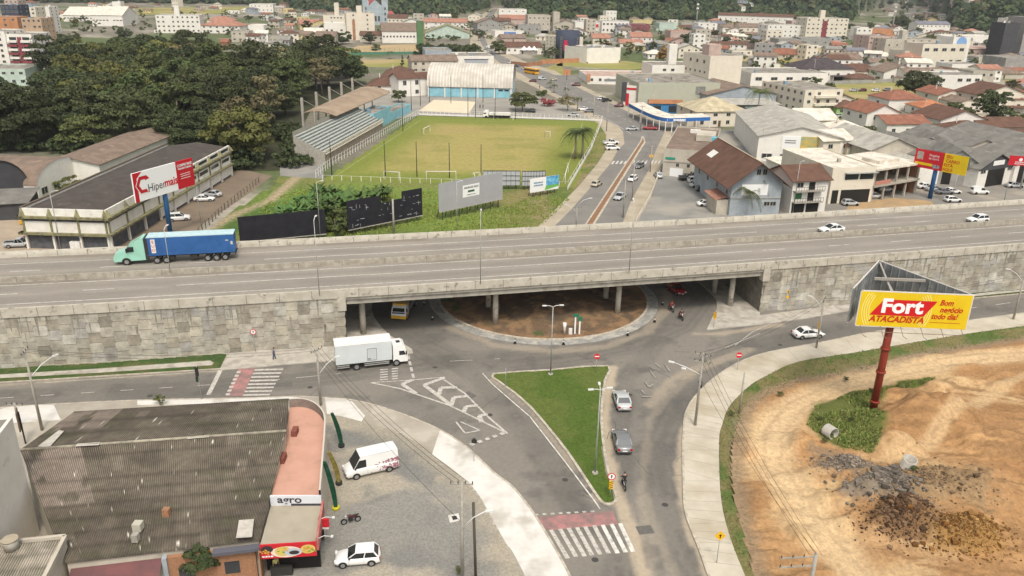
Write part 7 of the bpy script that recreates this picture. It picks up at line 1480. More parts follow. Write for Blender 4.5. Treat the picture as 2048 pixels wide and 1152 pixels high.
# ---------------- the town: buildings one can single out ----------------
T=[ # xl,yl,xr,yr,ytop,depth,roof,wall,roofmat,label,win,kw
 (-30,172,60,168,138,22,'flat','lgreen','slab','pale green two storey podium block at the foot of the white tower at left',(5,0,2),{}),
 (-20,150,28,150,62,18,'flat','white','slab','left windowed half of the white balcony tower at the left edge',(2,3,8),{'cat':'tower','name':'apartment_tower'}),
 (28,150,80,150,68,18,'flat','white','slab','white apartment tower with maroon stripe and balconies at the left edge',(0,3,8),{'cat':'tower','name':'apartment_tower'}),
 (55,105,96,105,36,16,'flat','tan','slab','brown brick apartment tower behind the balcony tower at left',(4,3,6),{'cat':'tower','name':'apartment_tower'}),
 (-20,100,50,100,33,14,'flat','orange','slab','orange topped apartment block at the upper left edge',(4,2,6),{'cat':'tower','name':'apartment_tower'}),
 (14,80,50,80,10,16,'flat','navy','slab','dark blue glazed tower at the upper left',(4,2,8),{'cat':'tower','name':'apartment_tower'}),
 (50,72,82,72,14,16,'flat','cream','slab','cream tower left half behind the brown brick tower',(3,2,7),{'cat':'tower','name':'apartment_tower'}),
 (82,66,108,66,13,16,'flat','white','slab','slim white tower with corner windows at the upper left',(1,2,8),{'cat':'tower','name':'apartment_tower'}),
 (20,60,48,60,0,14,'flat','pink','slab','pinkish tower top rising at the upper left corner',(3,2,8),{'cat':'tower','name':'apartment_tower'}),
 (128,43,190,43,30,40,'gx','white','white','long white warehouse at the upper left, left half',(9,0,1,3,1),{'cat':'warehouse','name':'warehouse'}),
 (186,52,250,52,30,40,'gx','white','white','long white warehouse at the upper left, taller right half',(9,0,1,3,1),{'cat':'warehouse','name':'warehouse'}),
 (228,30,245,30,3,14,'flat','white','slab','white block like water tower behind the long warehouse',None,{'cat':'tower','name':'water_tower'}),
 (315,66,400,64,30,22,'flat','white','slab','white apartment block with roof tank behind the wood',(9,2,4),{'tank':7}),
 (403,66,478,68,50,20,'hip','white','terra2','big white house with salmon hip roof beyond the wood',(6,2,2),{}), (415,52,470,52,40,16,'hip','white','terra2','salmon hip roofed upper wing of the big white house',(4,1,1),{}),
 (464,84,500,84,62,14,'flat','beige','slab','small beige flat block at the edge of the wood',(3,1,2),{}),(498,72,530,72,50,14,'flat','white','white','white flat block behind the beige one at the wood edge',None,{}),
 (500,24,547,24,8,30,'flat','white','slab','white flat block far off on the plain',(6,1,2),{}),(442,98,456,98,84,10,'gx','brick','terra','small brick red house among the trees',(1,0,1),{}),(556,100,580,100,80,14,'gx','grey','grey','grey house among the trees beyond the wood',(3,0,2),{}),
 (600,60,640,58,48,20,'gx','yellow','terra2','yellow house with salmon gable roof beyond the green strip',(4,1,1),{}),(626,60,660,60,46,14,'gy','yellow','terra2','yellow gabled wing of the salmon roofed house',(2,0,1),{}),
 (632,92,672,92,72,16,'gx','beige','brown2','beige bungalow with brown roof beside the bare court',(3,1,1),{}),(610,74,655,72,64,16,'gx','beige','white','pale shed roof behind the bungalow',None,{}),
 (648,62,700,62,30,24,'flat','cream','slab','cream school like block with tall stair tower',(8,1,3),{'tank':10}),(650,78,700,76,46,18,'flat','white','white','white low block in front of the school',(6,0,1),{}),
 (695,80,742,78,26,22,'flat','cream','slab','tall cream blank sided block with slim brown stripe',(2,3,6),{'cat':'tower','name':'apartment_tower','tank':5}),
 (765,86,838,84,62,30,'gx','white','brown2','long brown roofed hall behind the bare court',(12,0,1),{'cat':'hall','name':'hall'}),(720,84,768,84,70,14,'gx','beige','brown','brown roofed low house left of the long hall',(4,0,1),{}),
 (850,76,938,76,66,30,'gy','lgreen','olive','hall with pale green gable roof behind the hedge',None,{'cat':'hall','name':'hall'}),
 (848,58,932,58,44,18,'gx','white','terra2','white two storey row with salmon roof above the green roofed hall',(9,1,2),{}),(905,66,934,66,58,8,'flat','maroon','slab','red fronted shop at the foot of the salmon roofed row',None,{'cat':'shop','name':'shop'}),
 (806,60,842,60,44,16,'gy','white','grey','white gabled house right of the church',(3,0,2),{}),(776,58,815,58,36,18,'gx','cream','brown','cream two storey house with brown roof beside the church',(5,0,2),{}),
 (851,130,898,128,100,20,'flat','blue','slab','plain pale blue block behind the hedge row',(0,0,1),{'cat':'building','name':'block'}),(824,146,896,140,122,14,'gx','beige','brown2','long beige house with weathered brown roof before the pale blue block',(6,0,2),{}),
 (905,138,975,134,112,24,'flat','white','slab','modern white block with dark framed grey panel',None,{'cat':'building','name':'block'}),
 (735,188,800,188,170,22,'hip','white','brown','white club house with brown hip roof behind the grandstand roof',(4,3,2),{}),(765,168,822,168,150,24,'hip','white','brown','brown hip roofed rear wing of the club house',(3,2,1),{}),(798,194,838,168,158,10,'gx','white','brown','white two storey front of the club house with tall windows',(8,0,2,1.6,2.),{}),
 (1000,52,1055,52,38,22,'gx','pink','terra2','pink house row with faded roofs on the far slope',(4,1,1),{}),(998,36,1050,36,18,24,'flat','white','slab','white block with sloping roofs at the foot of the wooded hill',(4,1,2),{}),(1050,32,1086,32,18,18,'flat','white','slab','white two storey block with dark windows under the wooded hill',(5,1,2),{}),
 (1055,66,1098,66,30,22,'flat','beige','slab','unfinished beige grey three storey block at the hill foot',(5,2,3),{}),(1036,68,1080,68,50,14,'flat','grey','slab','grey low block before the unfinished one',(3,0,1),{}),
 (1106,62,1118,62,24,10,'flat','beige','slab','slim beige bell tower with wider top',None,{'cat':'tower','name':'bell_tower'}),(1108,62,1152,62,48,24,'gy','beige','brown2','beige gabled church like hall beside the bell tower',(4,0,1),{'cat':'hall','name':'hall'}),
 (1150,64,1205,64,44,26,'flat','white','tin','white shop block with small red square sign',(4,0,1),{'cat':'shop','name':'shop'}),(1203,66,1254,66,42,22,'flat','white','slab','white block with two dark window bands',(7,0,2,2,2),{}),(1255,66,1296,66,48,18,'flat','maroon','slab','maroon three storey block beside the white banded one',(7,0,3),{}),(1265,56,1300,56,40,14,'flat','yellow','slab','pale yellow block behind the maroon one',None,{}),
 (1318,62,1350,62,46,20,'flat','lgreen','slab','pale green flat block at the foot of the wooded hill',None,{}),(1340,84,1382,84,62,20,'flat','pink','terra2','pink block with salmon roof edge',None,{}),(1395,66,1430,66,46,18,'flat','white','slab','white three storey house with blue tint on the rise',(3,1,3),{}),
 (1435,44,1560,52,30,16,'gx','white','brown','long white terrace with brown roof climbing the rise',(14,0,1),{'cat':'terrace','name':'terrace'}),(1445,64,1478,64,54,18,'hip','white','brown2','white house with brown hip roof under the terrace',(3,1,1),{}),(1478,66,1530,66,54,18,'gx','cream','brown2','cream house row with brown roof under the terrace',(5,0,1),{}),
 (1185,92,1218,92,76,16,'gx','cream','terra2','cream house with salmon roof behind the W shop',(3,1,1),{}),(1262,92,1302,92,74,18,'gx','white','terra2','white two storey house with salmon gable roof behind the road',(4,1,2),{}),(1240,94,1284,94,86,14,'gx','white','terra2','pink roofed low white house left of the two storey one',(3,0,1),{}),
 (1012,108,1075,106,94,16,'gx','white','brown','long brown roofed bar with three white tents',(6,0,1),{}),(1004,84,1040,82,76,14,'gx','pink','brown2','house with pink wall and brown roof before the bar',None,{}),(990,74,1036,72,62,16,'flat','white','tin','white shop with blue panel on the far avenue',None,{'cat':'shop','name':'shop'}),
 (955,66,990,64,46,16,'gy','grey','brown2','grey gabled shop at the far avenue corner',(4,0,2),{'cat':'shop','name':'shop'}),(988,58,1020,58,42,16,'gx','grey','brown','grey shop with brown roof right of the gabled one',(4,0,2),{'cat':'shop','name':'shop'}),(925,14,975,14,3,18,'gx','white','terra2','white house with salmon roof where the avenue climbs the hill',(4,0,1),{}),
 (1302,170,1392,168,130,20,'flat','white','slab','white two storey block with small windows and grey roof tower',(6,0,2),{'tank':9}),
 (1175,168,1300,166,152,26,'flat','white','pink','long low white shop with pink streaked roof at the crossroads',(8,0,1),{'cat':'shop','name':'shop'}),
 (1275,214,1412,206,166,34,'flat',wm('khaki',(.42,.42,.33),.95),'slab','big plain greenish beige store building with one grille window',None,{'cat':'store','name':'store'}),
 (1246,210,1276,216,170,30,'flat','white','slab','white and red side front of the big beige store',None,{'cat':'store','name':'store'}),
 (1413,218,1505,206,190,26,'gy','blue','brown2','blue grey gabled hangar beside the tall white block',None,{'cat':'hangar','name':'hangar','rh':3.2}),
 (1436,232,1540,226,210,12,'shed','dark','tin','dark fronted shop row with lit name boards under a pale roof',None,{'cat':'shop','name':'shop','rh':.6}),
 (1500,172,1625,166,146,26,'flat','white','slab','white shop building with dark window boxes',(5,0,1,3.5,1.6),{'cat':'shop','name':'shop'}),(1478,166,1540,160,142,18,'flat','blue','slab','pale blue shop front left of the white shop building',None,{'cat':'shop','name':'shop'}),
 (1602,162,1684,158,137,22,'hip','white','dark','white two storey house with very dark hip roof',(5,1,1,1.8,1.5),{'rh':4.5}),
 (1390,254,1470,246,222,18,'hip','cream','yellow','cream shop house with pale yellow hip roof beside the blue canopy',(4,2,2),{}),
 (1505,98,1555,98,84,18,'flat','pink','slab','pinkish block with curved corner left of the purple striped one',None,{}),(1555,100,1600,100,78,18,'flat','grey','slab','grey pink block with one purple stripe',None,{}),(1600,94,1655,94,76,18,'flat','grey','slab','grey low building with two dark notches',(3,0,1),{}),
 (1532,84,1604,82,50,18,'flat','white','slab','white four storey apartment block with dark window rows',(9,2,4),{'cat':'apartment block','name':'apartment_block'}),(1608,86,1684,86,36,22,'flat','cream','slab','big cream apartment block with red brown centre stripe and roof tank',(9,2,6),{'cat':'apartment block','name':'apartment_block','tank':6}),(1580,70,1610,70,42,14,'flat','pink','slab','pink block between the white and the big cream apartments',(3,0,3),{}),
 (1540,118,1598,116,108,16,'hip','beige','terra','low house with brown red hip roof above the grassy lot',(4,1,1),{}),(1608,112,1682,110,98,12,'flat','yellow','olive','long yellow motel like row with olive roof band',(12,0,1),{}),
 (1732,116,1765,114,72,18,'flat','pink','slab','pink white five storey block with salmon top floor',(5,1,5),{'cat':'apartment block','name':'apartment_block'}),(1765,120,1842,116,78,20,'flat','beige','slab','bare grey beige five storey block with roof tank',(7,1,5),{'cat':'apartment block','name':'apartment_block','tank':5}),
 (1735,72,1780,72,58,14,'flat','orange','slab','orange upper storey behind the pink white block',None,{}),
 (1805,132,1840,130,102,16,'flat','cream','slab','cream left wing of the red emblem shop block',(3,0,1,3,2.2),{'cat':'shop','name':'shop'}),(1838,136,1895,132,88,18,'flat','cream','slab','cream shop block with red emblem on its roof edge',(5,0,2,3,2),{'cat':'shop','name':'shop'}),(1896,134,1915,132,74,12,'flat','white','slab','white stair tower with blue emblem right of the shop block',None,{'cat':'tower','name':'stair_tower'}),
 (1955,130,2004,128,114,16,'flat','beige','slab','plain beige low block before the dark tower',None,{}),(1930,112,1978,112,98,14,'shed','pink','pink','block with faded red brick coloured roof near the right edge',None,{}),(1880,86,1955,84,70,10,'flat','white','white','long white wall like building under the hill at right',None,{}),(1832,66,1890,66,48,16,'gx','white','slate','white two storey building with slate roof under the hillside houses',(8,0,2),{}),
 (1996,118,2022,118,46,16,'flat','dark','slab','dark glazed tower at the right edge',None,{'cat':'tower','name':'office_tower'}),(2018,112,2040,110,38,18,'flat','white','slab','white tower with dark square windows at the right edge',(2,0,6),{'cat':'tower','name':'office_tower'}),(2036,116,2080,114,34,18,'flat','grey','slab','plain grey tower slab cut by the right edge',None,{'cat':'tower','name':'office_tower'}),
 (2005,150,2070,148,116,20,'flat','grey','slab','plain grey block at the right edge below the towers',None,{}),(1900,150,1940,148,128,14,'flat','white','slab','white house with small cube on its roof',(2,0,1),{}),
 (1870,192,1935,188,150,16,'flat','white','slab','white and pale green modern two storey office with dark recesses',(5,1,2,2.2,1.6),{}),(1940,176,1972,174,142,14,'flat','beige','slab','beige terrace house right of the pale green office',(3,0,2),{}),(1975,158,2030,156,146,14,'hip','beige','brown2','open sided brown hip roof shelter at the right',None,{}),
 (1690,158,1735,156,142,16,'gx','cream','brown','cream bungalow with brown roof right of the dark hip roofed house',(5,0,1),{}),(1700,166,1745,165,158,10,'hip','beige','brown','small brown hip roof before the cream bungalow',None,{}),(1668,136,1720,136,118,18,'gx','white','brown2','white house with long brown roof behind the bungalow',(4,0,1),{}),(1765,164,1812,160,144,14,'gy','white','brown2','white gabled house with grey brown roof above the dark trees',(2,0,1),{}),(1812,168,1870,164,148,14,'gx','white','brown2','long white house with low brown roof beside the gabled one',(2,0,1),{}),
 (1667,212,1706,214,196,16,'gy','cream','brown','cream house with brown roof right of the balcony block',(1,1,1),{}),(1672,230,1728,230,214,12,'hip','green','brown','bright green house with brown hip roof',(3,1,1),{'rh':2.}),
 (1775,222,1822,216,198,14,'hip','white','terra','low white house with dull red hip roof left of the orange one',(1,1,1),{}),(1840,232,1888,230,214,11,'hip','white','orange','house with bright orange roof among the red roofed row',(4,1,1),{}),(1872,216,1918,214,190,16,'gy','cream','terra','cream two storey house with red roof behind the orange roofed one',(3,1,2),{}),(1910,226,1955,226,206,16,'gy','cream','brown2','cream gabled bungalow with brown roof right of the red roofs',(4,0,1),{}),
 (1950,226,2030,222,190,15,'gy','cream','brown','large cream two storey house with dark brown gable roof at right',(4,2,2),{}),(2025,226,2080,224,198,14,'gx','cream','terra','house with terracotta roof cut by the right edge',(4,0,1),{}),
 (1728,268,1772,262,226,14,'gy','white','terra','white two storey house with bright red brown cross roof',(2,2,2),{'rh':2.6}),(1770,276,1835,270,248,12,'gx','white','terra','low red roofed wing of the cross roofed house',(3,0,1),{}),
 (1875,272,1945,266,240,16,'gy','white','brown','white gabled house with big brown roof behind the sheds',(3,0,1),{'rh':3}),(1905,288,1965,282,262,12,'hip','pink','brown','low brown hip roof before the white gabled house',(2,0,1),{}),(1960,276,2035,270,254,13,'gx','beige','brown','long brown roofed house at right behind the grey sheds',(4,0,1),{}),
 (1604,228,1662,222,180,30,'flat','cream','slab','cream three storey balcony block with slanting windowed side behind the pale roofs',(4,7,3),{'rot':16,'cat':'apartment block','name':'apartment_block'}),
]
BR={}
for t in T:
    kw=dict(t[11]); kw.setdefault('rf',.35); r_=bld(*t[:10],win=t[10],**kw); BR[t[9]]=r_
# special touches
def sp(k): return next(v for q,v in BR.items() if k in q)
r_,w_,d2,h2=sp('maroon stripe'); pbox(r_,'maroon_stripe',w_*.42,-.3,h2*.1,w_*.58,-.02,h2*.93,W_['maroon'])
for k in range(8): z_=h2*(.1+k*.1); pbox(r_,'balcony',.5,-1.4,z_,w_*.42,-.02,z_+1.0,W_['maroon'] if k%2==0 else W_['white']); pbox(r_,'balcony',w_*.58,-1.4,z_,w_-.5,-.02,z_+1.0,W_['maroon'] if k%2==0 else W_['white']); pbox(r_,'window',w_*.1,-.08,z_+1.1,w_*.38,-.02,z_+2.4,GLW); pbox(r_,'window',w_*.62,-.08,z_+1.1,w_*.9,-.02,z_+2.4,GLW)
r_,w_,d2,h2=sp('red brown centre'); pbox(r_,'centre_stripe',w_*.38,-.2,h2*.15,w_*.5,-.02,h2*.9,W_['maroon'])
r_,w_,d2,h2=sp('slim brown stripe'); pbox(r_,'stripe',w_*.2,-.2,0,w_*.3,-.02,h2*.75,W_['brick'])
r_,w_,d2,h2=sp('purple stripe'); pbox(r_,'stripe',w_*.1,-.2,0,w_*.22,-.02,h2,pm('stripe_purple',(.2,.14,.22)))
r_,w_,d2,h2=sp('pale roof'); 
r_,w_,d2,h2=sp('dark framed grey'); pbox(r_,'grey_panel',w_*.3,-.2,.5,w_*.85,-.02,h2*.7,pm('panel_grey',(.35,.37,.4))); pbox(r_,'dark_frame',w_*.28,-.25,h2*.7,w_*.87,-.03,h2*.76,CHS); addwin(r_,[.6],'f',w_,d2,5,1.4,h2*.4)
r_,w_,d2,h2=sp('plain pale blue'); addwin(r_,[.2,.3],'f',w_,d2,1.,1.4,h2*.5)
r_,w_,d2,h2=sp('small red square'); pbox(r_,'red_sign',w_*.65,-.2,h2*.5,w_*.8,-.02,h2*.8,_mc['board_red'])
r_,w_,d2,h2=sp('blue panel'); pbox(r_,'blue_panel',w_*.3,-.2,h2*.3,w_*.7,-.02,h2*.85,pm('panel_blue',(.12,.2,.42)))
r_,w_,d2,h2=sp('one grille window'); pbox(r_,'grille',w_*.7,-.1,h2*.5,w_*.82,-.02,h2*.85,pm('grille_grey',(.12,.12,.11),(.3,.3,.28),scale=3)); pbox(r_,'seam',w_*.18,-.05,0,w_*.2,-.01,h2,W_['beige'])
r_,w_,d2,h2=sp('white and red side'); pbox(r_,'red_band',0,-.12,h2*.78,w_,-.02,h2*.88,_mc['board_red']); pbox(r_,'red_band',w_*.1,-.12,0,w_*.25,-.02,h2*.6,_mc['board_red']); pbox(r_,'black_panel',w_*-.1,-.3,h2*.2,w_*.12,-.02,h2*1.15,W_['dark'])
r_,w_,d2,h2=sp('long low white shop'); pbox(r_,'window_band',w_*.25,-.12,h2*.35,w_*.8,-.02,h2*.65,pm('band_grey',(.2,.21,.22))); pbox(r_,'orange_sign',-.5,-.4,h2*.3,1.2,-.02,h2+1,W_['orange'])
r_,w_,d2,h2=sp('dark fronted'); lines(r_,w_*.2,h2*.8,4,-.2,SWH,1,1.); lines(r_,w_*.5,h2*.8,4,-.2,pm('sign_pale_green',(.3,.42,.38)),2,.4); lines(r_,w_*.82,h2*.8,4,-.2,SWH,1,1.)
r_,w_,d2,h2=sp('red emblem'); m=MB(); m.beam((w_*.45,-.3,h2-2.5),(w_*.45,-.3,h2+.2),.9,.2); m.build('red_emblem',_mc['board_red'],r_)
r_,w_,d2,h2=sp('blue emblem'); m=MB(); disc(m,(w_*.5,h2*.8),w_*.3,0,-.06); m.build('blue_emblem',pm('emblem_blue',(.2,.35,.6)),r_)
r_,w_,d2,h2=sp('cream three storey balcony')
for z_ in(.33,.66): pbox(r_,'balcony',w_*.25,-1.3,h2*z_,w_*.85,-.02,h2*z_+.9,W_['cream'])
# tall white block: blank face and windowed face
r_,w_,d2,h2=bld(1414,182,1478,180,112,24,'flat','cream','slab','tall plain cream white block with blank front and windowed left side',cat='building',name='tall_block'); addwin(r_,[.15,.32,.5,.68,.85],'l',w_,d2,1.6,1.1,h2*.2); addwin(r_,[.15,.32,.5,.68,.85],'l',w_,d2,1.6,1.1,h2*.48); addwin(r_,[.2,.45,.7],'l',w_,d2,1.8,1.6,h2*.76); pbox(r_,'roof_tower',.2,2,h2-.3,6.5,8,h2+4.8,W_['pink'])
# mural tower
r_,w_,d2,h2=bld(1090,112,1120,118,70,16,'flat','cream','slab','cream apartment tower with dark blue curved end painted with red shapes',win=(4,0,6,1.2,1.2),cat='tower',name='mural_tower')
cxm=G(1135,119); m=MB(); m.tube([(0,0,0),(0,0,h2+4)],7.5,0,20); o=empty('mural_tower',(cxm.x,cxm.y+6,0),0,'dark blue round ended apartment tower with abstract red mural','tower'); m.build('wall',W_['navy'],o)
m=MB()
for zz,r1,a0,a1 in((h2*.8,.09,-110,-95),(h2*.65,.16,-112,-90),(h2*.5,.2,-112,-86),(h2*.35,.28,-105,-70),(h2*.25,.25,-100,-55),(h2*.45,.3,-75,-50)):
    P_=[(7.6*math.cos(R(a)),7.6*math.sin(R(a)),zz+s*h2*.09) for s,seq in((-1,(a0,(a0+a1)/2,a1)),(1,(a1,(a0+a1)/2,a0))) for a in seq]; m.face(P_)
m.build('red_mural',pm('mural_red',(.5,.02,.08)),o)
for k in range(6):
    for a in(-125,-40): x,y=7.55*math.cos(R(a)),7.55*math.sin(R(a)); inst(WIN,'window',o,(x,y,1+k*(h2/6)),R(a+90),(1.3,1,1.4))
# W shop
r_,w_,d2,h2=bld(1173,127,1240,124,97,24,'flat','white','slab','white shop with a big W on its wall and dark red foot band',cat='shop',name='shop'); text('W',3.2,_mc['sign_dark'],r_,(w_*.2,-.1,h2*.68),off=.08); pbox(r_,'red_band',0,-.15,0,w_,-.02,.9,W_['maroon']); addwin(r_,[.2,.5,.78],'f',w_,d2,3,1.2,h2*.35)
bld(1150,120,1176,127,90,20,'flat','white','slab','white side wing of the W shop with a row of windows',win=(3,0,1),cat='shop',name='shop')
# church
r_,w_,d2,h2=bld(736,50,768,50,14,30,'gy','church','red','pale grey blue church with twin towers and red roof',cat='church',name='church',rh=7,ov=.2); CT=W_['church']
for x0 in(-4.5,w_-1.5):
    pbox(r_,'tower',x0,-1,0,x0+6,5,h2+8,CT); m=MB(); m.raw([(x0-.3,-1.3,h2+8),(x0+6.3,-1.3,h2+8),(x0+6.3,5.3,h2+8),(x0-.3,5.3,h2+8),(x0+3,2,h2+16)],[(0,1,4),(1,2,4),(2,3,4),(3,0,4)]); m.build('spire',R_['slate'],r_)
    for z_ in(4,9,14): inst(WIN,'window',r_,(x0+3,-1.02,z_),0,(1.6,1,3.))
for u in(.3,.5,.7): inst(WIN,'window',r_,(w_*u,-.02,3),0,(2,1,6))
bld(770,50,790,50,36,34,'gx','church','red','long red roofed nave beside the church towers',cat='church',name='church_nave')
# green slab tower
r_,w_,d2,h2=bld(835,92,848,92,42,5,'flat','green2','slab','narrow tall green wall slab with dull red edge',cat='tower',name='advert_tower'); pbox(r_,'red_edge',w_,0,0,w_+.6,5,h2,W_['brick'])
# telecom mast on the hill foot
for x,y,yt,l in((1392,52,6,'white and red lattice telecom mast below the wooded hill'),(1784,60,12,'thin red and white mast on the right hillside')):
    p=G(x,y); r_=empty('telecom_mast',(p.x,p.y,0),0,l,'mast'); h=HT(p,yt); m=MB(); m.tube([(0,0,0),(0,0,h)],[1.0,.35],0,6); m.build('lattice',PG,r_); m=MB(); m.tube([(0,0,h*.72),(0,0,h*.8)],1.4,0,8); m.tube([(0,0,h*.9),(0,0,h*.97)],1.3,0,8); m.build('antenna_ring',WT,r_)
# canopy, curved blue
cp=[Vector(G(a,b)[:2]) for a,b in((1256,232),(1280,246),(1306,258),(1330,264),(1360,264),(1418,262))]; cq=cat_rom(cp,4,False); r_=empty('canopy',(0,0,0),0,'long curved shop canopy with pale roof and deep blue fascia at the avenue bend','canopy'); m=MB(); m2=MB(); hC=4.6
for i in range(len(cq)-1):
    a,b=cq[i],cq[i+1]; t=(b-a).normalized(); n_=Vector((-t.y,t.x))*5.5; m.face([(*a,hC+.05),(*b,hC+.05),(*(b+n_),hC+.5),(*(a+n_),hC+.5)]); o_=n_*-.01; m2.face([(*(a+o_),hC-1.1),(*(b+o_),hC-1.1),(*(b+o_),hC+.1),(*(a+o_),hC+.1)])
m.build('roof',R_['white'],r_); m2.build('fascia',pm('fascia_blue',(.03,.13,.38)),r_); m=MB()
for i in range(0,len(cq),2): m.beam((*cq[i],0),(*cq[i],hC-1),.25)
m.build('column',WT,r_); v=cq[-6]; lines(r_,v.x,hC-.5,6,v.y-.3,SWH,1,.8)
p=G(1300,226); r_=empty('shop',(p.x,p.y,0),0,'blue fronted shop with bright orange name board behind the canopy','shop'); pbox(r_,'wall',0,0,0,11,8,4,wm('azure',(.06,.25,.5))); pbox(r_,'orange_board',-1,-.5,3.6,12,0,5.2,W_['orange']); pbox(r_,'window',1,-.1,.4,4,-.01,2.8,GLW); pbox(r_,'window',7,-.1,.4,10,-.01,2.8,GLW)
p=G(1133,170); r_=empty('street_sign',(p.x,p.y,0),0,'orange two board sign on a dark post at the far crossroads','sign'); MB().tube([(0,0,0),(0,0,6)],.15).build('post',CHS,r_); pbox(r_,'board',-1.8,-.1,4.6,1.8,.1,7.2,W_['orange'])
# three white tents
for i in range(3):
    p=G(1048+i*10,108); r_=empty('tent',(p.x,p.y,0),0,'white peaked tent, '+('left','middle','right')[i]+' of three before the brown roofed bar','tent','white tents'); m=MB(); m.raw([(-2.5,-2.5,2.6),(2.5,-2.5,2.6),(2.5,2.5,2.6),(-2.5,2.5,2.6),(0,0,5.2)],[(0,1,4),(1,2,4),(2,3,4),(3,0,4)]); m.build('tent_roof',WT,r_); m=MB()
    for x in(-2.4,2.4):
        for y in(-2.4,2.4): m.beam((x,y,0),(x,y,2.6),.12)
    m.build('legs',WT,r_)
# orange walls by the mural tower
fence('garden_wall',[Vector(G(a,b)[:2]) for a,b in((1082,128),(1168,124))],2.6,'long orange painted wall before the mural tower',10,mat=W_['orange'],cat='wall',base=2.4,rails=1)
fence('garden_wall',[Vector(G(a,b)[:2]) for a,b in((1022,130),(1052,134),(1085,130))],2.4,'orange red wall at the far avenue corner',8,mat=W_['brick'],cat='wall',base=2.2,rails=1)
fence('court_fence',[Vector(G(a,b)[:2]) for a,b in((700,110),(838,108))],4,'tall green net fence before the bare court',14,mat=pm('net_green',(.08,.2,.14)),rails=5,base=1.6)
fence('garden_wall',[Vector(G(a,b)[:2]) for a,b in((1650,170),(1800,164),(1832,170))],2.,'grey wall behind the grassy far track',10,mat=W_['grey'],cat='wall',base=1.8,rails=1)
fence('garden_wall',[Vector(G(a,b)[:2]) for a,b in((1272,448),(1300,398),(1320,345))],1.2,'low pale wall along the left side of the parking lot',8,mat=W_['cream'],cat='wall',base=1.1,rails=1)
fence('garden_wall',[Vector(G(a,b)[:2]) for a,b in((1835,300),(1960,282))],2.2,'cream wall above the grey shed roofs at right',6,mat=W_['cream'],cat='wall',base=2.,rails=1)
# ---------------- filler houses, each its own ----------------
LM=[('church',750,30),('green roofed hall',893,68),('sports hall',940,160),('mural tower',1135,85),('W shop',1205,110),('tall blank block',1450,140),('grey roof tower',1360,110),('big cream apartments',1645,60),('white windowed apartments',1568,65),('long white warehouse',190,40),('tanked apartment block',357,45),('salmon hipped house',440,55),('bell tower',1112,40),('maroon block',1275,56),('long hillside terrace',1500,38),('red emblem shop',1866,110),('dark glazed tower',2009,80),('dark hip roofed house',1643,148),('balcony block',1630,200),('yellow motel row',1645,104),('lattice mast',1392,30),('slate roofed building',1860,56),('large dark clump',1800,40),('striped cream block',718,50),('salmon gabled house',620,50),('white plain block',523,15),('school tower',670,40),('far avenue bend',975,60),('distant avenue top',990,20),('white banded block',1228,54),('bare grey beige block',1803,95),('pink white block',1748,90),('pale green office',1900,170),('red roofed row',1870,205),('big cream gabled house',1990,200),('orange wall',1110,122),('brown roofed bar',1045,100),('red hillside roof',1875,10),('unfinished block',1076,50),('pale green block',1334,54),('upper left towers',60,50),('right edge sheds',2030,285),('orange tree',1327,95)]
used=set()
def where(x,y,base,mx=16):
    c=sorted(LM,key=lambda l:math.hypot(l[1]-x,(l[2]-y)*2))[:14]
    for nm,lx,ly in c:
        dx,dy=x-lx,y-ly; d=math.hypot(dx,dy*2); a=('above' if dy<-3 else 'below' if dy>3 else ''); b_=('left' if dx<-8 else 'right' if dx>8 else ''); far='just ' if d<35 else '' if d<90 else 'well '
        rel=(a+' '+b_+(' of' if b_ else '')).strip() if (a or b_) else 'behind'
        for pre in(base,):
            t=(pre+' '+far+rel+' the '+nm).replace('  ',' ')
            if t not in used and len(t.split())<=mx: used.add(t); return t
    return None
rh_=random.Random(21)
pal_r=[('terra','terracotta'),('terra2','salmon'),('brown','brown'),('brown2','grey brown'),('grey','grey'),('white','pale'),('brown','brown'),('brown2','grey brown'),('tin','light grey'),('slate','slate')]
pal_w=['white','cream','beige','white','cream','white','pink','grey','yellow','blue']
zones=[([(500,24),(740,28),(730,78),(560,78)],32,0),([(760,36),(960,36),(960,62),(770,62)],12,0),([(100,10),(560,14),(560,30),(250,26)],20,0),([(1000,38),(1500,44),(1500,80),(1000,84)],42,0),([(1300,84),(1500,80),(1620,110),(1500,140),(1400,110)],14,0),([(1500,48),(1760,50),(1760,110),(1640,140),(1500,90)],22,0),([(1760,52),(1900,64),(2048,80),(2048,240),(1850,180),(1700,150)],52,0),([(1500,80),(1850,140),(1800,170),(1640,150)],12,0),([(1752,2),(1895,0),(1895,50),(1780,46)],34,1),([(1900,2),(1970,0),(1960,24),(1900,30)],8,1),([(1430,4),(1500,2),(1520,38),(1440,38)],5,1),([(1150,80),(1400,80),(1400,120),(1260,118)],10,0),([(400,70),(640,72),(640,120),(560,118)],6,0),([(0,14),(120,8),(120,40),(0,60)],6,0)]
RDS=[Vector(G(a,b)[:2]) for a,b in avl+avr if b>20]
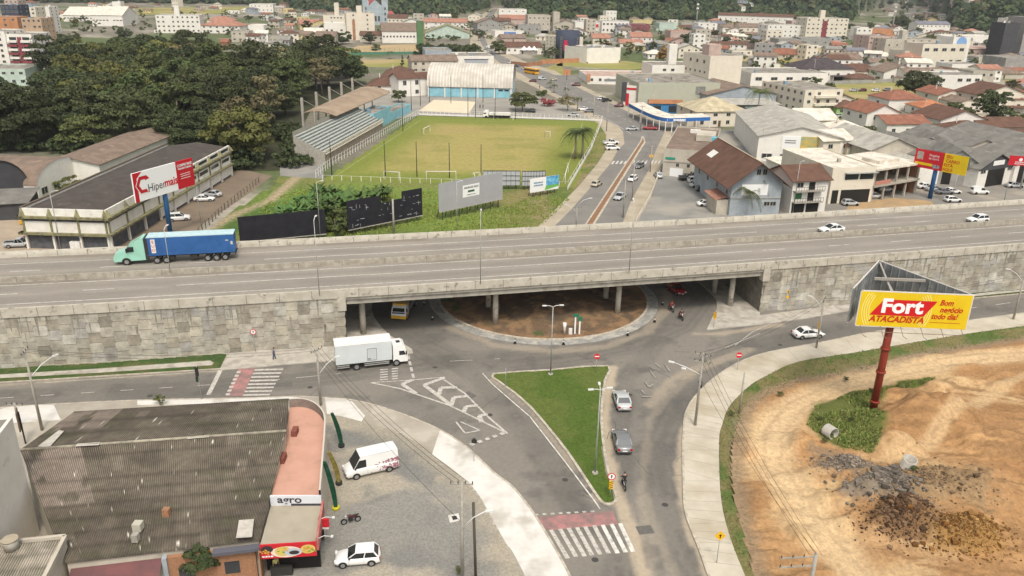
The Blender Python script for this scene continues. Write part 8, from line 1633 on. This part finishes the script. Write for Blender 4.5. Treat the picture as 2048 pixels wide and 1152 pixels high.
for poly,n,hl in zones:
    q=0;tries=0; xs=[p[0] for p in poly]; ys=[p[1] for p in poly]; pp=poly
    while q<n and tries<n*30:
        tries+=1; x=rh_.uniform(min(xs),max(xs)); y=rh_.uniform(min(ys),max(ys))
        if not inpoly(np.array([x]),np.array([y]),pp)[0]: continue
        g=GT(x,y) if hl else G(x,y); w0=rh_.uniform(8,14); 
        if not hl and g.y>1400: continue
        if any(math.hypot(g.x+w0/2-a,g.y+5-b)<r1*.85+w0*.5 for a,b,r1 in OCC): continue
        if any((Vector((g.x+w0/2,g.y+4))-v).length<w0*.7+6 for v in RDS): continue
        rr_,rn=rh_.choice(pal_r); wl=rh_.choice(pal_w); ro_=rh_.choice(['gx','gx','hip','gy','flat','hip']); d0=rh_.uniform(7,12); h0=rh_.choice([3.2,3.4,6,6.4,3.3]); 
        if rh_.random()<.07: h0=rh_.uniform(9,13); ro_='flat'
        a=rh_.uniform(-.35,.35); A=Vector((g.x,g.y,g.z)); B=A+Vector((math.cos(a)*w0,math.sin(a)*w0,0))
        if ro_=='flat': rr_='slab';
        lab=where(x,y,'%s %s house, %s %s roof,'%('tall' if h0>8 else 'small' if h0<4 else 'two storey',wl,rn if ro_!='flat' else 'grey',{'gx':'gable','gy':'front gable','hip':'hip','flat':'flat'}[ro_]))
        if not lab: continue
        nw=int(w0/3.5); dist=g.y
        bld(0,0,0,0,0,d0,ro_,wl,rr_,lab,win=((nw,2 if dist<700 else 0,2 if h0>5 and h0<8 else (int(h0/3) if h0>8 else 1)) if dist<950 else ((3,0,1) if h0<8 else (3,0,2))),A=A,B=B,h=h0,hill=bool(hl),group='houses of the far town'); q+=1
# ---------------- trees ----------------
LEAF={}
def leafmat(k,c1,c2):
    m=pm('foliage_'+k,c1,c2,scale=1.2,rough=.7,rnd=.28,spec=.2,lo=.3,hi=.7); b=m.node_tree.nodes['Principled BSDF']; b.inputs['Subsurface Weight'].default_value=0
    LEAF[k]=m; return m
leafmat('dark',(.03,.043,.018),(.065,.08,.03)); leafmat('mid',(.042,.06,.02),(.09,.105,.035)); leafmat('light',(.07,.085,.022),(.13,.135,.04)); leafmat('dry',(.11,.1,.05),(.18,.15,.075)); leafmat('orange',(.22,.13,.03),(.3,.2,.06)); leafmat('palm',(.06,.09,.03),(.12,.15,.06)); leafmat('crimson',(.2,.03,.04),(.3,.07,.08)); leafmat('hill',(.03,.05,.025),(.06,.085,.04))
BARK=pm('bark',(.13,.1,.07),(.2,.17,.13),scale=3)
def leafcloud(seed,H,Rr,nclump,nleaf,ls,flatness=.75,base=.35,cone=False):
    r=np.random.RandomState(seed); cen=[]
    while len(cen)<nclump:
        p=r.uniform(-1,1,3); d=np.linalg.norm(p)
        if d>1 or d<.35 or p[2]<-.75: continue
        s=1 if not cone else (1-.8*(p[2]+1)/2)
        cen.append((p[0]*Rr*s,p[1]*Rr*s,H*base+(p[2]+1)/2*H*(1-base)*.93))
    cen=np.array(cen); cs=r.uniform(.22,.42,nclump)*Rr*(1 if not cone else .6)
    P_=np.repeat(cen,nleaf,0); S_=np.repeat(cs,nleaf); d=r.normal(size=P_.shape); d/=np.linalg.norm(d,axis=1)[:,None]
    d[:,2]=np.abs(d[:,2])*.9-.25; P_=P_+d*(S_*r.uniform(.55,1.,len(S_)))[:,None]*np.array([1,1,flatness])
    n=d+r.normal(size=P_.shape)*.45+np.array([0,0,.35]); n/=np.linalg.norm(n,axis=1)[:,None]
    a=np.cross(n,r.normal(size=P_.shape)); a/=np.linalg.norm(a,axis=1)[:,None]; b=np.cross(n,a); s=r.uniform(.6,1.3,len(P_))[:,None]*ls
    V=np.stack([P_-a*s-b*s*.5,P_+a*s-b*s*.6,P_+a*s*.8+b*s*.6,P_-a*s*.9+b*s*.5],1).reshape(-1,3); Q=np.arange(len(V)).reshape(-1,4); return V,Q,cen
def treetpl(seed,H,Rr,mat,nc=34,nl=75,ls=.34,**k):
    root=empty('tree'); V,Q,cen=leafcloud(seed,H,Rr,nc,nl,ls,**k); npmesh('crown',V,Q,mat,parent=root,smooth=False)
    m=MB(); r=random.Random(seed); m.tube([(0,0,-.3),(r.uniform(-.2,.2),0,H*.25),(r.uniform(-.4,.4),r.uniform(-.4,.4),H*.6)],[.03*H,.022*H,.012*H],0,7)
    for i in range(6): c=cen[r.randrange(len(cen))]; m.tube([(0,0,H*r.uniform(.2,.45)),(c[0]*.5,c[1]*.5,(c[2]+H*.35)/2),tuple(c)],[.012*H,.009*H,.004*H],0,5)
    m.build('trunk',BARK,root); return [root,False]
def place(tp,p,s,label,cat='tree',group=None,name='tree',sz=1):
    o=tp[0]
    if tp[1]: o=copy_tree(o)
    tp[1]=True; o.name=name; o.location=p; o.rotation_euler=(0,0,random.uniform(0,6.28)); o.scale=(s,s,s*sz)
    for k_ in('group','label'):
        if k_ in o: del o[k_]
    tag(o,label,cat,group); return o
TP={k:[treetpl(i*7+3+j,H,r1,LEAF[m],nc=48,nl=135,ls=.27,base=.16) for j in range(3)] for i,(k,H,r1,m) in enumerate((('dark',13,6.2,'dark'),('mid',12,5.8,'mid'),('light',11,5.2,'light')))}
TP['dry']=[treetpl(77,12,5.5,LEAF['dry'],nc=26,nl=50)]
SM={'mid':[treetpl(90,6,3.2,LEAF['mid'],nc=18,nl=45,ls=.26,base=.2)],'light':[treetpl(91,6,3.,LEAF['light'],nc=16,nl=45,ls=.26,base=.2)],'dark':[treetpl(92,7,3.,LEAF['dark'],nc=18,nl=45,ls=.26,base=.15)]}
# the wood
wood=W2([(-160,296),(170,303),(250,305),(440,306),(470,342),(600,338),(596,310),(560,262),(590,215),(680,180),(735,165),(735,150),(640,150),(560,165),(430,165),(400,135),(300,125),(200,142),(110,160),(75,232),(-160,243)])
xs=[p[0] for p in wood]; ys=[p[1] for p in wood]; pts=[]; y=min(ys)
rw=random.Random(5)
while y<max(ys):
    st=11.8+(y-215)/420*9; x=min(xs)+rw.uniform(0,st)
    while x<max(xs):
        px_,py_=x+rw.uniform(-.3,.3)*st,y+rw.uniform(-.3,.3)*st
        if inpoly(np.array([px_]),np.array([py_]),wood)[0]:
            u=P((px_,py_,6))
            if -40<u[0]<2048 and not any(math.hypot(px_-a,py_-b)<r1*.75 for a,b,r1 in OCC): pts.append((px_,py_,st))
        x+=st
    y+=st
pts.sort(key=lambda p:p[1]); print('wood trees',len(pts)); pts=pts[:185]
for x,y,st in pts:
    n_=fbm(np.array([x]),np.array([y]),60.,2)[0]; k=rw.choices(['dark','mid','light','dry'],[5,4,2 if n_<.5 else 4.5,.9])[0]
    tp=rw.choice(TP[k]); s=rw.uniform(.8,1.5)*(.62+st/26)
    kn={'dark':'dark green','mid':'olive green','light':'yellowish green','dry':'greyish brown'}[k]
    u=P((x,y,8)); zn='behind the office block and workshop' if u[1]>235 and u[0]<430 else 'beside the grandstand' if u[0]>430 and u[1]>170 else 'near the white tower at left' if u[0]<200 else 'at the far edge toward the town' if u[1]<120 else 'deep inside the wood'
    place(tp,(x,y,0),s,'%s tree crowded in the wood %s'%(kn,zn),group='%s trees of the wood %s'%(kn,zn),sz=rw.uniform(.8,1.1))
fl_=W2([(-160,300),(170,306),(250,308),(440,310),(470,344),(600,340),(612,300),(600,262),(625,215),(745,172),(560,165),(300,125),(75,232),(-160,243)])
flat('forest_floor',None,.03,pm('forest_floor',(.05,.045,.025),(.03,.04,.015),scale=.5),world=[Vector(p) for p in fl_])
r=np.random.RandomState(4); ed=[Vector(G(a,b)[:2]) for a,b in((-160,303),(170,309),(250,311),(440,313),(465,342),(590,338),(590,305),(556,262))]; VV=[]
for a,b in zip(ed,ed[1:]):
    for i in range(max(2,int((b-a).length/1.6))):
        c=a.lerp(b,r.rand())+Vector((r.normal()*2,abs(r.normal())*4.5)); V,Q,_c=leafcloud(r.randint(9999),r.uniform(2.5,6),r.uniform(1.6,3.),9,26,.33,base=.02); VV.append(V+np.array([c.x,c.y,0]))
V=np.concatenate(VV); npmesh('undergrowth',V,np.arange(len(V)).reshape(-1,4),LEAF['dark'],kind='stuff',smooth=False,label='dark tangled undergrowth along the front edge of the wood',cat='undergrowth')
# single trees
def st_(kind,px,py,H,label,hill=False,small=False,sz=1,name='tree'):
    src=(SM if small else TP)[kind]; base={'dark':13,'mid':12,'light':11,'dry':12}[kind] if not small else {'mid':6,'light':6,'dark':7}[kind]; p=GT(px,py) if hill else G(px,py)
    return place(random.choice(src),(p.x,p.y,p.z),H/base,label,sz=sz,name=name)
def tt(seed,H,Rr,mk_,px,py,label,name='tree',**k):
    p=G(px,py); place(treetpl(seed,H,Rr,LEAF[mk_],**k),(p.x,p.y,0),1,label,name=name)
tt(201,11,6.,'orange',1327,122,'orange brown tree standing behind the white two storey block',cone=True,base=.05,nc=60,nl=60,ls=.4); tt(202,7,5.2,'mid',1045,222,'round green tree behind the far right part of the field',nc=44,nl=90,ls=.28,base=.25)
tt(203,6,3.6,'dry',1135,222,'bare reddish tree beside the parked cars at the field corner',nc=30,nl=40,ls=.2); tt(204,3,3.,'crimson',1096,212,'low crimson bush behind the far right corner of the field',nc=20,nl=60,ls=.2,base=.05,name='bush')
tt(205,4,2.5,'mid',1084,200,'small trimmed green tree left of the crimson bush',nc=20,nl=60,ls=.2); tt(206,9,3.4,'dark',838,188,'dark green tree between club house and sports hall',nc=30,nl=80,base=.1); tt(207,8,1.4,'dark',805,138,'slim dark cypress beside the brown roofs',cone=True,base=.05,nc=26,nl=50,ls=.25,name='cypress'); tt(208,5,3,'mid',797,205,'small tree before the club house',nc=20,nl=60)
tt(209,12,8,'dark',1835,196,'big dark tree group behind the red roofed row',nc=60,nl=90,ls=.4,base=.1); tt(210,13,6,'dark',1978,248,'tall dark tree behind the grey sheds at right',nc=46,nl=90,ls=.35,base=.1); tt(211,16,9,'dark',1800,58,'large dark tree clump below the hillside houses',nc=60,nl=90,ls=.6,base=.05); tt(212,9,6,'light',1858,92,'round olive tree behind the emblem shop',nc=40,nl=70,ls=.4,base=.05)
tt(213,10,6,'dark',686,88,'big dark tree before the cream block with the stripe',nc=44,nl=80,ls=.45,base=.05); tt(214,12,8,'dark',1375,98,'dark tree group above the white two storey block',nc=50,nl=80,ls=.45,base=.05); tt(215,9,6,'dark',1285,84,'dark round tree beside the salmon gabled house',nc=40,nl=80,ls=.45,base=.05); tt(216,9,5,'mid',998,108,'round tree beside the far avenue',nc=40,nl=70,ls=.4,base=.1); tt(217,5,3.2,'mid',1170,95,'leafy tree behind the mural tower',nc=24,nl=60)
tt(218,4.6,1.5,'dark',412,1168,'small dark green tree before the brick shop wall',nc=26,nl=120,ls=.12,base=.3); tt(219,4,2.4,'dark',1578,350,'small dark conical tree beside the white shed',cone=True,nc=20,nl=60,base=.05)
for i,x in enumerate(range(842,956,9)): tt(300+i,10,4.6,'dark',x,118+(i%2)*3,'dark green tree of the hedge row behind the blue block, number %s from left'%('first second third fourth fifth sixth seventh eighth ninth tenth eleventh twelfth thirteenth'.split()[i]),nc=26,nl=60,ls=.42,base=.02)
# scattered town trees
rt_=random.Random(9); 
ntt=0
for i in range(400):
    if ntt>=62: break
    x=rt_.uniform(20,2040); y=rt_.choice([rt_.uniform(34,110),rt_.uniform(46,150)]) 
    if x<560 and y>60: continue
    if 640<x<1060 and y>88: continue
    if 1060<x<1650 and y>125: continue
    g=G(x,y)
    if any(math.hypot(g.x-a,g.y-b)<r1*.9+2 for a,b,r1 in OCC) or any((Vector(g[:2])-v).length<12 for v in RDS): continue
    k=rt_.choice(['mid','dark','dark','light']); l=where(x,y,{'mid':'green','dark':'dark green','light':'light green'}[k]+' town tree')
    if not l: continue
    ntt+=1; st_(k,x,y,rt_.uniform(5.5,10),l,small=rt_.random()<.45,name='tree')
for i in range(26):
    x=rt_.uniform(1752,1900); y=rt_.uniform(2,50); g=GT(x,y)
    if any(math.hypot(g.x-a,g.y-b)<r1*.9+2 for a,b,r1 in OCC): continue
    k=rt_.choice(['mid','dark']); l=where(x,y,{'mid':'green','dark':'dark green'}[k]+' hillside tree')
    if l: place(rt_.choice(TP[k]),(g.x,g.y,g.z),rt_.uniform(.6,1.),l)
for x,y,l in((1560,395,''),):pass
for i in range(300):
    if ntt>=92: break
    x=rt_.uniform(1620,2045); y=rt_.uniform(150,292); g=G(x,y)
    if any(math.hypot(g.x-a,g.y-b)<r1*.8+.8 for a,b,r1 in OCC): continue
    if 1660<x<1830 and y<202: continue
    k=rt_.choice(['mid','dark','mid']); l=where(x,y,{'mid':'green','dark':'dark green'}[k]+' garden tree')
    if l: ntt+=1; st_(k,x,y,rt_.uniform(3.,6.5),l,small=True)
rs_=np.random.RandomState(8); VV=[]; nb=0
for i in range(2600):
    x=rs_.uniform(0,2048); y=rs_.uniform(24,165)
    if (x<560 and y>75) or (600<x<1080 and y>86) or (1080<x<1500 and y>118): continue
    g=G(x,y)
    if any(math.hypot(g.x-a,g.y-b)<r1*.72+1 for a,b,r1 in OCC) or any((Vector(g[:2])-v).length<10 for v in RDS): continue
    V,Q,_c=leafcloud(i,rs_.uniform(2.5,7),rs_.uniform(1.8,4),7,14,.6,base=.05); VV.append(V+np.array([g.x,g.y,0])); nb+=1
    if nb>520: break
V=np.concatenate(VV); npmesh('town_greenery',V,np.arange(len(V)).reshape(-1,4),LEAF['mid'],kind='stuff',smooth=False,label='bushes and low greenery between the houses of the far town',cat='greenery')
# trees of the left edge strip behind the wood
for x,y,h,l in((110,112,10,'tree beside the brown brick tower'),(128,96,9,'dark tree right of the brown brick tower'),(150,90,9,'tree before the long warehouse'),(250,82,10,'tall dark tree before the long warehouse right end'),(640,118,8,'tree at the left of the green net fence'),(560,112,9,'tree near the grey house beyond the wood'),(600,100,7,'tree behind the grey house beyond the wood'),(752,106,6,'dark low tree on the bare court'),(740,88,9,'dark tree before the brown roofed hall'),(1105,100,4,'tree by the mural tower cream side'),(1495,90,6,'tree behind the tall block'),(1700,62,8,'tree near the big cream apartments'),(1545,120,5,'little tree by the hip roofed house')): st_('dark' if h>8 else 'mid',x,y,h,l)
# palms
def palm(px,py,toppx,label,nf=16,fl=3.2,lean=0,mat=None,trunk=.2):
    p=G(px,py); H=HT(p,toppx); r_=empty('palm_tree',(p.x,p.y,0),random.uniform(0,6),label,'palm tree'); m=MB(); m.tube([(0,0,0),(lean*.4,0,H*.5),(lean,0,H)],[trunk*1.3,trunk,trunk*.7],0,8); m.build('trunk',pm('palm_trunk',(.24,.2,.15),(.33,.28,.22),scale=4),r_)
    m=MB(); r=random.Random(int(px)); c=Vector((lean,0,H))
    for i in range(nf):
        a=i*2.4+r.uniform(-.2,.2); up=r.uniform(-.1,.75); d=Vector((math.cos(a),math.sin(a),0)); pts=[]
        for k in range(7): t=k/6; pts.append(c+d*fl*t*(1-.15*t)+Vector((0,0,up*fl*t*1.1-fl*.95*t*t)))
        s=Vector((-d.y,d.x,0))
        for k in range(6):
            for j in range(3):
                q=pts[k].lerp(pts[k+1],j/3); L_=.62*fl*.3*(1.15-k/6)
                for sg in(-1,1): e=q+s*sg*L_+d*L_*.35-Vector((0,0,L_*.55)); w_=d*.11; m.face([q-w_,q+w_,e+w_*.4,e-w_*.4])
    m.build('frond',mat or LEAF['palm'],r_); return r_
palm(1150,318,262,'tall palm at the right touchline of the field',20,5.4,trunk=.3); palm(1164,318,258,'second palm close behind the tall one at the right touchline',20,5.,trunk=.3)
palm(1490,430,378,'palm with dark fronds left of the blue grey wall sign',18,4.4); palm(1500,424,356,'palm with bright fronds before the blue grey wall',18,4.8)
palm(1512,250,182,'tall palm before the dark fronted shop row',20,6.); palm(1314,176,150,'palm before the white two storey block',18,3.6); palm(1108,186,170,'palm by the far roundabout, right',10,2.4); palm(1132,192,176,'thin palm by the far avenue verge',10,2.); palm(1100,176,164,'palm by the far roundabout, left',10,2.2)
palm(975,134,118,'palm before the modern white block',12,2.6); palm(1155,222,196,'thin palm leaning over the field corner',10,2.2); palm(1860,272,248,'palm beside the red cross roofed house',14,2.6); palm(780,118,104,'palm by the slim cypress beyond the court',12,3); palm(1090,190,180,'small palm on the far verge',10,1.8); palm(545,150,122,'palm crown rising out of the wood',14,3.5)
# banana and bush thicket behind the hoardings
def banana(px,py,H,n,label):
    p=G(px,py); r_=empty('banana_plant',(p.x,p.y,0),0,label,'banana plant',); r=random.Random(int(px*3+py)); m=MB(); st=MB()
    for i in range(n):
        bx,by=r.gauss(0,1.8),r.gauss(0,1.3); h=H*r.uniform(.6,1.); st.tube([(bx,by,0),(bx,by,h*.5)],[.16,.1],0,6)
        for k in range(7):
            a=r.uniform(0,6.28); d=Vector((math.cos(a),math.sin(a),0)); s=Vector((-d.y,d.x,0)); c=Vector((bx,by,h*.45)); Lf=r.uniform(2.,3.2); up=r.uniform(.8,1.6); pr=None
            for j in range(5):
                t=j/4; q=c+d*Lf*t*.8+Vector((0,0,up*Lf*t-Lf*.75*t*t)); wv=.42*math.sin(math.pi*min(.97,max(.08,t)))
                cur=(q-s*wv-Vector((0,0,wv*.5)),q,q+s*wv-Vector((0,0,wv*.5)))
                if pr: m.face([pr[0],pr[1],cur[1],cur[0]]); m.face([pr[1],pr[2],cur[2],cur[1]])
                pr=cur
    m.build('leaf',LEAF['banana'],r_); st.build('stem',pm('banana_stem',(.16,.15,.06)),r_)
leafmat('banana',(.04,.09,.022),(.1,.16,.045))
for i,(x,y,h) in enumerate([(575,448,4.),(600,452,4.4),(625,440,5),(650,435,5),(680,430,4.6),(700,420,4.6),(730,415,4.),(760,405,3.4),(640,412,5.2),(610,425,4.8),(668,452,4.5),(675,410,4.6),(590,470,3.2),(715,438,3.6)]): banana(x,y,h*1.25,9,'%s clump of banana plants behind the black hoardings'%('first second third fourth fifth sixth seventh eighth ninth tenth eleventh twelfth thirteenth fourteenth'.split()[i]))
tt(400,5,3.2,'mid',673,466,'dense green bush between the two black hoardings',nc=26,nl=90,ls=.25,base=.02,name='bush'); tt(401,4,2.6,'light',1045,478,'olive bush',nc=10,nl=30,ls=.2,base=.02,name='bush') if 0 else None
for x,y,h,l in((150,383,4,'flowering bush between workshop and office block'),(128,388,3.5,'olive bush by the workshop wall')): st_('light',x,y,h,l,small=True,name='bush')
for x,y,l in((1462,834,'low weed clump at the pavement edge'),(1690,765,'dark weed tuft at the dirt edge by the mast'),(1560,798,'dry weed tuft at the dirt edge'),(1648,890,'weed tuft beside the fallen pipe'),(1700,850,'weed tuft left of the mast foot'),(1740,800,'weed tuft above the mast foot'),(1640,850,'weed tuft above the fallen pipe'),(1822,962,'weed tuft beside the standing pipe'),(320,812,'little shrub at the road edge behind the corrugated roof'),(920,1150,'plants at the foot of the pole on the gravel lot')):
    p=G(x,y); place(SM['mid'][0] if 'weed' in l else SM['light'][0],(p.x,p.y,zdirt(p.x,p.y) if x>1500 else .1),.13 if 'little' not in l else .22,l,'plant','',name='weed')
# grass tufts: uncountable
def tufts(name,polys,n,sz,cols,label,zf,seed=1):
    r=np.random.RandomState(seed); V=[];C=[]
    for poly,k in polys:
        xs=[p[0] for p in poly]; ys=[p[1] for p in poly]; m_=int(n*k); X=r.uniform(min(xs),max(xs),m_*4); Y=r.uniform(min(ys),max(ys),m_*4); ok=inpoly(X,Y,poly)&(fbm(X,Y,2.5)>.42); X=X[ok][:m_];Y=Y[ok][:m_]; Z=zf(X,Y)
        for j in range(3):
            a=r.uniform(0,6.28,len(X)); s=r.uniform(.4,1.2,len(X))*sz; dx,dy=np.cos(a)*s*.35,np.sin(a)*s*.35; lx,ly=r.normal(0,.3,len(X))*s,r.normal(0,.3,len(X))*s
            V.append(np.stack([np.stack([X-dx,Y-dy,Z],-1),np.stack([X+dx,Y+dy,Z],-1),np.stack([X+lx+dx*.3,Y+ly+dy*.3,Z+s],-1),np.stack([X+lx-dx*.3,Y+ly-dy*.3,Z+s*.95],-1)],1).reshape(-1,3)); C.append(np.repeat(np.array(cols)[r.randint(0,len(cols),len(X))]*r.uniform(.7,1.25,(len(X),1)),4,0))
    V=np.concatenate(V); C=np.concatenate(C); npmesh(name,V,np.arange(len(V)).reshape(-1,4),painted('tuft',fs=3,amt=.2),np.clip(C,0,1),kind='stuff',smooth=False,label=label,cat='grass')
zf0=lambda X,Y:np.full(X.shape,.1)
tufts('grass_tufts',[(gpoly,1.)],7000,.14,[(.14,.2,.05),(.2,.22,.07),(.28,.25,.12),(.1,.16,.03)],'tufts of grass along the strip between pavement and dirt',lambda X,Y:np.full(X.shape,.12))
tufts('grass_tufts',[(gp1,1.),(gp2,.3)],3600,.24,[(.17,.24,.05),(.24,.27,.07),(.3,.28,.12),(.12,.19,.04)],'rough weeds round the foot of the red billboard mast',lambda X,Y:dirtz(X,Y)-.02,2)
tufts('grass_tufts',[([tuple(G(a,b)[:2]) for a,b in isl],1.)],4000,.08,[(.12,.2,.04),(.16,.24,.06)],'short mown grass blades on the traffic island',zf0,3)
tufts('grass_tufts',[(W2([(470,470),(545,400),(600,380),(870,385),(880,420),(860,470),(1080,455),(1140,400),(1100,385),(900,440),(700,480)]),1.)],9000,.3,[(.2,.3,.05),(.26,.32,.06),(.32,.3,.1),(.15,.22,.04)],'tall rough grass between viaduct and field',lambda X,Y:np.full(X.shape,.02),4)
# ---------------- wooded hills ----------------
r=np.random.RandomState(11); hv=[];hq=[];hc=[]; b=0
N_=9000; az=np.radians(r.uniform(-40,41,N_)); e=8+430*r.rand(N_)**1.3; r0=np.interp(az,_hx,_hr); ok=np.ones(N_,bool)
X=(r0+e)*np.sin(az); Y=(r0+e)*np.cos(az); Z=terr(X,Y)
occ=np.array([(a,b_,c) for a,b_,c in OCC if b_>600]); 
for a,b_,c in occ: ok&=np.hypot(X-a,Y-b_)>c+2
pxy=np.array([P((x,y,z)) for x,y,z in zip(X,Y,Z)]); inn_=(pxy[:,0]>1748)&(pxy[:,0]<1898)&(pxy[:,1]>-20)&(pxy[:,1]<52); ok&=~(inn_&(r.rand(N_)>.3)); ok&=(pxy[:,1]>-60)&(pxy[:,0]>-60)&(pxy[:,0]<2110)
ok&=~((pxy[:,0]>975)&(pxy[:,0]<1003)&(pxy[:,1]<32)); X,Y,Z=X[ok],Y[ok],Z[ok]; n_=len(X); K_=34
S_=r.uniform(4.5,8,n_); d=r.normal(size=(n_,K_,3)); d/=np.linalg.norm(d,axis=2)[...,None]; d[...,2]=np.abs(d[...,2])*1.1-.15
C0=np.stack([X,Y,Z+S_*.5],-1)[:,None]+d*(S_*.8)[:,None,None]*r.uniform(.75,1.05,(n_,K_,1)); nn_=d+r.normal(size=d.shape)*.35; nn_/=np.linalg.norm(nn_,axis=2)[...,None]
a=np.cross(nn_,r.normal(size=d.shape)); a/=np.linalg.norm(a,axis=2)[...,None]; bb=np.cross(nn_,a); s=(S_*.34)[:,None,None]*r.uniform(.6,1.2,(n_,K_,1))
V=np.stack([C0-a*s-bb*s*.7,C0+a*s-bb*s*.7,C0+a*s*.8+bb*s*.7,C0-a*s*.8+bb*s*.7],2).reshape(-1,3)
cc=lerp(const(X,(.035,.06,.028)),(.075,.1,.04),r.rand(n_)); cc=lerp(cc,(.10,.105,.05),(r.rand(n_)>.93)*.8); print('hill crowns',n_)
npmesh('hill_forest',V,np.arange(len(V)).reshape(-1,4),painted('hill_leaves',fs=.25,amt=.25),np.repeat(cc,K_*4,0),kind='stuff',smooth=False,label='dense dark forest covering the hills at the top of the photo',cat='forest')
# ---------------- air ----------------
hz=MB(); hz.box(-4000,-300,-6,4000,4500,420); hm=bpy.data.materials.new('haze'); hm.use_nodes=True; hn=hm.node_tree; hn.nodes.remove(hn.nodes['Principled BSDF']); pv=hn.nodes.new('ShaderNodeVolumePrincipled'); pv.inputs['Color'].default_value=(.86,.9,.95,1); pv.inputs['Density'].default_value=.0001; pv.inputs['Anisotropy'].default_value=.2; hn.links.new(pv.outputs[0],hn.nodes['Material Output'].inputs['Volume'])
ho=hz.build('haze',hm); tag(ho,kind='stuff')
